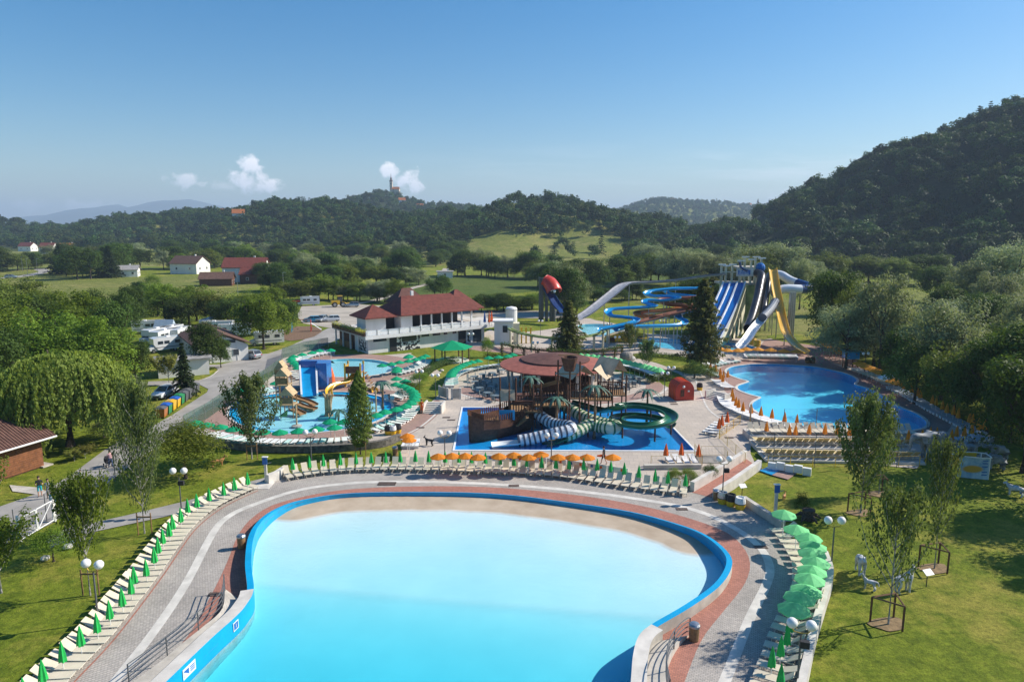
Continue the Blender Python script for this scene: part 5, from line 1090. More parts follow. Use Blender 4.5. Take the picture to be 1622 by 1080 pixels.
LAMPS = [(Lb, 288, 814, 'twin-globe lamp with speaker box at the top of the left lounger row'), (Lp, 156, 985, 'twin-globe lamp beside the middle of the left lounger row'), (Lp, 1316, 905, 'twin-globe lamp between the lime parasols and the white statues'), (Lb, 1262, 1095, 'twin-globe lamp with speaker at the bottom right by folded parasols'), (Lp, 494, 742, 'globe lamp behind the left part of the back loungers'),
         (Lp, 705, 744, 'globe lamp behind the middle of the back loungers'), (Lp, 873, 748, 'twin-globe lamp before the orange parasols and the tube slides'), (Lb, 1144, 792, 'twin-globe lamp with speaker beside the yellow barrels'), (Lp, 665, 625, 'twin-globe lamp beside the toddler pool bushes'), (Lp, 690, 632, 'twin-globe lamp by the small stairs'), (Lp, 1404, 702, 'twin-globe lamp behind the framed tree on the right lawn'),
         (Lp, 1052, 628, 'twin-globe lamp left of the red barrel hut'), (Lp, 1062, 618, 'second twin-globe lamp left of the red barrel hut'), (Lp, 1092, 590, 'twin-globe lamp beside the tall conifer'), (Lp, 965, 538, 'twin-globe lamp at the splash pool of the winding slides'), (Lp, 998, 540, 'twin-globe lamp right of the splash pool'), (Lp, 1020, 545, 'twin-globe lamp by the yellow shelter'), (Lp, 1034, 530, 'twin-globe lamp before the blue winding slide'), (Lp, 1047, 532, 'second lamp before the blue winding slide'),
         (Lp, 856, 532, 'twin-globe lamp before the half-pipe slide'), (Lp, 746, 556, 'twin-globe lamp at the restaurant stairs'), (Lp, 848, 572, 'twin-globe lamp among the pergola posts'), (Lp, 977, 562, 'twin-globe lamp at the right end of the pergola'), (Lp, 1335, 568, 'twin-globe lamp beside the far amber parasols'), (Lp, 1369, 592, 'twin-globe lamp behind the blue kiosk')]
for i, (pr, u, v, l) in enumerate(LAMPS): pr.put(P(u, v), random.uniform(-.4, .4), l, 'twin-globe park lamps', scale=1.0 if v > 640 else .9)
for i, (u, v) in enumerate([(36, 430), (44, 435), (60, 436), (450, 470), (377, 466)]):
    t = thing('street_lamp', f'{ordw(i + 1)} tall thin street light from the left in the village fields', 'lamp', P(u, v), 0, 'village street lights'); MB().bar((0, 0, 0), (0, 0, 8), .09, .06, 6).build('pole', 'steel', t); MB().box((.5, 0, 8), (1.2, .25, .15)).build('head', 'steel', t)
# bins and barrels
def bin_proto():
    t = thing('litter_bin', 'x', 'bin'); MB().lathe([(.24, 0), (.26, .05), (.28, .8), (.28, .84)], 14).build('body', 'wood', t); MB().lathe([(.31, .84), (.31, .94), (.24, 1.02), (.08, 1.05)], 14).build('lid', 'steel', t); return t
B = Proto(bin_proto); B.put(P(383, 868), 0, 'brown litter bin with steel lid on the red paving at left'); B.put(P(1099, 1014), 0, 'brown litter bin with steel lid at the right ramp railing')
B.put(P(626, 722), 0, 'litter bin in the shade left of the lounger stack', scale=.95); B.put(P(1134, 792), 0, 'litter bin left of the yellow barrels', scale=.9)
def barrel(c1, c2):
    def mk():
        t = thing('barrel_bin', 'x', 'bin'); MB().lathe([(.34, 0), (.4, .3), (.42, .5)], 14).build('lower_half', c1, t); MB().lathe([(.422, .5), (.41, .75), (.36, 1.0), (.3, 1.0), (.28, .9)], 14).build('upper_half', c2, t); MB().lathe([(.43, .47), (.43, .53)], 14).build('hoop', 'black', t); return t
    return Proto(mk)
b1 = barrel('yellow_paint', 'steel'); b2 = barrel('yellow_paint', 'black'); b3 = barrel('yellow_paint', 'white')
b1.put(P(1144, 797), 0, 'yellow barrel bin with grey rim, leftmost of three by the ramp'); b2.put(P(1157.5, 801), 0, 'yellow barrel bin with black upper half by the ramp'); b3.put(P(1172, 806), 0, 'yellow barrel bin with white lid by the ramp')
b2.put(P(615, 688), 0, 'yellow and black barrel bin, leftmost of three by the orange parasols'); b3.put(P(622, 688), 0, 'pale barrel bin, middle of three by the orange parasols'); b2.put(P(630, 686), 0, 'yellow and black barrel bin, rightmost of three by the orange parasols')
b4 = barrel('wood', 'wood_dark'); b4.put(P(1279, 575), 0, 'brown barrel at the left behind the curved pool'); b4.put(P(1287, 575), 0, 'brown barrel at the right behind the curved pool'); b2.put(P(1108, 618), 0, 'yellow and black barrel beside the red barrel hut')
# drain grates, hatch
mat('grate', (0.12, .085, .07), .7, .3, 8)
for i, (u, v, sx, sy) in enumerate([(613, 766, 1.55, .75)]):
    t = thing('deck_hatch', 'dark brown slatted hatch in the deck behind the wave pool', 'hatch', P(u, v, .03))
    for k in range(6): MB().box((0, -.31 + k * .125, .02), (sx, .1, .04)).build('slat', 'grate', t)
for i, (u, v) in enumerate([(707, 661), (715, 665), (666, 677), (1068, 640), (1066, 637), (1064, 713), (814, 769), (342, 941), (1080, 806), (1155, 693), (1205, 866)]):
    MB().box((0, 0, .012), (.9, .45, .02)).build('drain_grate', 'grate', None, loc=P(u, v, .03)); tag(bpy.context.scene.collection.objects[-1], f'{ordw(i + 1)} dark drain grate set in the paving', 'grate', 'drain grates in the paving')
# showers and sign posts
def shower(u, v, label):
    t = thing('shower_post', label, 'shower', P(u, v)); MB().box((0, 0, 1.1), (.22, .16, 2.2)).build('post', 'concrete_pale', t); MB().box((0, -.1, 2.0), (.42, .05, .6)).build('sign', 'sign_blue', t); MB().box((0, 0, 2.35), (.5, .25, .06)).build('cap', 'white', t); MB().bar((.1, 0, 1.75), (.55, 0, 1.85), .025, n=6).build('spout', 'steel', t)
    MB().box((0, -.8, .03), (1.5, 1.6, .03)).build('tray', 'concrete_pale', t)
shower(422, 764, 'shower post with blue sign at the left end of the back loungers'); shower(1228, 812, 'shower post with blue sign at the top of the right lawn')
# white printed boards behind the back row
bd = thing('print_board', 'long low white board with printed marks behind the back loungers', 'board', P(775, 741)); A = P(780, 738); Bq = P(990, 750); line = resample([p + Vector((0, 1.75, 0)) for p in PX([(735, 745.5), (800, 748), (874, 752), (948, 762.5), (1000, 770)], 0, 4, False)], count=9)
for (a, _), (b_, _) in zip(line, line[1:]):
    o = P(775, 741); dd = b_ - a; MB().box(((a + b_) / 2 - o) + Vector((0, 0, .72)), (dd.length * .97, .05, .55), rz=math.atan2(dd.y, dd.x)).build('panel', 'white', bd)
    for s, c in ((-.25, 'sign_blue'), (.2, 'cloth_red')): MB().box(((a + b_) / 2 - o) + dd * s + Vector((0, -.035, .76)), (.22, .02, .26), rz=math.atan2(dd.y, dd.x)).build('print', c, bd)
# ================================================================== slides
def upath(lst, n=5): return catmull([Q(u, v, y) for u, v, y in lst], n)
mat('slide_blue', (0.01, 0.30, 0.62), .25, .06, 1, coat=.4); mat('slide_deepblue', (0.005, 0.12, 0.42), .25, .08, 1, coat=.4); mat('slide_orange', (0.42, 0.14, 0.03), .3, .12, 1, coat=.4); mat('slide_brown', (0.24, 0.075, 0.025), .3, .12, 1, coat=.4)
mat('slide_green', (0.012, 0.13, 0.05), .3, .1, 1, coat=.4); mat('slide_yellow', (0.72, 0.42, 0.02), .3, .06, 1, coat=.4); mat('slide_white', (0.74, 0.76, 0.77), .3, .05, 1, coat=.4); mat('slide_navy', (0.02, 0.05, 0.16), .3, .1, 1, coat=.4); mat('slide_black', (0.025, 0.02, 0.022), .35, .2, 1, coat=.3); mat('slide_grey', (0.34, 0.34, 0.36), .35, .15, 1); mat('slide_red', (0.55, 0.05, 0.03), .35, .15, 1)
mat('ring_grey', (0.09, 0.095, 0.12), .35, .1, 2); mat('ring_green', (0.03, 0.14, 0.06), .35, .1, 2); mat('cream_tube', (0.68, 0.66, 0.46), .35, .08, 1, coat=.3); mat('wall_green', (0.30, 0.38, 0.14), .8, .3, .5); mat('wall_cream', (0.66, 0.62, 0.46), .8, .12, .5); mat('teal', (0.05, .3, .36), .6, .15, 1)
def trough(lst, w, label, m, cat='water slide', sup='steel', every=6.0, wall=.45, pts=None, group=None, name='water_slide', edge=None):
    p = pts or upath(lst); o = p[0].copy(); o.z = 0; r = thing(name, label, cat, o, 0, group); L = [q - o for q in p]
    n = 8; prof = [(-w / 2 * math.cos(math.pi * k / n), -wall * math.sin(math.pi * k / n)) for k in range(n + 1)]; prof += [(a * (1 - .1 / w), b * (1 - .08 / wall)) for a, b in reversed(prof)]
    MB().sweep(L, prof, True, True).build('chute', m, r, smooth=True)
    if edge:
        for s in (-1, 1): MB().sweep(L, [(s * w / 2 - .05, 0), (s * w / 2 + .05, 0), (s * w / 2 + .05, .07), (s * w / 2 - .05, .07)], True, True).build('edge', edge, r)
    if sup:
        for q, t in resample(L, step=every)[:-1]:
            if q.z > 1.0: MB().bar((q.x, q.y, 0), (q.x, q.y, q.z - wall * .9), .11, .09, 7).build('support', sup, r)
    return r
def tube_slide(lst, rad, label, m, ring=None, step=.55, sup='steel', every=5.0, pts=None, bands=None, n=12, name='tube_slide'):
    p = pts or upath(lst, 7); o = p[0].copy(); o.z = 0; r = thing(name, label, 'water slide', o); L = [q - o for q in p]
    if bands:
        tot = resample(L, step=.6); seg = [q for q, _ in tot]; k = 0; i = 0
        while i < len(seg) - 1:
            j = min(len(seg) - 1, i + bands[2]); MB().sweep(seg[i:j + 1], [(rad * math.cos(2 * math.pi * a / n), rad * math.sin(2 * math.pi * a / n)) for a in range(n)], True, False).build('tube_section', bands[k % 2], r, smooth=True); i = j; k += 1
    else: MB().sweep(L, [(rad * math.cos(2 * math.pi * a / n), rad * math.sin(2 * math.pi * a / n)) for a in range(n)], True, False).build('tube', m, r, smooth=True)
    if ring:
        for q, t in resample(L, step=step): MB().bar(q - t * .1, q + t * .1, rad * 1.06, n=n).build('ring', ring, r)
    if sup:
        for q, t in resample(L, step=every): 
            if q.z > .9: MB().bar((q.x, q.y, 0), (q.x, q.y, q.z - rad * .9), .08, n=6).build('support', sup, r)
    return r
# pirate pool slides
tube_slide([(848, 650, 74.5), (858, 660, 73.6), (872, 669, 72.5), (888, 673, 71.4), (900, 674, 70.4), (905, 678, 69.6), (898, 682, 69.2), (880, 686, 69.0), (862, 690, 68.9), (840, 695, 68.8), (822, 698, 68.7)], .62, 'white and grey striped tube slide on the left of the pirate pool', 'slide_white', 'ring_grey', sup='wood_dark')
trough(None, 1.3, 'white slide end trough running out to the left in the pirate pool', 'slide_white', sup=None, pts=[Q(824, 698.5, 68.7), Q(800, 701, 68.4), Q(779, 703, 68.2)], wall=.4)
tube_slide([(893, 641, 77), (905, 649, 76), (923, 659, 74.8), (940, 666, 73.6), (957, 671, 72.6), (971, 673, 71.8), (977, 676, 71), (968, 678, 70.6), (950, 676, 71.4), (934, 673, 71.6), (915, 683, 70.6), (894, 691, 70)], .66, 'cream and green striped tube slide in the middle of the pirate pool', 'cream_tube', 'ring_green', sup='wood_dark')
trough(None, 1.3, 'dark green slide end trough below the cream tube', 'slide_green', sup=None, pts=[Q(896, 691, 70), Q(878, 698, 69.5), Q(862, 703, 69)], wall=.4)
cc = P(1019, 664, 1.6); start = [Q(905, 636, 80), Q(930, 642, 79.5), Q(955, 648, 79)]; hel = []
for k in range(30): a = math.radians(150 - k * 17.5); hel.append(Vector((cc.x + 3.0 * math.cos(a), cc.y + 3.0 * math.sin(a), 2.7 - k * .058)))
trough(None, 1.35, 'dark green open helix slide at the right end of the pirate pool', 'slide_green', pts=catmull(start + hel, 3), sup='wood_dark', every=3.5, wall=.5, edge='ring_green')
# pirate play structure
def pirate():
    r = thing('pirate_ship', 'brown wooden pirate ship play tower with canvas roofs in the pool', 'play structure', (0, 0, 0)); B = lambda m, nm, f: f(MB()).build(nm, m, r)
    C = P(790, 684); ax = (P(832, 672) - P(762, 690)); ax.z = 0; ax.normalize(); sd = Vector((-ax.y, ax.x, 0)); L = 8.0
    # hull: rising bow on the left
    st = [(-.5, .35, 2.6), (-.38, 1.2, 2.2), (-.15, 1.7, 1.9), (.2, 1.8, 1.9), (.5, 1.6, 2.4)]; mb = MB(); vs = []
    for f, w, h in st:
        c = C + ax * f * L
        for s, z, q in ((-1, -.35, .55), (-1, h * .5, .95), (-1, h, 1), (1, h, 1), (1, h * .5, .95), (1, -.35, .55)): vs.append(c + sd * (s * w * q) + Vector((0, 0, z)))
    fs = [(i * 6 + k, i * 6 + k + 1, i * 6 + k + 7, i * 6 + k + 6) for i in range(4) for k in range(5) if k != 2] + [(1, 0, 5, 4), (2, 1, 4, 3)] + [tuple(range(24, 30))]
    mb.add(vs, fs); mb.build('hull', 'wood_dark', r)
    d = MB(); d.add([C + ax * (f * L) + sd * (s * w * .92) + Vector((0, 0, 1.35)) for f, w in ((-.35, 1.2), (.5, 1.6)) for s in (-1, 1)], [(0, 1, 3, 2)]); d.build('deck', 'wood', r)
    for i in range(4):
        for k in range(9):
            for s in (-1, 1):
                f0, w0, h0 = st[i]; f1, w1, h1 = st[i + 1]; t = k / 9; f = f0 + (f1 - f0) * t; w = w0 + (w1 - w0) * t; h = h0 + (h1 - h0) * t; p = C + ax * f * L + sd * s * w
                MB().box(p + Vector((0, 0, h + .3)), (.13, .06, .62), rz=math.atan2(ax.y, ax.x)).build('plank', 'wood_dark', r)
    p = Q(803, 657, (C + ax * 1).y - 1.6); MB().box(p, (1.7, .06, 1.1)).build('window_panel', 'pool_blue', r)
    # platforms on posts
    decks = [(832, 676, 3.6, 3.4, 2.2), (870, 672, 3.8, 3.6, 2.6), (905, 664, 3.6, 3.4, 2.9), (945, 660, 3.2, 3.2, 2.4), (968, 655, 3.0, 3.0, 2.6), (857, 655, 4.4, 3.0, 2.2)]
    for u, v, a, b, z in decks:
        c = P(u, v); MB().box(c + Vector((0, 0, z)), (a, b, .16)).build('platform', 'wood', r)
        for sx in (-1, 1):
            for sy in (-1, 1): MB().bar(c + Vector((sx * a / 2, sy * b / 2, -.35)), c + Vector((sx * a / 2, sy * b / 2, z + 2.5)), .09, n=6).build('post', 'wood_dark', r)
        for sy in (-1, 1):
            MB().box(c + Vector((0, sy * b / 2, z + 1.0)), (a, .06, .1)).build('rail', 'wood_dark', r)
            for k in range(12): MB().box(c + Vector((-a / 2 + a * (k + .5) / 12, sy * b / 2, z + .55)), (.12, .04, .85)).build('plank', 'wood_dark', r)
    MB().box(P(848, 664) + Vector((0, 0, 1.6)), (5, 4, 2.2)).build('cabin', 'wood_dark', r)
    # canvas roofs
    def roof(u, v, zb, a, b, hh, rz=.2):
        c = P(u, v) + Vector((0, 0, zb)); R = Matrix.Rotation(rz, 3, 'Z'); V = [c + R @ Vector(q) for q in ((-a / 2, -b / 2, 0), (a / 2, -b / 2, 0), (0, -b / 2, hh), (-a / 2, b / 2, 0), (a / 2, b / 2, 0), (0, b / 2, hh))]
        MB().add(V, [(0, 2, 5, 3), (1, 4, 5, 2)]).build('canvas_roof', 'canvas', r)
    mat('canvas', (.56, .45, .31), .85, .12, 1)
    roof(911, 664, 5.3, 3.4, 3.6, 1.4, .5); roof(964, 655, 5.2, 2.9, 3.2, 1.7, .7); roof(945, 660, 4.9, 3, 3, 1.2, -.4)
    MB().add([Q(792, 616, 76), Q(815, 617, 76), Q(816, 634, 75.4), Q(793, 636, 75.4)], [(0, 1, 2, 3)]).build('sail', 'canvas', r)
    MB().add([Q(848, 611, 77), Q(885, 601, 77), Q(890, 606, 78.5), Q(852, 616, 78.5)], [(0, 1, 2, 3)]).build('canvas_roof', 'canvas', r)
    for u, vt, y in ((792, 598, 76), (817, 598, 76), (884, 570, 74), (903, 570, 74), (919, 572, 74), (918, 640, 73), (932, 650, 72)):
        p = Q(u, vt, y); MB().bar((p.x, p.y, -.35), p, .1, n=7).build('mast', 'wood_dark', r)
    # tipping bucket
    p = Q(902, 576, 74); bk = MB(); bk.lathe([(.55, -.8), (.85, .3), (.95, .75), (.85, .75), (.75, .3), (.1, -.7)], 14, p); bk.build('bucket', 'wood_dark', r)
    for z in (.9, -1.2): MB().bar(Q(884, 575, 74) + Vector((0, 0, z)), Q(919, 575, 74) + Vector((0, 0, z)), .06, n=6).build('beam', 'wood', r)
    for x0, y0, x1, y1, yy in ((762, 690, 786, 662, 71), (820, 672, 835, 660, 72)):
        for k in range(8): f = k / 7; p = Q(x0 + (x1 - x0) * f, y0 + (y1 - y0) * f, yy); MB().box((p.x, p.y, max(.1, p.z)), (.3, 1.3, .07)).build('step', 'wood', r)
pirate()
mat('palm_trunk', (.25, .16, .09), .85, .25, 4); mat('palm_leaf', (.05, .13, .09), .6, .2, 3)
def palm(u, vb, vt, label, y=None):
    b = P(u, vb); h = Q(u, vt, b.y).z; r = thing('palm_tree', label, 'palm', b); MB().tube([(0, 0, -.35), (.05, 0, h * .5), (0, 0, h)], .17, 8, True, [.2, .16, .14]).build('trunk', 'palm_trunk', r)
    for k in range(15):
        a = 2 * math.pi * k / 15 + (k % 2) * .2; L = 1.35 + .3 * (k % 3); d = Vector((math.cos(a), math.sin(a), 0)); s = Vector((-d.y, d.x, 0)); pts = [Vector((0, 0, h)) + d * (L * t) + Vector((0, 0, .75 * t - 1.6 * t * t)) for t in (0, .25, .5, .75, 1)]; ws = [.04, .12, .15, .11, .01]; V = []
        for p, w in zip(pts, ws): V += [p - s * w - Vector((0, 0, w * .3)), p, p + s * w - Vector((0, 0, w * .3))]
        F = []
        for i in range(4): o = i * 3; F += [(o, o + 1, o + 4, o + 3), (o + 1, o + 2, o + 5, o + 4)]
        MB().add(V, F).build('frond', 'palm_leaf', r)
    return r
palm(1024, 672, 618, 'artificial palm inside the green helix slide'); palm(941, 690, 612, 'tall artificial palm in front of the middle canvas roofs'); palm(839, 664, 597, 'artificial palm left of the wooden cabin'); palm(881, 684, 630, 'artificial palm between the two striped tubes'); palm(606, 642, 606, 'artificial palm on a red cone right of the toddler pool'); palm(536, 668, 650, 'low artificial palm behind the poplar')
# toddler pool: wide blue slide, yellow slide, wooden huts, fountain
def wide_slide():
    a, b = P(478, 629), P(503, 627); top = [Q(475, 582, 94), Q(501, 582, 94)]; z = top[0].z; r = thing('wide_slide', 'wide bright blue slide with white edges at the toddler pool', 'water slide', a); V = lambda q: Vector(q) - a
    n = 10; L = []; Rr = []
    for k in range(n + 1): t = k / n; f = t * t * (3 - 2 * t) * .9 + t * .1; L.append(V(a.lerp(Vector((top[0].x, top[0].y, 0)), t)) + Vector((0, 0, z * f + .05))); Rr.append(V(b.lerp(Vector((top[1].x, top[1].y, 0)), t)) + Vector((0, 0, z * f + .05)))
    mb = MB(); mb.add(L + Rr, [(k, n + 1 + k, n + 2 + k, k + 1) for k in range(n)]); mb.build('chute', 'slide_blue', r, smooth=True)
    for E in (L, Rr): MB().sweep(E, [(-.12, -.3), (.12, -.3), (.12, .35), (-.12, .35)], True, True).build('edge', 'slide_white', r)
    tp = (V(top[0]) + V(top[1])) / 2; MB().box(tp + Vector((0, .9, -z / 2 + .4)), (2.7, 1.6, z + .8)).build('tower', 'slide_deepblue', r); MB().box(tp + Vector((2.1, .3, -z / 2 + .35)), (1.5, 2.6, z + .9)).build('stair_side', 'slide_deepblue', r); MB().box(tp + Vector((0, .1, .5)), (2.6, .12, .9)).build('railing', 'slide_deepblue', r)
wide_slide()
trough([(563, 589, 96), (556, 598, 95), (548, 603, 94), (537, 605, 93), (527, 609, 92), (521, 616, 91), (522, 625, 90)], 1.0, 'yellow curved slide running into the toddler pool', 'slide_yellow', sup='steel', every=4)
def yellow_tower():
    c = P(562, 610); r = thing('slide_tower', 'yellow and blue climbing tower behind the poplar', 'play structure', c)
    for sx in (-1, 1):
        for sy in (-1, 1): MB().box((sx * 1.1, sy * 1.0, 1.7), (.22, .22, 3.4)).build('post', 'slide_yellow', r)
    MB().box((0, 0, 2.0), (2.4, 2.2, .15)).build('platform', 'wood', r); MB().box((0, -1.0, 2.5), (2.2, .08, .9)).build('panel', 'wood_dark', r); MB().box((1.1, 0, 2.5), (.08, 2.0, .9)).build('panel', 'sign_blue', r); MB().box((-1.1, 0, 2.5), (.08, 2.0, .9)).build('panel', 'slide_yellow', r)
    for k in range(5): MB().box((1.6 + k * .2, 0, 1.8 - k * .36), (.3, 1.2, .08)).build('step', 'wood', r)
yellow_tower()
trough([(585, 612, 93), (593, 615, 92), (594, 620, 91)], .9, 'short yellow slide end right of the poplar', 'slide_yellow', sup=None)
def huts():
    r = thing('play_huts', 'pair of brown wooden play huts with slides in the toddler pool', 'play structure', (0, 0, 0))
    for (u, v, z, w) in ((451, 640, 2.6, 1.5), (458, 656, 1.3, 1.5), (448, 634, 3.1, 1.2)):
        c = P(u, v)
        for sx in (-1, 1):
            for sy in (-1, 1): MB().bar(c + Vector((sx * w / 2, sy * w / 2, -.3)), c + Vector((sx * w / 2, sy * w / 2, z + 1.2)), .07, n=6).build('post', 'wood', r)
        MB().box(c + Vector((0, 0, z)), (w + .2, w + .2, .12)).build('floor', 'wood_pale', r)
        MB().add([c + Vector(q) for q in ((-w * .6, -w * .6, z + 1.2), (w * .6, -w * .6, z + 1.2), (0, -w * .6, z + 2.2), (-w * .6, w * .6, z + 1.2), (w * .6, w * .6, z + 1.2), (0, w * .6, z + 2.2))], [(0, 2, 5, 3), (1, 4, 5, 2), (0, 1, 2), (3, 5, 4)]).build('roof', 'wood_pale', r); MB().box(c + Vector((0, -w / 2, z + .55)), (w, .06, .8)).build('panel', 'wood', r)
    for l in ([(458, 622, 86.5), (472, 629, 85.5), (488, 634, 84.6), (500, 640, 84)], [(470, 637, 83.5), (485, 643, 83), (500, 646, 82.6)], [(462, 645, 81), (472, 650, 80.5), (480, 654, 80)]):
        MB().sweep(upath(l), [(-.55, 0), (-.5, -.25), (.5, -.25), (.55, 0), (.48, .02), (.42, -.18), (-.42, -.18), (-.48, .02)], True, True).build('slide', 'wood', r)
    MB().add([P(441, 661, .02) + Vector((0, 0, .1)), P(455, 661, .02) + Vector((0, 0, .1)), Q(456, 648, P(455, 655).y)], [(0, 1, 2)]).build('climbing_net', 'ring_green', r)
huts()
def stump():
    c = P(521, 659); r = thing('fountain_stump', 'knobbly wooden trunk fountain standing in the toddler pool', 'fountain', c); MB().box((0, 0, -.1), (2.2, 1.8, .3)).build('base', 'teal', r)
    rr = random.Random(4)
    for k in range(9): a = k * .7; x, y = .35 * math.cos(a), .35 * math.sin(a); MB().tube([(x, y, 0), (x * .8 + rr.uniform(-.1, .1), y * .8, 1.3), (x * 1.1, y * 1.1, 2.3 + rr.uniform(-.3, .4)), (x * 1.7, y * 1.7, 2.6 + rr.uniform(-.2, .4))], .15, 6, True, [.2, .16, .12, .08]).build('root', 'wood_pale', r)
stump()
def melon():
    c = P(521, 604); r = thing('play_figure', 'red and yellow play figure with green leaves beside the small round pool', 'play structure', c); MB().lathe([(.9, 0), (.85, .8), (.6, 1.8), (.3, 2.6), (.05, 2.9)], 12).build('body', 'cloth_red', r); MB().lathe([(.5, .2), (.45, 1.2), (.2, 2.0)], 10, (-.8, -.2, 0)).build('side_bulge', 'slide_yellow', r)
    for k in range(5): a = k * 1.25; MB().add([(0, 0, 2.8), (.7 * math.cos(a - .2), .7 * math.sin(a - .2), 3.1), (1.0 * math.cos(a), 1.0 * math.sin(a), 2.7)], [(0, 1, 2)]).build('leaf', 'palm_leaf', r)
melon()
for i, (u, vb, vt) in enumerate([(470, 672, 640), (596, 652, 618), (1188, 671, 640)]):
    b = P(u, vb); t = thing('spray_pole', f'{["left", "middle", "right"][i]} thin spray pole of the pools', 'pole', b); MB().bar((0, 0, -.3), (0, 0, Q(u, vt, b.y).z), .1, n=8).build('pole', 'wood_pale', t); MB().lathe([(.6, -.25), (.6, -.12), (.2, 0)], 12).build('foot', 'concrete', t)
# far slides
trough([(1112, 455, 141), (1080, 455, 140), (1050, 457, 139), (1030, 460, 138), (1024, 464, 136.5), (1036, 467, 135), (1060, 467, 134), (1075, 470, 133), (1050, 474, 133), (1028, 473, 132.5), (1021, 477, 132), (1032, 481, 131), (1036, 483, 130.5), (1020, 485, 130), (995, 486, 129.5), (970, 488, 129), (963, 492, 128), (968, 498, 127), (985, 500, 126.4), (1003, 502, 126), (1008, 506, 125), (995, 511, 124), (970, 516, 123), (948, 520, 122)], 1.5, 'bright blue winding slide nearest the splash pool', 'slide_blue', every=7, wall=.55)
trough([(1125, 453, 143), (1100, 455, 142.5), (1070, 455, 142), (1055, 458, 141), (1060, 463, 140), (1085, 466, 139), (1110, 470, 138), (1120, 480, 136), (1100, 489, 134), (1078, 494, 132.5), (1074, 500, 131), (1085, 507, 129.5), (1080, 512, 128), (1050, 514, 126), (1010, 515, 124.5), (990, 517, 123.5), (975, 521, 122.5)], 1.5, 'bright blue winding slide with two upper loops', 'slide_blue', every=8, wall=.55)
trough([(1115, 468, 137), (1085, 470, 136.4), (1060, 471, 136), (1048, 474, 135), (1056, 479, 133.5), (1080, 481, 132.6), (1100, 486, 132), (1075, 492, 130.5), (1050, 498, 129), (1020, 506, 127), (995, 511, 125.5), (970, 516, 124)], 1.7, 'brown-orange winding slide between the blue ones', 'slide_brown', every=7, wall=.7)
trough([(1110, 478, 135), (1080, 486, 133), (1040, 490, 132), (1015, 492, 131), (1010, 496, 130), (1030, 499, 129.5), (1060, 498, 129)], 1.7, 'orange winding slide loop under the brown one', 'slide_orange', every=7, wall=.8)
trough([(1150, 432, 147), (1110, 437, 149), (1070, 443, 150), (1030, 446, 150), (1000, 447, 149), (985, 452, 147.5), (970, 464, 144), (950, 480, 139.5), (930, 495, 135.5), (915, 503, 133)], 2.6, 'dark grey lane slide sweeping down on the left', 'slide_grey', every=9, wall=.5, edge='slide_black')
# half-pipe slide with the red shell
def boomerang():
    r = thing('halfpipe_slide', 'tall half-pipe slide with red and white shell on steel posts', 'water slide', (0, 0, 0)); y = 165.0
    for u, vt in ((856, 440), (859, 440), (866, 452), (873, 470), (878, 478)): p = Q(u, vt, y); MB().bar((p.x, p.y, 0), p, .38, n=8).build('post', 'lamp_pole', r)
    path = [Q(864, 447, y), Q(870, 450, y - .6), Q(875, 456, y - 1.4), Q(878, 463, y - 2.0)]; prof = [(2.0 * math.cos(a), 1.9 * math.sin(a)) for a in np.linspace(-.2, math.pi + .2, 9)]; prof += [(q[0] * .92, q[1] * .92) for q in reversed(prof)]
    MB().sweep(catmull(path, 4), prof, True, True).build('shell', 'slide_red', r, smooth=True); [MB().ball(Q(u_, v_, y - 3.1), .42, 8, 6).build('face_spot', m_, r) for u_, v_, m_ in ((873, 459, 'slide_white'), (877, 456, 'black'), (878, 461, 'slide_white'), (875, 463, 'black'))]
    MB().sweep(catmull([Q(865, 454, y), Q(874, 468, y - 2), Q(882, 481, y - 4), Q(892, 492, y - 7)], 4), [(-1.2, 0), (-1.0, -.5), (1.0, -.5), (1.2, 0), (1.1, .05), (.9, -.4), (-.9, -.4), (-1.1, .05)], True, True).build('chute', 'slide_navy', r)
boomerang()
# slide tower with three blue lanes
def lanes():
    r = thing('lane_slide', 'three blue racing lanes with white ribs running down from the tower', 'water slide', (0, 0, 0)); n = 14
    tops = [Q(u, 449, 146) for u in (1146, 1157, 1168, 1181)]; bots = [P(u, v) for u, v in ((1086, 553), (1100, 554.5), (1114, 555.5), (1130, 556))]; E = []
    for t, b in zip(tops, bots):
        line = []
        for k in range(n + 1): f = k / n; zz = t.z * (1 - f) ** 1.25 * (1 - .1 * math.sin(f * math.pi)) + .15; p = Vector((t.x, t.y, 0)).lerp(b, f); line.append(Vector((p.x, p.y, zz)))
        E.append(line)
    for i in range(3): MB().add(E[i] + E[i + 1], [(k, k + 1, n + 2 + k, n + 1 + k) for k in range(n)]).build('lane', 'slide_deepblue', r, smooth=True)
    for e in E: MB().sweep(e, [(-.13, -.1), (.13, -.1), (.13, .35), (-.13, .35)], True, True).build('rib', 'slide_white', r)
    side = MB(); e = E[3]; side.add([(p.x + .16, p.y, p.z) for p in e] + [(p.x + .16, p.y, 0) for p in e], [(k, n + 1 + k, n + 2 + k, k + 1) for k in range(n)]); side.build('side_wall', 'wall_cream', r)
    for k in range(4): p = e[3 + 2 * k]; MB().add([(p.x + .2, p.y - .3, p.z * .2), (p.x + .2, p.y - 2.0, p.z * .15), (p.x + .2, p.y - 1.0, p.z * .75)], [(0, 1, 2)]).build('painted_leaf', ['wall_green', 'teal'][k % 2], r)
lanes()
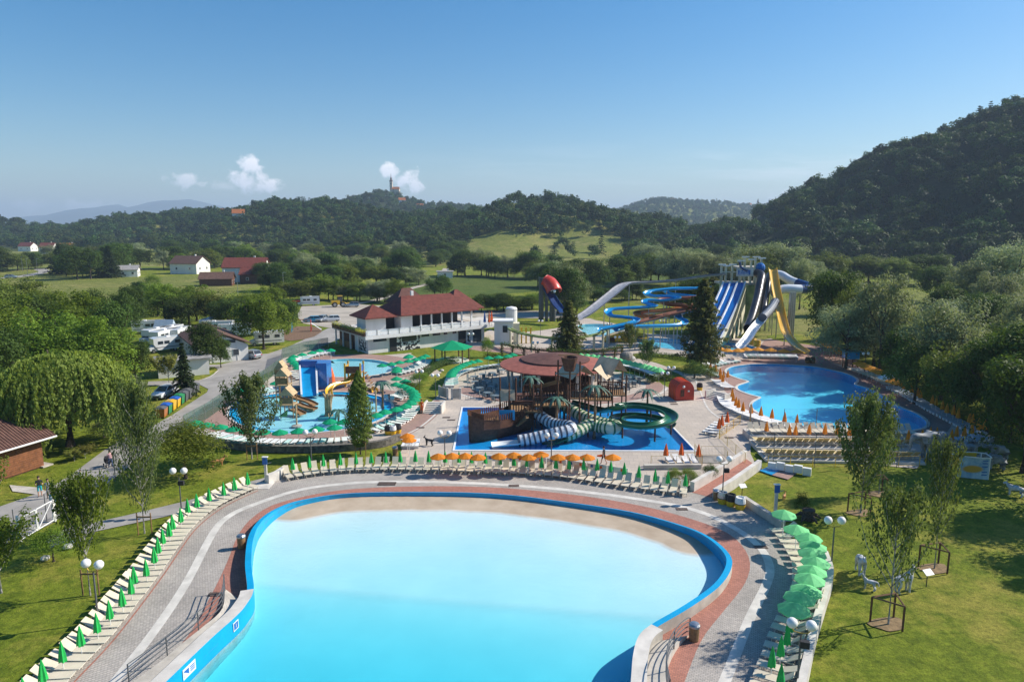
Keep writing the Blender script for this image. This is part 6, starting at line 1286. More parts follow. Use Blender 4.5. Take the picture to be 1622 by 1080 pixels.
def tower():
    r = thing('slide_tower', 'cream slide tower with blue name board and lamp posts on top', 'tower', (0, 0, 0)); y = 148.0
    def post(u, vt, w=.45, m='wall_cream', yy=y): p = Q(u, vt, yy); MB().box((p.x, p.y, p.z / 2), (w, w, p.z)).build('post', m, r); return p
    for u, vt in ((1143, 420), (1150, 422), (1160, 420), (1173, 414), (1180, 408), (1190, 412), (1197, 408), (1206, 410)): p = post(u, vt, .4); MB().box((p.x, p.y - .5, p.z + .15), (1.5, .5, .25)).build('lamp_head', 'white', r)
    for u, vt in ((1173, 425), (1188, 425), (1206, 430), (1143, 430)): post(u, vt, .5, 'wall_cream', y + 5)
    a, b = Q(1167, 425, y - 1.2), Q(1193, 437, y - 1.2); c = (a + b) / 2; bd = MB().box(c, (a - b).length * .95, .25) if False else MB().box(c, (abs(b.x - a.x), .25, abs(a.z - b.z) * 1.1)).build('name_board', 'concrete_pale', r)
    MB().box(c + Vector((-.2, -.16, -.05)), (abs(b.x - a.x) * .72, .06, abs(a.z - b.z) * .62)).build('name_panel', 'sign_blue', bd); text_mesh('BLACK', .62, 'white', bd, c + Vector((-.3, -.2, .2)), (math.pi / 2, 0, 0)); text_mesh('MAMBA', .62, 'white', bd, c + Vector((-.3, -.2, -.36)), (math.pi / 2, 0, 0))
    mb = MB().tube([c + Vector((-1.3, -.25, 2.2)), c + Vector((-1.1, -.25, 1.2)), c + Vector((-.3, -.25, .6)), c + Vector((.4, -.25, .3))], .26, 8); mb.build('snake_emblem', 'slide_navy', r)
    f = Q(1180, 448, y); MB().box((f.x - .3, y + 2.5, f.z - .2), (9.5, 6, .4)).build('platform', 'concrete', r); g = Q(1184, 424, y); MB().box((g.x + 1, y + 3, g.z), (5.5, 5, .3)).build('upper_platform', 'concrete', r)
    w = Q(1186, 452, y - 1); MB().box((w.x + .2, y - .6, w.z / 2), (2.2, .3, w.z)).build('painted_wall', 'wall_green', r); w2 = Q(1196, 445, y); MB().box((w2.x, y + .4, w2.z / 2), (.6, .6, w2.z)).build('stair_column', 'wall_cream', r)
    for u in (1199, 1208, 1216): p = Q(u, 440, y + 1); MB().box((p.x, p.y, p.z / 2), (.35, .35, p.z)).build('post', 'steel', r)
    for k in range(16): t = k / 15; p = Q(1200 + 14 * (k % 8) / 7, 520, y); MB().box((p.x, y + 3 + (k // 8) * 1.4, .6 + t * 9.5), (.5, 1.2, .1)).build('stair_step', 'concrete', r)
    for u in (1146, 1160): p = Q(u, 431, y - 1); MB().box((p.x + .8, p.y, p.z), (2.2, .12, .2)).build('beam', 'wall_cream', r)
    MB().ball(Q(1204, 424, y), 1.1, 12, 8).build('blue_drum', 'slide_deepblue', r)
tower()
tube_slide([(1198, 432, 147), (1206, 436, 145), (1204, 450, 142.5), (1201, 466, 140), (1196, 485, 136.5), (1191, 502, 133.5), (1184, 520, 129.5)], .85, 'black tube slide dropping beside the tower wall', 'slide_black', every=20, sup=None)
tube_slide([(1220, 436, 149), (1216, 450, 146), (1213, 465, 143), (1210, 485, 139), (1206, 505, 136)], .8, 'second black tube slide right of the first', 'slide_black', every=20, sup=None)
trough([(1224, 424, 148), (1226, 436, 145.5), (1229, 455, 142), (1233, 475, 138.5), (1237, 495, 135), (1241, 512, 131.5), (1245, 525, 128), (1252, 537, 124.5), (1262, 547, 121.5), (1276, 556, 118.5)], 1.7, 'steep yellow slide on the right of the tower', 'slide_yellow', every=9, wall=.5, edge='slide_yellow')
tube_slide([(1226, 434, 152), (1238, 436, 151), (1246, 441, 149.5), (1256, 446, 148), (1268, 450, 146.5), (1278, 453, 145), (1282, 456, 144), (1276, 458, 143.4), (1262, 458, 143), (1246, 457.5, 143), (1234, 460, 143), (1226, 466, 142.5)], .95, 'navy and white banded tube slide looping out to the right', None, sup='steel', every=14, bands=('slide_white', 'slide_navy', 10))
tube_slide([(1228, 478, 138), (1224, 485, 135), (1217, 494, 132), (1208, 503, 129)], .8, 'grey ringed tube piece above the white chute', 'slide_white', 'ring_grey', sup=None)
trough([(1208, 503, 129), (1200, 512, 126.5), (1192, 522, 124.5), (1185, 533, 122.5), (1178, 541, 121), (1172, 547, 120)], 1.8, 'wide white open chute ending in the slide pool', 'slide_white', every=30, wall=.9, sup=None)
for i, u in enumerate((1253, 1256, 1259)): p = Q(u, 463, 137 + i * .6); t = thing('slide_column', f'{["left", "middle", "right"][i]} steel column of three under the banded tube', 'column', (p.x, p.y, 0)); MB().bar((0, 0, 0), (0, 0, p.z), .35, .3, 10).build('shaft', 'steel', t); MB().box((0, 0, .1), (1.2, 1.2, .2)).build('footing', 'concrete', t)
for i, (u, v) in enumerate([(1186, 540), (1192, 546), (1199, 549)]): c = P(u, v); t = thing('swim_ring_stack', f'{["left", "middle", "right"][i]} pile of yellow swim rings beside the white chute', 'swim rings', c); [MB().sweep([Vector((.55 * math.cos(a), .55 * math.sin(a), .2 + .3 * k)) for a in np.linspace(0, 2 * math.pi, 14)[:-1]], [(.16 * math.cos(b), .16 * math.sin(b)) for b in np.linspace(0, 2 * math.pi, 7)[:-1]], True, False, loop=True).build('ring', 'slide_yellow', t) for k in range(4)]
# ================================================================== restaurant
mat('roof_rose', (0.32, 0.10, 0.07), .8, .15, 1.5, .3, 12); mat('roof_red', (0.165, 0.04, 0.027), .8, .18, 1.5, .3, 12); mat('roof_dark', (0.125, 0.052, 0.04), .85, .18, 1.5); mat('roof_brown', (0.14, 0.075, 0.055), .85, .2, 1.5, .3, 12); mat('roof_grey', (.3, .29, .28), .85, .15, 1.5); mat_mosaic('mosaic', (.03, .03, .035), (.75, .74, .7), 3.2); mat_glass('glass_dark'); mat_clear('glass_panel', .4)
def hip(r, x0, x1, y0, y1, z0, z1, m, nm='roof', over=.6, ridge=None):
    x0 -= over; x1 += over; y0 -= over; y1 += over; w = (y1 - y0) / 2; a = min((x1 - x0) / 2 - .05, w) if ridge is None else ridge; ym = (y0 + y1) / 2
    V = [(x0, y0, z0), (x1, y0, z0), (x1, y1, z0), (x0, y1, z0), (x0 + a, ym, z1), (x1 - a, ym, z1), (x0, y0, z0 - .18), (x1, y0, z0 - .18), (x1, y1, z0 - .18), (x0, y1, z0 - .18)]
    return MB().add(V, [(0, 1, 5, 4), (2, 3, 4, 5), (1, 2, 5), (3, 0, 4), (0, 6, 7, 1), (1, 7, 8, 2), (2, 8, 9, 3), (3, 9, 6, 0), (6, 9, 8, 7)]).build(nm, m, r)
def restaurant():
    O = P(584, 561); E = P(742, 543); a = math.atan2(E.y - O.y, E.x - O.x); r = thing('restaurant', 'white two-storey restaurant with red hipped roofs and terrace', 'building', O, a); B = lambda *c: MB().box6(*c)
    L = 25.0
    B(5.5, L, .1, 11, 0, 3).build('ground_floor_wall', 'white_wall', r); B(0, 5.5, .1, 6, 0, 3).build('ground_floor_wall', 'white_wall', r); B(-.8, L + 4, -.8, 15, 3.0, 3.35).build('terrace_slab', 'concrete_pale', r); B(-.9, L + 4, -.9, -.8, 2.75, 3.3).build('fascia', 'white', r)
    for k in range(12): x = -.75 + k * 2.2; B(x, x + 2.1, -.78, -.72, 3.4, 4.35).build('parapet_panel', 'glass_panel', r); B(x + 2.1, x + 2.2, -.82, -.7, 3.35, 4.4).build('parapet_post', 'steel', r)
    for k in range(3): B(-.78, -.72, 9 + k * 2, 10.9 + k * 2, 3.4, 4.35).build('parapet_panel', 'glass_panel', r)
    B(-1.0, -.3, -.5, 14.5, 3.3, 4.0).build('planter', 'wood_dark', r)
    me = leafmesh('planter_flowers', np.stack([RNG.uniform(-1.2, -.1, 2600), RNG.uniform(-.6, 14.6, 2600), RNG.normal(4.05, .22, 2600)], 1), RNG.normal(size=(2600, 3)) + np.array([0, 0, 1]), RNG.uniform(.1, .24, 2600), 'leaf_flower'); o = bpy.data.objects.new('planter_flowers', me); COL.objects.link(o); o.parent = r
    for k in range(4): B(-.5, -.25, 3.5 + 3.5 * k, 3.75 + 3.5 * k, 0, 3).build('column', 'white', r)
    for x0, x1 in ((1.0, 3.6),): B(x0, x1, .02, .1, 2.1, 2.75).build('window', 'glass_dark', r)
    B(4.2, 5.6, -.02, .14, 0, 2.5).build('doorway', 'black', r); B(5.6, 10.4, .0, .1, 0, 1.5).build('mosaic_panel', 'mosaic', r); B(5.6, 6.6, -.004, .098, 1.5, 2.7).build('mosaic_panel', 'mosaic', r); B(6.7, 9.6, .0, .1, 1.6, 2.7).build('window', 'glass_dark', r); B(9.6, 10.4, -.004, .098, 1.5, 2.7).build('mosaic_panel', 'mosaic', r)
    B(-.03, .0, 1.0, 4.2, 0.3, 2.3).build('mosaic_panel', 'mosaic', r)
    for x in (10.8, 13.2, 15.6, 17.6): B(x, x + (1.6 if x < 15 else .8), .02, .1, 2.15, 2.7).build('window', 'glass_dark', r)
    B(18.9, 20.6, -.02, .14, 0, 2.6).build('doorway', 'black', r); B(20.8, 21.5, .0, .12, 0, 2.4).build('mosaic_panel', 'mosaic', r); B(22.3, 24.2, .0, .12, 0, 2.5).build('window', 'glass_dark', r)
    B(-.2, .0, 7, 13, 0, 1.2).build('bar_counter', 'wood', r); B(.3, 5.4, 6.1, 14, 0, 3).build('bar_interior', 'wood_dark', r)
    # upper floor
    B(1.2, 5.2, 3.5, 7.5, 3.35, 6.0).build('upper_wall', 'white_wall', r); hip(r, 1.2, 6.4, 3, 9, 6.1, 8.2, 'roof_red'); B(5.4, 9.8, 6, 9, 3.35, 5.9).build('lounge_shade_block', 'black', r)  # black blocks stand in for the shade inside the open upper lounge
    B(8.2, 10.6, 3.2, 6.4, 3.35, 6.2).build('upper_wall', 'white_wall', r); B(10.8, 22.5, 6.2, 12, 3.35, 6.0).build('lounge_shade_block', 'black', r)
    for k in range(6): x = 12.2 + k * 2.3; B(x, x + .28, 2.9, 3.18, 3.35, 6.3).build('column', 'white', r)
    hip(r, 8.2, 24.5, 2.6, 13.5, 6.2, 9.2, 'roof_red', ridge=3.2); hip(r, 20.5, 27.0, 4.5, 13, 6.25, 9.8, 'roof_red', ridge=3.5); hip(r, 12, 18, 12, 16, 7.5, 10.2, 'roof_dark')
    MB().box6(13, 13.5, 8, 8.5, 8, 10.1).build('chimney', 'white', r)
    for k in range(4): B(11 + k * 2.2, 12.6 + k * 2.2, .5, 1.3, 4.05, 4.12).build('table', 'white', r)
    # right terrace end and outside stair
    B(L, L + 6, 1, 10, 3.0, 3.4).build('terrace_slab', 'concrete_pale', r)
    for k in range(14): B(L + 2 + k * .32, L + 2.4 + k * .32, -2.2, -.9, 3.1 - k * .23, 3.22 - k * .23).build('stair_step', 'concrete', r)
    for k in range(3): B(L + .2, L + .5, 1 + k * 3, 1.3 + k * 3, 0, 3).build('column', 'white', r)
restaurant()
def parasol_flag(u, v, m, label):
    p = P(u, v); o = closed_parasol(m, 3.0, 2.1, .3, 'steel').put((p.x, p.y, 3.4), 0, label)
for u, v, m, l in ((768, 545, 'sign_blue', 'folded blue parasol on the restaurant terrace'), (775, 545, 'cloth_red', 'folded red parasol on the terrace, left of two'), (779, 544, 'cloth_red', 'folded red parasol on the terrace, right of two')): parasol_flag(u, v, m, l)
# three white banners behind the roof
for i, u in enumerate((627, 637, 646)): p = P(u, 497); t = thing('banner', f'{["left", "middle", "right"][i]} white banner of three behind the restaurant', 'banner', p); MB().bar((0, 0, 0), (0, 0, 4.6), .06, n=6).build('pole', 'steel', t); MB().box((.9, 0, 3.3), (1.7, .05, 2.6)).build('cloth', 'white', t)
# green hexagon pavilion
def pavilion():
    c = P(716, 572); r = thing('pavilion', 'green hexagonal tent roof on dark posts over a sandpit', 'pavilion', c); R_ = 3.7
    V = [(0, 0, 3.6)] + [(R_ * math.cos(k * math.pi / 3 + .2), R_ * math.sin(k * math.pi / 3 + .2), 2.4) for k in range(6)]
    for k in range(6): MB().add([V[0], V[1 + k], V[1 + (k + 1) % 6]], [(0, 1, 2)]).build('roof_panel', 'cloth_jade', r)
    for k in range(6): x, y, z = V[1 + k]; MB().bar((x * .78, y * .78, 0), (x * .78, y * .78, 2.65), .12, n=6).build('post', 'wood_dark', r)
    MB().lathe([(2.9, .03), (2.9, .3), (2.7, .3), (2.7, .12)], 6).build('pit_edge', 'concrete_pale', r); MB().lathe([(2.7, .05), (2.7, .1)], 6).build('pit', 'sign_blue', r)
pavilion()
# round bar with wide red-brown roof
def round_bar():
    c = Vector((P(880, 577, 3.2).x, 95.5, 0)); r = thing('round_bar', 'round bar under a wide flat red-brown conical roof', 'building', c); n = 40
    MB().lathe([(7.9, 3.0), (7.9, 3.15), (4.5, 3.85)], n, caps=False).build('outer_roof', 'roof_rose', r); MB().lathe([(4.9, 3.8), (4.9, 3.95), (1.0, 4.55), (.1, 4.65)], n, caps=False).build('inner_roof', 'roof_dark', r); MB().lathe([(7.8, 2.99), (.1, 3.0)], n, caps=False).build('ceiling', 'wood_dark', r)
    for k in range(16): a = 2 * math.pi * k / 16; MB().bar((6.7 * math.cos(a), 6.7 * math.sin(a), 0), (6.7 * math.cos(a), 6.7 * math.sin(a), 3.0), .2, n=8).build('column', 'concrete_pale', r)
    MB().lathe([(5.2, 0), (5.2, 1.15), (5.0, 1.15), (5.0, 0)], 28, caps=False).build('counter', 'wood_dark', r); MB().lathe([(2.6, 0), (2.6, 2.95)], 20).build('core', 'wood_dark', r)
round_bar()
# bar tables left and right of the roof
mat('table_top', (.16, .2, .21), .5, .15, 2)
def tableset():
    t = thing('bar_table', 'x', 'table'); MB().lathe([(.55, .72), (.55, .76)], 12).build('table_top', 'table_top', t); MB().bar((0, 0, 0), (0, 0, .72), .05, n=6).build('leg', 'black', t); return t
def chair():
    t = thing('bar_chair', 'x', 'chair'); MB().box((0, 0, .44), (.45, .45, .05)).build('seat', 'table_top', t); MB().box((-.22, 0, .7), (.05, .45, .5)).build('backrest', 'table_top', t); [MB().bar((x, y, 0), (x, y, .44), .02, n=4).build('leg', 'black', t) for x in (-.2, .2) for y in (-.2, .2)]; return t
TS = Proto(tableset); CH = Proto(chair); tabs = [(752, 612), (760, 622), (750, 604), (772, 630), (768, 611), (785, 635), (764, 600), (780, 598), (795, 593), (778, 620), (965, 603), (978, 608), (990, 614), (975, 617), (995, 605), (1002, 612), (985, 622), (1010, 605)]; rr = random.Random(5)
for i, (u, v) in enumerate(tabs):
    p = P(u, v, .03); sd_ = 'left' if u < 880 else 'right'; j = i if u < 880 else i - 10; TS.put(p, 0, f'{ordw(j + 1)} dark round table {sd_} of the round bar', 'tables of the round bar'); 
    for k in range(3): a = k * 2.1 + rr.random(); CH.put(p + Vector((.85 * math.cos(a), .85 * math.sin(a), 0)), a + math.pi, f'{ordw(k + 1)} chair at the {ordw(j + 1)} dark table {sd_} of the round bar', 'chairs of the round bar')
# red barrel hut
def barrel_hut():
    c = P(1084, 634); r = thing('barrel_hut', 'red arched barrel hut with painted front on the plaza', 'kiosk', c, .12); n = 12; prof = [(-1.25, 0)] + [(-1.25 * math.cos(math.pi * k / n), 1.35 + 1.2 * math.sin(math.pi * k / n)) for k in range(n + 1)] + [(1.25, 0)]
    m = len(prof); V = [(x, -.1, z) for x, z in prof] + [(x, 2.6, z) for x, z in prof]; MB().add(V, [(k, k + 1, m + k + 1, m + k) for k in range(m - 1)] + [tuple(range(m - 1, -1, -1)), tuple(range(m, 2 * m))]).build('shell', 'slide_red', r)
    MB().lathe([(.16, 0), (.16, .02)], 10, (0, 0, 0)).build('hinge', 'white', r); MB().box((-.35, -.13, 1.0), (.5, .04, .9)).build('painting', 'wood_dark', r); MB().box((.5, -.13, 1.25), (.25, .04, .2)).build('painting', 'white', r); MB().ball((-.2, -.14, 1.85), .18, 10, 6).build('painting', 'white', r)
    for k in range(5): MB().sweep([Vector((x * 1.02, .2 + k * .55, z * 1.012)) for x, z in prof], [(-.04, -.02), (.04, -.02), (.04, .03), (-.04, .03)], True, True).build('hoop', 'cloth_red', r)
barrel_hut()
# pergola with yellow beams and ivy posts, yellow shelter, water tank
def pergola():
    r = thing('pergola', 'curved pergola of yellow-green beams on cream columns behind the round bar', 'pergola', (0, 0, 0)); line = catmull([P(u, v) for u, v in ((800, 540), (820, 552), (860, 561), (900, 563), (945, 556), (962, 545))], 4); rs = resample(line, count=9)
    for p, t in rs: MB().bar(p, p + Vector((0, 0, 3.0)), .22, n=8).build('column', 'wall_cream', r)
    for w in (-.35, .35): MB().sweep([p + Vector((0, 0, 3.1)) for p, _ in resample(line, count=24)], [(w - .1, -.15), (w + .1, -.15), (w + .1, .15), (w - .1, .15)], True, True).build('beam', 'wall_green', r)
    line2 = resample(catmull([P(u, v) for u, v in ((795, 566), (840, 575), (900, 580), (960, 577), (985, 570))], 4), count=10); r2 = thing('ivy_pergola', 'low dark pergola overgrown with ivy in front of the yellow one', 'pergola', (0, 0, 0))
    for p, t in line2:
        MB().bar(p, p + Vector((0, 0, 2.3)), .12, n=6).build('post', 'wood_dark', r2); n = 260; q = np.stack([p.x + RNG.normal(0, .22, n), p.y + RNG.normal(0, .22, n), RNG.uniform(.4, 2.5, n)], 1); me = leafmesh('ivy', q, RNG.normal(size=(n, 3)) + np.array([0, -.6, .4]), RNG.uniform(.12, .24, n), 'leaf_dark'); o = bpy.data.objects.new('ivy', me); COL.objects.link(o); o.parent = r2
    MB().sweep([p + Vector((0, 0, 2.35)) for p, _ in line2], [(-.12, -.1), (.12, -.1), (.12, .1), (-.12, .1)], True, True).build('beam', 'wood_dark', r2)
    n = 2600; k = RNG.integers(0, len(line2) - 1, n); f = RNG.random(n); A = np.array([tuple(line2[i][0]) for i in range(len(line2))]); q = A[k] * (1 - f)[:, None] + A[k + 1] * f[:, None] + RNG.normal(0, .2, (n, 3)) + np.array([0, 0, 2.45]); me = leafmesh('ivy', q, RNG.normal(size=(n, 3)) + np.array([0, 0, 1]), RNG.uniform(.12, .24, n), 'leaf_dark'); o = bpy.data.objects.new('ivy', me); COL.objects.link(o); o.parent = r2
pergola()
def simple_house(name, label, u, v, w, d, h, rh, rz, wall, roof, cat='house', wins=2, chim=True, loc=None):
    c = loc or P(u, v); r = thing(name, label, cat, c, rz); MB().box6(-w / 2, w / 2, -d / 2, d / 2, -.5, h).build('wall', wall, r); e = .5
    V = [(-w / 2 - e, -d / 2 - e, h), (w / 2 + e, -d / 2 - e, h), (w / 2 + e, d / 2 + e, h), (-w / 2 - e, d / 2 + e, h), (-w / 2 - e, 0, h + rh), (w / 2 + e, 0, h + rh)]; V += [(x, y, z + .18) for x, y, z in V]
    rf = MB().add(V, [(6, 7, 11, 10), (8, 9, 10, 11), (0, 4, 5, 1), (2, 5, 4, 3), (0, 1, 7, 6), (2, 3, 9, 8), (0, 6, 10, 4), (4, 10, 9, 3), (1, 5, 11, 7), (5, 2, 8, 11)]).build('roof', roof, r)
    MB().add([(-w / 2 + .02, -d / 2, h), (-w / 2 + .02, d / 2, h), (-w / 2 + .02, 0, h + rh - .25), (w / 2 - .02, -d / 2, h), (w / 2 - .02, d / 2, h), (w / 2 - .02, 0, h + rh - .25)], [(0, 2, 1), (3, 4, 5)]).build('gable', wall, r)
    if chim: MB().box((w * .2, .6, h + rh), (.7, .7, 1.6)).build('chimney', 'white_wall', rf)
    for k in range(wins): x = -w / 2 + w * (k + .5) / wins; wd = MB().box((x, -d / 2, h * .55), (1.1, .1, 1.2)).build('window', 'white', r); MB().box((x, -d / 2 - .06, h * .55), (.9, .04, 1.0)).build('pane', 'glass_dark', wd)
    for k in range(2): y = -d / 4 + d / 2 * k; wd = MB().box((w / 2, y, h * .55), (.1, 1.1, 1.2)).build('window', 'white', r); MB().box((w / 2 + .06, y, h * .55), (.04, .9, 1.0)).build('pane', 'glass_dark', wd)
    return r
# campsite house, wooden hut, shed
def camp_house():
    c = P(352, 568); r = simple_house('campsite_house', 'long white campsite house with dark brown gabled roof', 0, 0, 17, 8, 2.7, 2.0, .9, 'white_wall', 'roof_brown', 'building', 0, False, c + Vector((-3.2, 4.2, 0))); r.rotation_euler = (0, 0, 2.16 + math.pi)
    for k in range(2): MB().box((8.54, -2.2 + 4.4 * k, 1.6), (.06, .08, 3.0)).build('trim', 'white', r)
    MB().box((8.53, -1.2, 1.05), (.06, 1.0, 2.1)).build('door', 'white', r); MB().box((8.57, -1.2, 1.7), (.04, .6, .7)).build('door_pane', 'glass_dark', r); MB().box((8.54, 0, 3.4), (.05, 4.0, .5)).build('gable_window', 'glass_dark', r)
camp_house()
r = simple_house('shed', 'flat pale shed behind the yellow-green tree', 291, 592, 7, 4, 2.5, .3, .5, 'white_wall', 'roof_grey', 'shed', 1, False)
def hut():
    r = thing('wooden_hut', 'brown wooden hut with striped dark red metal roof at the left edge', 'hut', Vector((-48.2, 59.2, 0)), -.343 + math.pi / 2)
    mat('plank_red', (.22, .085, .035), .7, .2, 2.5, .3, 25); w, d, h = 7.2, 6.0, 2.9
    MB().box6(-w / 2, w / 2, -d / 2, d / 2, 0, h).build('wall', 'wood_dark', r)
    for k in range(14): z = .1 + k * .205; MB().box((w / 2 + .03, 0, z + .1), (.06, d + .04, .19)).build('plank', 'wood_dark', r)
    for k in range(14): z = .1 + k * .205; MB().box((0, -d / 2 - .03, z + .1), (w + .04, .06, .19)).build('plank', 'plank_red', r)
    MB().box((w / 2 + .2, 0, .06), (1.0, d + .8, .12)).build('plinth', 'concrete', r)
    e = .9; V = [(-w / 2 - e, -d / 2 - e, h - .05), (w / 2 + e, -d / 2 - e, h - .05), (w / 2 + e, d / 2 + e, h + .0), (-w / 2 - e, d / 2 + e, h), (-w / 2 - e, 0, h + 1.9), (w / 2 + e, 0, h + 1.9)]
    rf = MB().add(V, [(0, 1, 5, 4), (2, 3, 4, 5), (1, 2, 5), (0, 4, 3)]).build('roof', 'roof_brown', r)
    for s in (-1, 1):
        for k in range(34): x = -w / 2 - e + (w + 2 * e) * k / 33; a = Vector((x, s * (d / 2 + e), h - .02)); b = Vector((x, 0, h + 1.94)); MB().bar(a, b, .035, n=4).build('roof_rib', 'roof_dark', rf)
        MB().bar((-w / 2 - e, s * (d / 2 + e + .06), h - .08), (w / 2 + e, s * (d / 2 + e + .06), h - .08), .09, n=6).build('gutter', 'white', rf)
hut()
t = thing('red_roof_hut', 'corner of a red-walled hut behind the willow at the left edge', 'hut', P(-25, 690)); MB().box((0, 0, 2.2), (4.5, 4, 4.4)).build('wall', 'roof_dark', t); MB().box((0, 0, 4.6), (5.4, 5, .35)).build('roof', 'slide_red', t)
# village
V_ = [('big brown-roofed house with balcony in the village', 392, 445, 17, 13, 6.0, 4.0, .15, 'white_wall', 'roof_red', 3), ('low wing of the big brown-roofed village house', 408, 448, 12, 9, 3.6, 2.6, .15, 'wood_dark', 'roof_red', 2), ('cream house with brown hipped roof left of the big one', 302, 433, 15, 11, 5.0, 3.8, -.2, 'white_wall', 'roof_brown', 2), ('small house with grey roof at the meadow edge', 198, 438, 12, 8, 3.2, 2.0, .35, 'white_wall', 'roof_grey', 3), ('dark-roofed barn above the campsite trees', 345, 452, 12, 7, 2.6, 2.6, .2, 'wood_dark', 'roof_brown', 0),
      ('orange-roofed house on the valley floor at left', 110, 400, 14, 10, 5, 4, .3, 'white_wall', 'slide_orange', 2), ('orange-roofed village house left of the church meadow', 236, 390, 14, 11, 6, 5, .2, 'white_wall', 'slide_orange', 2), ('white village house with red roof right of the orange one', 262, 387, 13, 10, 6, 4, -.2, 'white_wall', 'slide_orange', 2), ('red-roofed cottage beside the valley village', 250, 396, 13, 9, 4, 4, .4, 'white_wall', 'slide_orange', 2), ('long pale farm building far in the valley', 205, 402, 22, 9, 4, 3, .1, 'white_wall', 'roof_grey', 4), ('white villa behind the road bend trees', 78, 402, 12, 10, 6, 4, .1, 'white_wall', 'roof_red', 2), ('small far house left in the valley', 45, 398, 14, 10, 5, 4, -.1, 'white_wall', 'roof_red', 2), ('pale cottage at the foot of the wooded ridge', 590, 408, 12, 8, 4, 3, .1, 'white_wall', 'roof_grey', 2), ('house with pale gable behind the willow belt', 640, 418, 12, 9, 4.5, 4, .2, 'white_wall', 'roof_brown', 2), ('white container hut on the field track', 705, 440, 7, 3.5, 2.8, .4, .1, 'white_wall', 'roof_grey', 1)]
for l, u, v, w, d, h, rh, rz, wl, rf, wn in V_: simple_house('village_house', l, u, v, w, d, h, rh, rz, wl, rf, 'house', wn)
for key, l, u, D in (('mid', 'white house on the crest of the left ridge', 362, 975), ('mid', 'small white house on the crest right of the first', 408, 945), ('mid', 'orange-roofed house on the clearing of the left ridge', 385, 800), ('church', 'white house below the hill church', 640, 1370), ('church', 'pale house right of the hill church', 668, 1390), ('far', 'white house on the far bluish hill', 1060, 2300), ('far', 'far house on the saddle of the bluish hill', 1180, 2300)):
    x = (u - 811) / FPX * D; simple_house('hill_house', l, 0, 0, 13, 10, 7, 5, .3, 'white_wall', 'slide_orange', 'house', 2, True, Vector((x, D, hz(key, x, D) + 3)))
def church():
    D = 1450; x = (624 - 811) / FPX * D; z = hz('church', x, D) + 4; r = thing('church', 'small church with pale tower and dark spire on the wooded hilltop', 'church', (x, D, z)); mat('church_wall', (.74, .58, .44), .8, .08, .3)
    MB().box((8, 0, 5), (18, 9, 10)).build('nave', 'church_wall', r); MB().add([(-1, -5, 10), (17, -5, 10), (17, 5, 10), (-1, 5, 10), (-1, 0, 15), (17, 0, 15)], [(0, 1, 5, 4), (2, 3, 4, 5), (1, 2, 5), (0, 4, 3)]).build('nave_roof', 'slide_orange', r)
    MB().box((0, 0, 13), (5.5, 5.5, 26)).build('tower', 'church_wall', r); MB().lathe([(3.6, 26), (3.2, 28), (1.6, 30), (1.9, 32), (.6, 35), (.12, 42)], 8).build('spire', 'roof_brown', r); MB().box((0, -2.8, 21), (1.6, .2, 2.6)).build('belfry_window', 'glass_dark', r)
    x2 = (1193 - 811) / FPX * 2380; r2 = thing('chapel', 'tiny far chapel spire on the bluish hill', 'church', (x2, 2380, hz('far', x2, 2380) + 6)); MB().box((0, 0, 8), (6, 6, 18)).build('tower', 'church_wall', r2); MB().lathe([(4, 17), (.2, 30)], 6).build('spire', 'roof_brown', r2)
church()
# water tank, yellow shelter, small kiosk, sun tower left of the pergola
t = thing('water_tank', 'tall white cylindrical tank behind the restaurant stairs', 'tank', P(810, 521)); MB().lathe([(1.3, 0), (1.3, 4.6), (1.1, 4.9), (.2, 5.1)], 18).build('body', 'white', t); MB().lathe([(1.33, 4.3), (1.33, 4.4)], 18).build('band', 'steel', t)
t = thing('castle_house', 'cream and yellow play castle with window and flat roof left of the pergola', 'play structure', P(797, 543)); MB().box((0, 0, 2.2), (3.4, 3.4, 4.4)).build('wall', 'white_wall', t); MB().box((0, 0, 4.5), (4.0, 4.0, .3)).build('roof', 'white', t); MB().box((.4, -1.75, 3.0), (.9, .1, 1.3)).build('window', 'glass_dark', t); MB().box((2.6, 0, 2.0), (1.2, 2.4, 4.0)).build('yellow_wing', 'wall_cream', t); [MB().box((3.6 + k * .9, -.6, 1.6), (.3, .3, 3.2)).build('pillar', 'slide_yellow', t) for k in range(3)]
t = thing('yellow_shelter', 'low yellow shelter with sloping roof beside the splash pool', 'shelter', P(980, 541)); MB().add([(-3, -1.5, .2), (3.4, -1.5, .2), (3.4, 1.5, .2), (-3, 1.5, .2), (-2.4, -1.2, 1.2), (.6, -1.2, 2.2), (.6, 1.2, 2.2), (-2.4, 1.2, 1.2), (3.2, -1.2, 1.0), (3.2, 1.2, 1.0)], [(0, 1, 8, 5, 4), (4, 5, 6, 7), (5, 8, 9, 6), (0, 4, 7, 3), (1, 2, 9, 8), (3, 7, 6, 9, 2)]).build('shell', 'slide_yellow', t); MB().box((-1.6, -1.53, .7), (1.2, .06, .8)).build('opening', 'wood_dark', t)
t = thing('yellow_shelter', 'second yellow sloping shelter right of the first', 'shelter', P(1012, 535)); MB().add([(-2, -1, 0), (2, -1, 0), (2, 1, 0), (-2, 1, 0), (-1.8, 0, 1.4), (1.6, 0, .8)], [(0, 1, 5, 4), (2, 3, 4, 5), (0, 4, 3), (1, 2, 5)]).build('shell', 'slide_yellow', t); MB().box((0, -1.02, .3), (1, .05, .4)).build('opening', 'wood_dark', t)
t = thing('boulder', 'grey rounded rock figure on the lawn behind the light green parasols', 'rock', P(992, 573)); MB().ball((0, 0, .9), 1.15, 10, 7, .8).build('rock_body', 'concrete_dark', t); MB().ball((.9, -.3, .6), .6, 8, 6, .8).build('rock_lobe', 'concrete_pale', t)
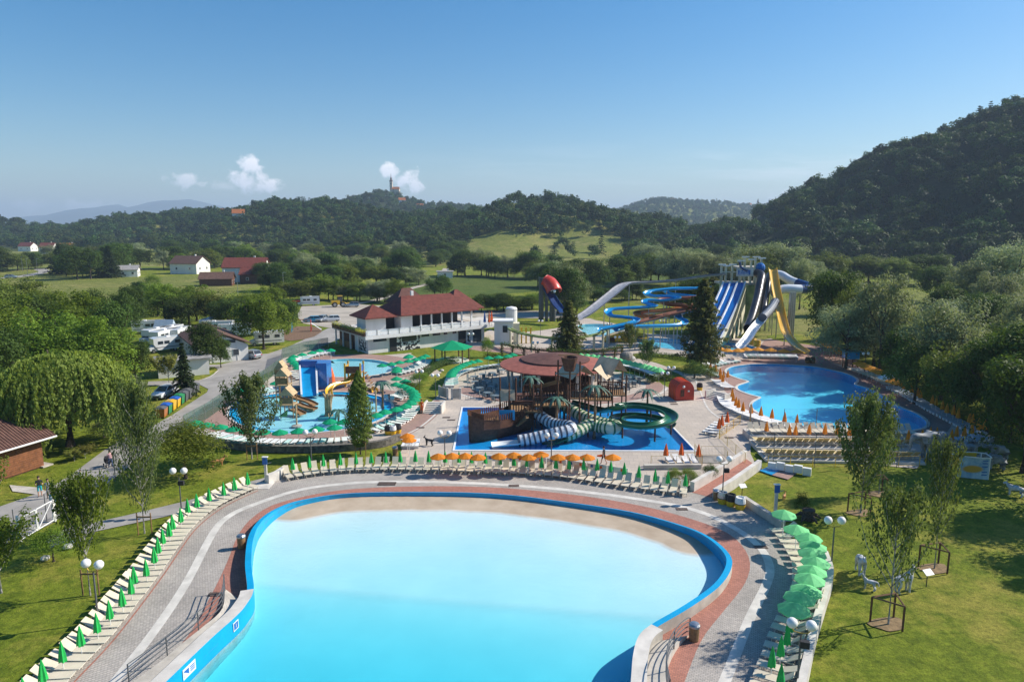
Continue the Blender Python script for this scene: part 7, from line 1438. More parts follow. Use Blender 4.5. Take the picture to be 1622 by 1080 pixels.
t = thing('kiosk', 'small blue lifeguard kiosk beside the curved pool', 'kiosk', P(1346, 583)); MB().box((0, 0, 2.2), (1.9, 1.9, 1.1)).build('cabin', 'slide_blue', t); MB().box((0, 0, 2.85), (2.3, 2.3, .15)).build('roof', 'teal', t); [MB().bar((x, y, 0), (x, y, 1.7), .07, n=6).build('leg', 'wood_dark', t) for x in (-.8, .8) for y in (-.8, .8)]
# stairs with pale walls near the toddler pool; right plaza stairs
def stairs(u, v, n, rz, label, w=1.6):
    r = thing('stairs', label, 'stairs', P(u, v), rz)
    for k in range(n): MB().box((0, k * .34, .06 + k * .13), (w, .36, .13 + k * .0)).build('step', 'concrete_pale', r)
    for s in (-1, 1): MB().box((s * (w / 2 + .12), n * .17, .5), (.2, n * .36, 1.1)).build('side_wall', 'concrete_pale', r)
stairs(684, 655, 7, -.1, 'pale stairs with dark railing beside the person in orange', 2.0); stairs(1132, 634, 6, -.9, 'white stairs right of the red barrel hut', 2.6)
for l, pts in (('grey panel fence right of the toddler stairs', [(696, 628), (709, 632)]), ('grey panel fence left of the bicycle stand', [(716, 632), (729, 632)])):
    A, B_ = P(*pts[0]), P(*pts[1]); d = B_ - A; t = thing('panel_fence', l, 'fence', A); MB().box(d / 2 + Vector((0, 0, .75)), (d.length, .08, 1.3), rz=math.atan2(d.y, d.x)).build('panel', 'concrete', t); [MB().box(q + Vector((0, 0, .75)), (.25, .25, 1.5)).build('post', 'concrete_pale', t) for q in (Vector(), d)]
# wire fences
def wire_fence(px, h, label, m='steel', mesh=False, step=2.4, z=0.0):
    pts = [P(u, v, z) for u, v in px]; o = pts[0].copy(); r = thing('wire_fence', label, 'fence', o)
    L = [p - o for p in pts]
    for p, t in resample(L, step=step): MB().bar(p, p + Vector((0, 0, h)), .035, n=5).build('post', m, r)
    for f in (.98, .5, .06): MB().tube([p + Vector((0, 0, h * f)) for p in L], .008, 3).build('wire', m, r)
    if mesh: MB().sweep([p + Vector((0, 0, h * .5)) for p in L], [(-.004, -h / 2), (.004, -h / 2), (.004, h / 2), (-.004, h / 2)], True, False).build('netting', 'net_green', r)
mat_clear('net_green', .35, (.05, .12, .07))
wire_fence([(292, 684), (330, 662), (360, 640), (385, 625), (420, 605), (446, 585), (448, 568), (480, 558), (520, 550)], 1.9, 'green netting fence along the road beside the toddler pool', 'steel', True); wire_fence([(25, 852), (122, 800), (158, 783), (190, 755), (212, 728)], 2.2, 'thin wire fence on tall posts along the left path', 'lamp_pole', step=2.6)
wire_fence([(1224, 741), (1270, 741), (1316, 741), (1372, 741), (1420, 741)], 3.4, 'row of thin tall posts in front of the lower terrace', 'lamp_pole', step=3.4); wire_fence([(1240, 690), (1283, 690), (1326, 692), (1420, 702), (1466, 708)], 3.0, 'row of thin tall posts behind the upper terrace', 'lamp_pole', step=3.0)
def gate():
    A, B_ = P(33, 858), P(86, 826); d = B_ - A; L = d.length; r = thing('gate', 'white metal double gate with diagonal braces across the left path', 'gate', A, math.atan2(d.y, d.x)); h = 1.7
    for k in range(2):
        x0, x1 = L * k / 2 + .05, L * (k + 1) / 2 - .05
        for z in (.15, h): MB().bar((x0, 0, z), (x1, 0, z), .045, n=6).build('rail', 'white', r)
        for x in (x0, x1): MB().bar((x, 0, .1), (x, 0, h), .045, n=6).build('stile', 'white', r)
        MB().bar((x0 if k else x1, 0, .15), (x1 if k else x0, 0, h), .035, n=6).build('brace', 'white', r)
    for x in (-.05, L + .05): MB().box((x, 0, 1.0), (.16, .16, 2.0)).build('post', 'white', r)
gate()
# tree frames and stakes
def frame(u, v, label, w=1.6, h=1.5):
    r = thing('tree_guard', label, 'tree guard', P(u, v), .25)
    T3 = [Vector((-w / 2, w * .3, 0)), Vector((w / 2, w * .3, 0)), Vector((w * .12, -w * .5, 0))]
    for q in T3: MB().box(q + Vector((0, 0, h / 2)), (.08, .08, h)).build('post', 'wood_dark', r)
    for a, b in ((0, 1), (1, 2), (2, 0)): MB().bar(T3[a] + Vector((0, 0, h)), T3[b] + Vector((0, 0, h)), .05, n=5).build('rail', 'wood_post', r)
    pts = [Vector((1.0 * math.cos(a) * (1 + .22 * math.sin(3 * a)), .75 * math.sin(a) * (1 + .15 * math.cos(2 * a)), .012)) for a in np.linspace(0, 2 * math.pi, 22)[:-1]]; MB().add(pts, [tuple(range(len(pts)))]).build('bare_soil', 'soil_dry', r)
frame(1363, 812, 'wooden tree guard round the tallest tree on the right lawn'); frame(1407, 988, 'wooden tree guard nearest the camera on the right lawn'); frame(1480, 900, 'wooden tree guard right of the white statues'); frame(1392, 782, 'wooden tree guard behind the tallest right tree', 1.3)
for i, (u, v, l) in enumerate(((143, 944, 'pair of wooden stakes holding the young tree by the lamp'), (229, 848, 'pair of wooden stakes beside the tall birch'), (399, 729, 'wooden stakes with crossbar at the slender tree'), (571, 722, 'wooden stakes with crossbar at the poplar'))):
    t = thing('tree_stakes', l, 'stakes', P(u, v)); [MB().bar((s * .5, .1, 0), (s * .5, .1, 1.7), .045, n=6).build('stake', 'wood', t) for s in (-1, 1)]; MB().box((0, .1, 1.4), (1.1, .05, .1)).build('crossbar', 'wood', t)
# foot bath with barrier, plaques, printed cube, stump
t = thing('foot_bath', 'blue foot bath with pink slabs at the foot of the lounger terrace', 'foot bath', (0, 0, 0)); MB().prism([tuple(P(u, v).xy) for u, v in ((1203, 746), (1222, 753), (1240, 744), (1222, 738))], .02, .09).build('tray', 'slide_blue', t); MB().prism([tuple(P(u, v).xy) for u, v in ((1222.5, 753), (1248, 760), (1262, 750), (1240.5, 744))], .02, .07).build('slab', 'paver_rose', t)
t = thing('white_bench', 'white curved plastic barrier lying beside the blue foot bath', 'barrier', P(1250, 748), -.5); [MB().box((-1.5 + k * .75, 0, .35 + .12 * (k % 2)), (.7, .35, .7)).build('segment', 'white', t) for k in range(5)]
def plaque(u, v, label, rz=.3): t = thing('plaque', label, 'sign', P(u, v), rz); MB().bar((0, 0, 0), (0, 0, .95), .03, n=6).build('post', 'black', t); MB().box((0, -.05, 1.0), (.62, .42, .04), rx=.6).build('plate', 'white', t)
plaque(1467, 929, 'small white plaque on a post right of the white statues'); plaque(1175, 787, 'small white plaque on a post behind the yellow barrels')
def stump2(): t = thing('tree_stump', 'gnarled root stump beside the bush on the right lawn', 'stump', P(1280, 822)); rr = random.Random(2); MB().lathe([(.5, 0), (.42, .4), (.5, .8), (.3, .85)], 9).build('stump_body', 'bark', t); [MB().tube([(0, 0, .3), (.6 * math.cos(a), .6 * math.sin(a), .35), (1.0 * math.cos(a), 1.0 * math.sin(a), .05)], .16, 6, True, [.2, .15, .06]).build('root', 'bark', t) for a in (0, 1.2, 2.5, 3.8, 5)]
stump2()
def banner_cube():
    c = P(1533, 755); r = thing('banner_cage', 'yellow and blue printed banner box in a white tube frame by the elephants', 'banner', c, -.12); w, d, h = 2.9, 1.2, 2.1
    m = bpy.data.materials.new('banner_print'); m.use_nodes = True; N = NT(m.node_tree); b = m.node_tree.nodes['Principled BSDF']; g = N.n('ShaderNodeTexCoord').outputs['Object']; sp = N.n('ShaderNodeSeparateXYZ', inp={0: g}); dx = N.math('DIVIDE', sp.outputs[0], .85); dz = N.math('DIVIDE', N.math('SUBTRACT', sp.outputs[2], .95), .34); dd = N.math('SQRT', N.math('ADD', N.math('MULTIPLY', dx, dx), N.math('MULTIPLY', dz, dz)))
    base = N.ramp(N.noise(g, 1.2, 3, .6), [(.35, (.12, .3, .48)), (.65, (.45, .6, .68))]); N.link(N.mix(N.math('MULTIPLY', N.math('SUBTRACT', 1.15, dd), 3.0, clamp=True), base, (.55, .3, .03)), b.inputs['Base Color']); MATS['banner_print'] = m
    MB().add([(-w / 2 + .35, -d / 2, .15), (w / 2 - .1, -d / 2, .0), (w / 2 - .1, -d / 2, h - .15), (-w / 2 + .35, -d / 2, h)], [(0, 1, 2, 3)]).build('front_print', 'banner_print', r); MB().add([(-w / 2, d / 2, .6), (-w / 2 + .3, -d / 2, .6), (-w / 2 + .3, -d / 2, h), (-w / 2, d / 2, h)], [(0, 1, 2, 3)]).build('side_print', 'slide_yellow', r); MB().add([(-w / 2, d / 2, h - .5), (w / 2 - .6, d / 2, h - .5), (w / 2 - .6, d / 2, h), (-w / 2, d / 2, h)], [(0, 1, 2, 3)]).build('back_print', 'slide_yellow', r)
    MB().tube(catmull([(-w / 2, d / 2, h), (-w / 2 + .1, -d / 2 + .2, h), (-w / 2 + .4, -d / 2, h), (w / 2 - .1, -d / 2, h - .1), (w / 2 + .05, 0, h), (w / 2 - .2, d / 2, h)], 4, True), .05, 6).build('top_tube', 'white', r)
    for x, y in ((-w / 2 + .3, -d / 2), (w / 2 - .05, -d / 2 + .05), (w / 2 - .2, d / 2), (-w / 2, d / 2)): MB().bar((x, y, 0), (x, y, h), .05, n=6).build('tube_leg', 'white', r)
    for z in (.45, .7, 1.2, 1.5, 1.75): MB().box((w / 2 - .45, -d / 2 - .012, z), (.45, .01, .09)).build('text_line', 'sign_blue', r)
banner_cube()
# ================================================================== vehicles
mat('car_white', (.72, .73, .74), .25, .03, 1, coat=.8); mat('car_silver', (.42, .45, .48), .3, .05, 1, metal=.4, coat=.8); mat('car_blue', (.02, .3, .5), .25, .05, 1, coat=.8); mat('car_teal', (.04, .16, .2), .25, .05, 1, coat=.8); mat('tyre', (.02, .02, .02), .9, .1, 5); mat('bin_green', (.03, .22, .08), .5, .1, 3); mat('bin_blue', (.02, .1, .4), .5, .1, 3); mat('bin_grey', (.10, .105, .11), .6, .1, 3); mat('lamp_glass', (.7, .7, .66), .2, .05, 3); mat('tail_red', (.5, .02, .02), .3, .05, 3)
def wheels(r, xs, w, rad):
    for x in xs:
        for s in (-1, 1):
            t = MB().bar((x, s * (w - .11), rad), (x, s * (w + .11), rad), rad, n=14).build('wheel', 'tyre', r); MB().bar((x, s * (w + .10), rad), (x, s * (w + .125), rad), rad * .6, n=10).build('rim', 'steel', t)
def car(u, v, rz, paint, label, group=None, sc=1.0, loc=None):
    r = thing('parked_car', label, 'car', loc or P(u, v, .02), rz, group); r.scale = (sc,) * 3
    st = [(-2.1, .42, .78, .78), (-1.95, .3, .95, .84), (-1.3, .26, 1.0, .86), (.9, .26, .98, .86), (1.75, .28, .86, .82), (2.08, .36, .66, .74)]; V = []
    for x, zb, zt, w in st: V += [(x, -w * .93, zb), (x, -w, (zb + zt) / 2), (x, -w * .92, zt), (x, w * .92, zt), (x, w, (zb + zt) / 2), (x, w * .93, zb)]
    MB().add(V, [(i * 6 + k, i * 6 + (k + 1) % 6, (i + 1) * 6 + (k + 1) % 6, (i + 1) * 6 + k) for i in range(5) for k in range(6)] + [(5, 4, 3, 2, 1, 0), tuple(range(30, 36))]).build('body', paint, r)
    A = [(-2.0, .74), (1.0, .74), (.35, .6), (-1.5, .6)]; zb, zt = .97, 1.46; B = [(-2.0, -.74, zb), (1.05, -.74, zb), (1.05, .74, zb), (-2.0, .74, zb), (-1.6, -.6, zt), (.2, -.6, zt), (.2, .6, zt), (-1.6, .6, zt)]
    MB().add(B, [(0, 1, 5, 4), (1, 2, 6, 5), (2, 3, 7, 6), (3, 0, 4, 7)]).build('window', 'glass_dark', r); MB().box((-.7, 0, zt + .02), (1.85, 1.22, .05)).build('roof', paint, r)
    for x0, x1 in ((1.05, .2), (-.45, -.55), (-2.0, -1.6)):
        for s in (-1, 1): MB().bar((x0, s * .75, zb), (x1, s * .61, zt), .04, n=4).build('pillar', paint, r)
    wheels(r, (-1.35, 1.3), .72, .32)
    for s in (-1, 1): MB().box((2.0, s * .58, .66), (.12, .32, .14)).build('headlight', 'lamp_glass', r); MB().box((-2.08, s * .62, .76), (.06, .24, .18)).build('taillight', 'tail_red', r); MB().box((.85, s * .92, 1.0), (.12, .14, .1)).build('mirror', paint, r)
    MB().box((2.09, 0, .48), (.04, .9, .16)).build('grille', 'black', r); return r
def camper(u, v, rz, label, group=None, L=6.2, h=2.7, caravan=False, w=1.08, stripe='bin_grey'):
    r = thing('camper_van', label, 'camper', P(u, v, .02), rz, group); x1 = L / 2 if caravan else L / 2 - 1.5
    MB().add([(-L / 2, s * w, z) for s in (-1, 1) for z in (.5, h)] + [(x1, s * w, z) for s in (-1, 1) for z in (.5, h)] + [(x1 + (.25 if caravan else .7), s * w * .95, z) for s in (-1, 1) for z in (1.55, h - .12)], [(0, 1, 3, 2), (0, 4, 5, 1), (2, 3, 7, 6), (1, 5, 7, 3), (4, 8, 9, 5), (6, 7, 11, 10), (5, 9, 11, 7), (8, 10, 11, 9), (4, 6, 10, 8), (0, 2, 6, 4)]).build('body', 'car_white', r)
    for x in (-L * .3, 0, L * .18):
        for s in (-1, 1): MB().box((x, s * (w + .01), 1.8), (.9, .04, .55)).build('window', 'glass_dark', r)
    MB().box((-L / 2 - .01, 0, 1.9), (.04, 1.1, .6)).build('window', 'glass_dark', r); MB().box((-.2, w + .012, .95), (L * .8, .02, .12)).build('stripe', stripe, r); MB().box((-.2, -w - .012, .95), (L * .8, .02, .12)).build('stripe', stripe, r)
    if not caravan:
        V = [(x1, -.95, .4), (x1 + 1.45, -.85, .4), (x1 + 1.45, .85, .4), (x1, .95, .4), (x1, -.95, 1.9), (x1 + 1.5, -.8, 1.0), (x1 + 1.5, .8, 1.0), (x1, .95, 1.9), (x1 + .75, -.85, 1.15), (x1 + .75, .85, 1.15)]
        MB().add(V, [(0, 1, 5, 8, 4), (3, 7, 9, 6, 2), (1, 2, 6, 5), (5, 6, 9, 8), (8, 9, 7, 4)]).build('cab', 'car_white', r); MB().add([(x1 + .77, -.78, 1.18), (x1 + .77, .78, 1.18), (x1 + .1, .8, 1.9), (x1 + .1, -.8, 1.9)], [(0, 1, 2, 3)]).build('windscreen', 'glass_dark', r)
        for s in (-1, 1): MB().box((x1 + 1.49, s * .6, .75), (.06, .3, .16)).build('headlight', 'lamp_glass', r)
    wheels(r, (-L * .22, L / 2 - .75) if not caravan else (-.2,), .92, .34); MB().box((-L * .1, 0, h + .08), (.7, .7, .14)).build('roof_hatch', 'white', r); return r
car(262, 628, -2.2 + .55, 'car_white', 'white estate car parked beside the waste bins'); car(398, 567, -.6 + math.pi, 'car_silver', 'silver saloon parked beside the white campsite house')
for i, (u, v, p, l) in enumerate([(494, 510, 'car_blue', 'bright blue car at the near edge of the car park'), (510, 509, 'car_silver', 'grey car between the blue and the white one'), (525, 509, 'car_white', 'white car at the near edge of the car park'), (558, 486, 'car_silver', 'silver estate on the far side of the car park')]): car(u, v, [.2, 1.4, .3, .1][i] + math.pi, p, l)
car(18, 441, .3, 'car_silver', 'silver car driving on the far left road', sc=1.2)
CV = 'camper vans on the campsite'
for i, (u, v, rz, cv, l) in enumerate([(236, 527, .35, True, 'white caravan with small windows, leftmost on the campsite'), (246, 541, -1.9, False, 'white camper van facing the camera, left of three'), (258, 544, -1.8, False, 'white camper van facing the camera, middle of three'), (270, 537, -1.7, False, 'white camper van facing the camera, right of three'), (262, 556, -2.3, False, 'low white camper nearest the campsite house roof'), (284, 540, -1.6, False, 'white camper half hidden under the campsite tree'), (372, 533, .3, True, 'long white caravan behind the campsite house'), (423, 546, .45 + math.pi, False, 'white camper van beside the large camp tree'), (489, 484, .3 + math.pi, False, 'white camper van on the far car park edge'), (345, 528, .2, True, 'white caravan between the camp trees'), (330, 524, -1.5, False, 'white camper behind the campsite house left end'), (822, 488, .1, True, 'white trailer behind the water tank')]): camper(u, v, rz, l, CV, caravan=cv)
t = thing('tent_awning', 'blue-grey camp awning behind the camper vans', 'tent', P(262, 528)); MB().add([(-2, -2, 0), (2, -2, 0), (2, 2, 0), (-2, 2, 0), (-2, 0, 3), (2, 0, 3)], [(0, 1, 5, 4), (2, 3, 4, 5), (0, 4, 3), (1, 2, 5)]).build('cloth', 'blue_and_shaded_cloth', t); MB().bar((-2, 0, 0), (-2, 0, 3.1), .05, n=5).build('pole', 'steel', t)
def loader(): r = thing('wheel_loader', 'yellow wheel loader on the far edge of the car park', 'loader', P(536, 486), .4); MB().box((-.8, 0, 1.4), (2.4, 1.6, 1.2)).build('engine_hood', 'slide_yellow', r); MB().box((.5, 0, 2.3), (1.3, 1.4, 1.6)).build('cab', 'glass_dark', r); MB().box((.5, 0, 3.15), (1.5, 1.6, .15)).build('cab_roof', 'slide_yellow', r); [MB().bar((.9, s * .6, 1.5), (2.8, s * .6, .7), .14, n=6).build('arm', 'slide_yellow', r) for s in (-1, 1)]; MB().box((3.1, 0, .6), (.9, 2.4, .9)).build('bucket', 'slide_yellow', r); wheels(r, (-1.1, 1.2), .95, .75)
loader()
t = thing('red_trailer', 'low red farm trailer beside the far camper van', 'trailer', P(472, 484)); MB().box((0, 0, 1.0), (4.5, 2.0, .8)).build('bed', 'slide_red', t); wheels(t, (-.8, .6), .9, .4)
BN = [('slide_orange', 'bin_grey'), ('bin_green', 'bin_blue'), ('slide_yellow', 'slide_yellow'), ('slide_yellow', 'bin_blue'), ('bin_green', 'bin_green'), ('bin_grey', 'bin_grey'), ('bin_grey', 'bin_grey'), ('bin_grey', 'bin_grey'), ('bin_grey', 'bin_grey')]
A, B_ = P(257, 661), P(309, 622); d = (B_ - A); ang = math.atan2(d.y, d.x)
for i, (b, l) in enumerate(BN):
    p = A + d * (i / (len(BN) - 1)); t = thing('waste_container', f'{ordw(i + 1)} wheeled waste container from the near end of the roadside row', 'bin', p, ang, 'waste containers at the roadside'); MB().add([(-.5, -.42, .12), (.5, -.42, .12), (.5, .42, .12), (-.5, .42, .12), (-.6, -.52, 1.15), (.6, -.52, 1.15), (.6, .52, 1.15), (-.6, .52, 1.15)], [(3, 2, 1, 0), (0, 1, 5, 4), (1, 2, 6, 5), (2, 3, 7, 6), (3, 0, 4, 7), (4, 5, 6, 7)]).build('body', b, t); MB().add([(-.63, -.56, 1.16), (.63, -.56, 1.16), (.63, .56, 1.16), (-.63, .56, 1.16), (-.5, -.1, 1.36), (.5, -.1, 1.36), (.5, .45, 1.36), (-.5, .45, 1.36)], [(0, 1, 5, 4), (1, 2, 6, 5), (2, 3, 7, 6), (3, 0, 4, 7), (4, 5, 6, 7)]).build('lid', l, t); [MB().bar((x, y - .04, .08), (x, y + .04, .08), .09, n=8).build('wheel', 'tyre', t) for x in (-.42, .42) for y in (-.34, .34)]
t = thing('playground_swing', 'blue and red playground frame with slide at the road end', 'play structure', P(478, 525), .2)
for x in (-2, 2):
    for s in (-1, 1): MB().bar((x, s * 1.1, 0), (x, 0, 2.6), .08, n=6).build('leg', 'slide_blue' if x < 0 else 'slide_red', t)
MB().bar((-2, 0, 2.6), (2, 0, 2.6), .08, n=6).build('beam', 'slide_orange', t); MB().box((-.8, 0, .6), (.5, .2, .05)).build('seat', 'black', t); MB().add([(2, -.4, 1.9), (2, .4, 1.9), (4.2, .4, .3), (4.2, -.4, .3)], [(0, 1, 2, 3)]).build('slide', 'slide_white', t)
sheet('rubber_ground', PX([(440, 532), (470, 517), (510, 520), (498, 533), (460, 540)], 0, 2), 'soil', .03)
# ================================================================== people and statues
def skin(name, J, E, root, mats, assign, parent, sub=2):
    me = bpy.data.meshes.new(name); me.from_pydata([j[:3] for j in J], E, []); o = bpy.data.objects.new(name, me); COL.objects.link(o); o.modifiers.new('s', 'SKIN'); sv = me.skin_vertices[0].data
    for i, j in enumerate(J): r = j[3]; sv[i].radius = (r, r) if not hasattr(r, '__len__') else r; sv[i].use_root = i == root
    m = o.modifiers.new('b', 'SUBSURF'); m.levels = sub; m.render_levels = sub; dg = bpy.context.evaluated_depsgraph_get(); m2 = bpy.data.meshes.new_from_object(o.evaluated_get(dg)); bpy.data.objects.remove(o)
    m2.materials.clear(); [m2.materials.append(MATS[q]) for q in mats]
    for p in m2.polygons: p.material_index = assign(p.center); p.use_smooth = True
    q = bpy.data.objects.new(name, m2); COL.objects.link(q); q.parent = parent; return q
mat('skin', (.52, .31, .22), .6, .05, 3); mat('hair_dark', (.03, .02, .015), .7, .2, 9); mat('jeans', (.06, .09, .17), .9, .1, 5); mat('shirt_pink', (.62, .36, .36), .9, .08, 4); mat('cloth_black', (.02, .02, .024), .9, .1, 4); mat('cloth_turq', (.02, .38, .45), .9, .08, 4); mat('cloth_grey', (.3, .3, .32), .9, .1, 4); mat('cloth_orange_red', (.8, .13, .02), .9, .08, 4); mat('cloth_white', (.68, .7, .74), .9, .06, 4)
def person(u, v, rz, label, top, bottom, hem=.5, sleeve=1.15, stride=.0, arms='down', h=1.72, z=0.02, hair='hair_dark'):
    r = thing('person', label, 'person', P(u, v, z), rz); k = h / 1.75; r.scale = (k,) * 3; s = stride
    J = [(0, 0, .95, (.15, .12)), (0, 0, 1.15, (.135, .105)), (.01, 0, 1.36, (.165, .11)), (.01, 0, 1.48, .06), (.02, 0, 1.55, .055), (.03, 0, 1.63, (.085, .095)), (.03, 0, 1.73, (.07, .08)), (0, .1, .9, .1), (s * .5, .11, .5, .065), (s * .9 - .04, .11, .09, .045), (s * .9 + .1, .11, .04, .04), (0, -.1, .9, .1), (-s * .4, -.11, .5, .065), (-s * 1.0 - .04, -.11, .09, .045), (-s * 1.0 + .1, -.11, .04, .04)]
    E = [(0, 1), (1, 2), (2, 3), (3, 4), (4, 5), (5, 6), (0, 7), (7, 8), (8, 9), (9, 10), (0, 11), (11, 12), (12, 13), (13, 14)]
    for sd, a in ((1, .3), (-1, -.3)):
        b = len(J); hand = (.12 * s * -sd * 3, sd * .27, .82) if arms == 'down' else (.34, sd * .16, 1.1); el = (.0, sd * .27, 1.1) if arms == 'down' else (.08, sd * .26, 1.12)
        J += [(0, sd * .19, 1.4, .06), (el[0], el[1], el[2], .042), (hand[0], hand[1], hand[2], .033), (hand[0] + .05, hand[1], hand[2] - .08, .036)]; E += [(2, b), (b, b + 1), (b + 1, b + 2), (b + 2, b + 3)]
    def asg(c):
        if c.z > 1.5: return 2
        if c.z < .09: return 3
        if abs(c.y) > .2 and c.z < sleeve + .3 and c.z > .6: return 0 if c.z > sleeve else 2
        if c.z > 1.0: return 0
        return 1 if c.z > hem else 2
    skin('body', J, E, 0, [top, bottom, 'skin', 'cloth_black'], asg, r); MB().ball((.0, 0, 1.73), .105, 10, 8, 1.0).build('hair', hair, r, smooth=True); MB().add([(.115, -.015, 1.66), (.115, .015, 1.66), (.14, 0, 1.64), (.115, 0, 1.69)], [(0, 1, 2), (0, 2, 3), (1, 3, 2)]).build('nose', 'skin', r)
    return r
lg = person(956, 735, 2.6, 'person in black walking and carrying an orange rescue float', 'cloth_black', 'cloth_black', .55, 1.3, .28); t = P(950, 728, .0)
f = MB(); f.tube([(-.1, 0, 0), (.25, 0, .0), (.5, 0, .03), (.75, 0, .0)], .12, 8, True, [.07, .13, .13, .07]); o = f.build('rescue_float', 'cloth_orange_red', None, loc=P(947, 734) + Vector((0, 0, .78))); tag(o, 'orange rescue float held by the person in black', 'float')
person(668, 655, -1.6, 'person in orange clothes standing beside the pale stairs', 'cloth_orange_red', 'cloth_orange_red', .45, 1.1)
person(64, 786, -.9, 'person in dark top and turquoise shorts on the left path', 'cloth_black', 'cloth_turq', .5, 1.2, 0, 'up'); person(78, 789, -1.0, 'person with long dark hair in a grey dress on the left path', 'cloth_grey', 'cloth_grey', .55, 1.25, .05, h=1.66)
person(176, 741, 2.4, 'person in pink top and jeans pushing a pushchair on the path', 'shirt_pink', 'jeans', .1, 1.2, .25, 'up'); person(129, 765, -1.8, 'small child in pale top running on the left path', 'cloth_white', 'cloth_black', .4, 1.2, .2, h=1.2)
t = thing('pushchair', 'dark pushchair pushed along the left path', 'pushchair', P(171, 738, .02), 2.4); MB().box((0, 0, .55), (.6, .45, .35), ry=-.3).build('seat', 'cloth_black', t); MB().add([(-.3, -.24, .7), (-.3, .24, .7), (.1, .24, 1.0), (.1, -.24, 1.0)], [(0, 1, 2, 3)]).build('hood', 'cloth_black', t); MB().bar((-.2, 0, .7), (-.55, 0, 1.05), .03, n=5).build('handle', 'steel', t); [MB().bar((x, y - .03, .13), (x, y + .03, .13), .13, n=10).build('wheel', 'tyre', t) for x in (-.35, .35) for y in (-.25, .25)]
t = thing('sign_post', 'braced white post with blue sign beside the gate', 'sign', P(89, 822)); MB().bar((0, 0, 0), (0, 0, 1.6), .05, n=6).build('post', 'white', t); MB().bar((0, 0, 1.4), (.9, -.5, 0), .035, n=5).build('brace', 'white', t); MB().box((0, -.06, 1.75), (.6, .05, .5)).build('plate', 'teal', t)
mat('statue_white', (.52, .53, .54), .55, .2, 4); mat('statue_grey', (.27, .29, .3), .6, .25, 3); mat('statue_tan', (.5, .24, .09), .7, .2, 4)
def beast(u, v, rz, label, m, L=1.5, h=1.3, r=.26, neck=.6, up=.6, cat='statue', name='horse_statue', ears=True, tail=.5, trunk=None, legr=.07, headr=.11):
    t = thing(name, label, cat, P(u, v), rz); z = h; f = L / 2
    J = [(0, 0, z, r * .92), (f * .75, 0, z + .02, r * 1.02), (-f * .75, 0, z + .03, r), (f * .95 + neck * .45, 0, z + up * .55, r * .55), (f * .95 + neck * .75, 0, z + up, r * .46), (f * .95 + neck * 1.15, 0, z + up * .82, headr), (f * .95 + neck * 1.45, 0, z + up * .55, headr * .7)]; E = [(0, 1), (0, 2), (1, 3), (3, 4), (4, 5), (5, 6)]
    for x, hind in ((f * .75, 0), (-f * .85, 1)):
        for s in (-1, 1):
            b = len(J); y = s * r * .6; k = .06 if hind else 0
            J += [(x, y, z - r * .5, legr * 2.0), (x + (.06 if hind else .0), y, z * .52, legr * 1.25), (x - (.08 if hind else -.02), y, z * .3, legr * .95), (x - k * .6, y, .06, legr * 1.05), (x + .07, y, .03, legr * .9)]; E += [(1 if not hind else 2, b), (b, b + 1), (b + 1, b + 2), (b + 2, b + 3), (b + 3, b + 4)]
    if tail: b = len(J); J += [(-f - .12, 0, z + .05, .05), (-f - .2, 0, z - tail, .035)]; E += [(2, b), (b, b + 1)]
    if trunk:
        b = len(J); last = 6
        for q in trunk: J.append((f * .95 + neck * 1.45 + q[0], 0, z + up * .55 + q[1], q[2])); E.append((last, len(J) - 1)); last = len(J) - 1
    skin('body', J, E, 0, [m], lambda c: 0, t)
    hx, hz_ = f * .95 + neck * .8, z + up
    if ears:
        for s in (-1, 1):
            if trunk: MB().add([(hx - .05, s * r * .5, hz_ + .1), (hx - .45, s * r * 1.1, hz_ + .15), (hx - .5, s * r * 1.15, hz_ - .5), (hx - .1, s * r * .7, hz_ - .6)], [(0, 1, 2, 3)]).build('ear', m, t)
            else: MB().bar((hx - .02, s * .06, hz_ + r * .35), (hx - .06, s * .08, hz_ + r * .35 + .16), .04, .01, 5).build('ear', m, t)
    return t
beast(1362, 908, -1.8, 'grey-white horse statue seen head-on, farthest left behind the young tree', 'statue_white', 1.0, 1.0, .25, .3, .3); beast(1377, 934, 2.6, 'small grey foal statue between the two larger ones', 'statue_white', .62, .55, .13, .2, .45, legr=.045, headr=.07, tail=.2); beast(1430, 938, .25, 'white horse statue with raised head right of the tree guard', 'statue_white', .9, 1.0, .22, .26, .6)
TR = [(.12, -.3, .16), (.16, -.8, .12), (.2, -1.2, .09)]; TU = [(.2, -.1, .12), (.45, .15, .1), (.5, .55, .08), (.4, .85, .06)]
beast(1482, 726, 3.3, 'large grey elephant statue behind the thin young tree', 'statue_grey', 2.7, 2.0, .8, 1.0, .35, name='elephant_statue', trunk=TR, legr=.22, headr=.42, tail=.9); beast(1535, 722, 1.2, 'blue-grey elephant statue facing away behind the banner box', 'statue_grey', 1.5, 1.2, .5, .5, .25, name='elephant_statue', trunk=TR, legr=.16, headr=.25)
beast(1576, 742, 2.9, 'elephant statue with raised trunk right of the banner box', 'statue_grey', 1.3, .95, .46, .5, .35, name='elephant_statue', trunk=TU, legr=.15, headr=.24); beast(1582, 726, 2.9, 'second small elephant statue with raised trunk, behind the first', 'statue_grey', 1.2, .95, .42, .45, .3, name='elephant_statue', trunk=TU, legr=.14, headr=.22)
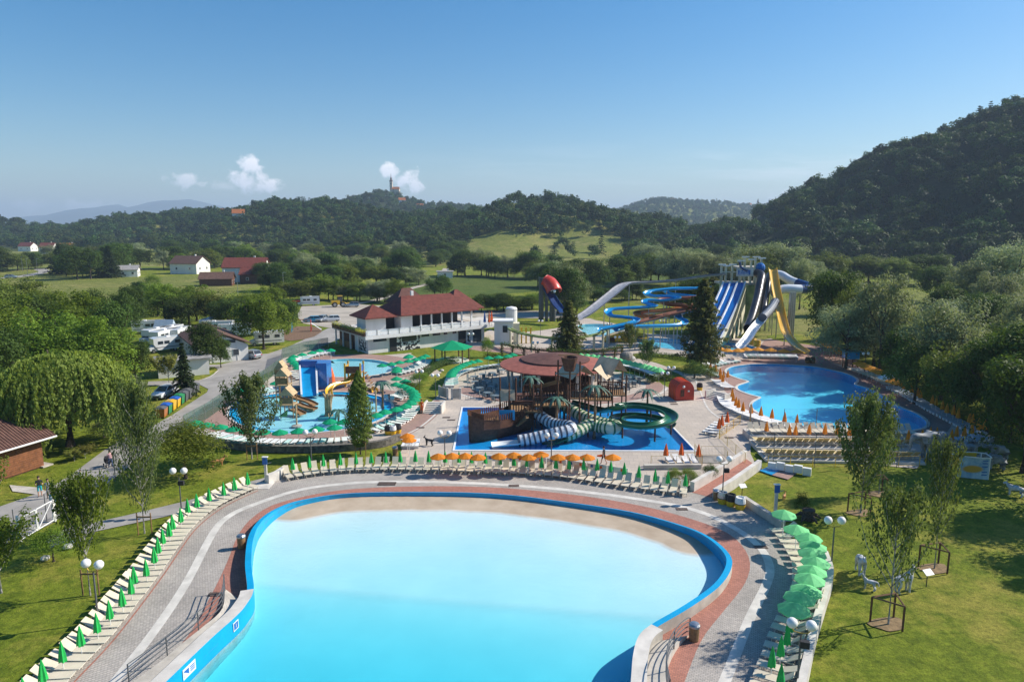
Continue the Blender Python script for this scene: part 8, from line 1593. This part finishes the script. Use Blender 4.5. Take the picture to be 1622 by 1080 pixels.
beast(1608, 785, 2.4, 'small grey animal statue in the tree shade at the right edge', 'statue_white', 1.0, .7, .24, .3, .3, legr=.07, tail=.2, headr=.12, name='animal_statue'); beast(680, 706, 2.7, 'black iron dog figure standing on the plaza', 'black', .8, .62, .13, .22, .28, name='dog_statue', legr=.045, headr=.08, tail=-.3); beast(345, 738, .5, 'tan deer statue lying low beside the spiky bush', 'statue_tan', .95, .5, .18, .3, .45, name='deer_statue', legr=.05, headr=.08, tail=.1); beast(1242, 790, 1.0, 'small pale figure on the right lawn beside the shower post', 'statue_tan', .4, .3, .1, .12, .2, name='animal_statue', legr=.04, headr=.06, tail=.1)
t = thing('bicycle_rack', 'low metal bicycle rack left of the pirate pool', 'rack', P(746, 633), .1); [MB().tube(catmull([(k * .35 - .7, 0, 0), (k * .35 - .7, 0, .5), (k * .35 - .55, 0, .7), (k * .35 - .4, 0, .5), (k * .35 - .4, 0, 0)], 3), .02, 5).build('hoop', 'steel', t) for k in range(4)]; MB().bar((-.8, 0, .05), (.8, 0, .05), .03, n=5).build('base_rail', 'steel', t)
# dry stones by the mounded bush and scattered rocks
for i, (u, v, s) in enumerate([(108, 868, .35), (116, 862, .28), (72, 886, .3), (700, 588, .35), (665, 586, .3), (1280, 823, .25)]): t = tag(MB().ball((0, 0, s * .4), s, 8, 6, .6).build('stone', 'concrete_pale', None, loc=P(u, v)), f'{ordw(i + 1)} pale loose stone lying in the planting beds', 'stone', 'stones in the beds')
# ================================================================== haze
m = bpy.data.materials.new('haze'); m.use_nodes = True; nt = m.node_tree; nt.nodes.remove(nt.nodes['Principled BSDF']); pv = nt.nodes.new('ShaderNodeVolumePrincipled'); pv.inputs['Color'].default_value = (.6, .78, 1.0, 1); pv.inputs['Density'].default_value = 1.6e-4; pv.inputs['Anisotropy'].default_value = 0.1; nt.links.new(pv.outputs[0], nt.nodes['Material Output'].inputs['Volume']); MATS['haze'] = m
hb = MB().box6(-13500, 13500, -320, 13500, -5, 480).build('haze', 'haze'); tag(hb, kind='stuff')
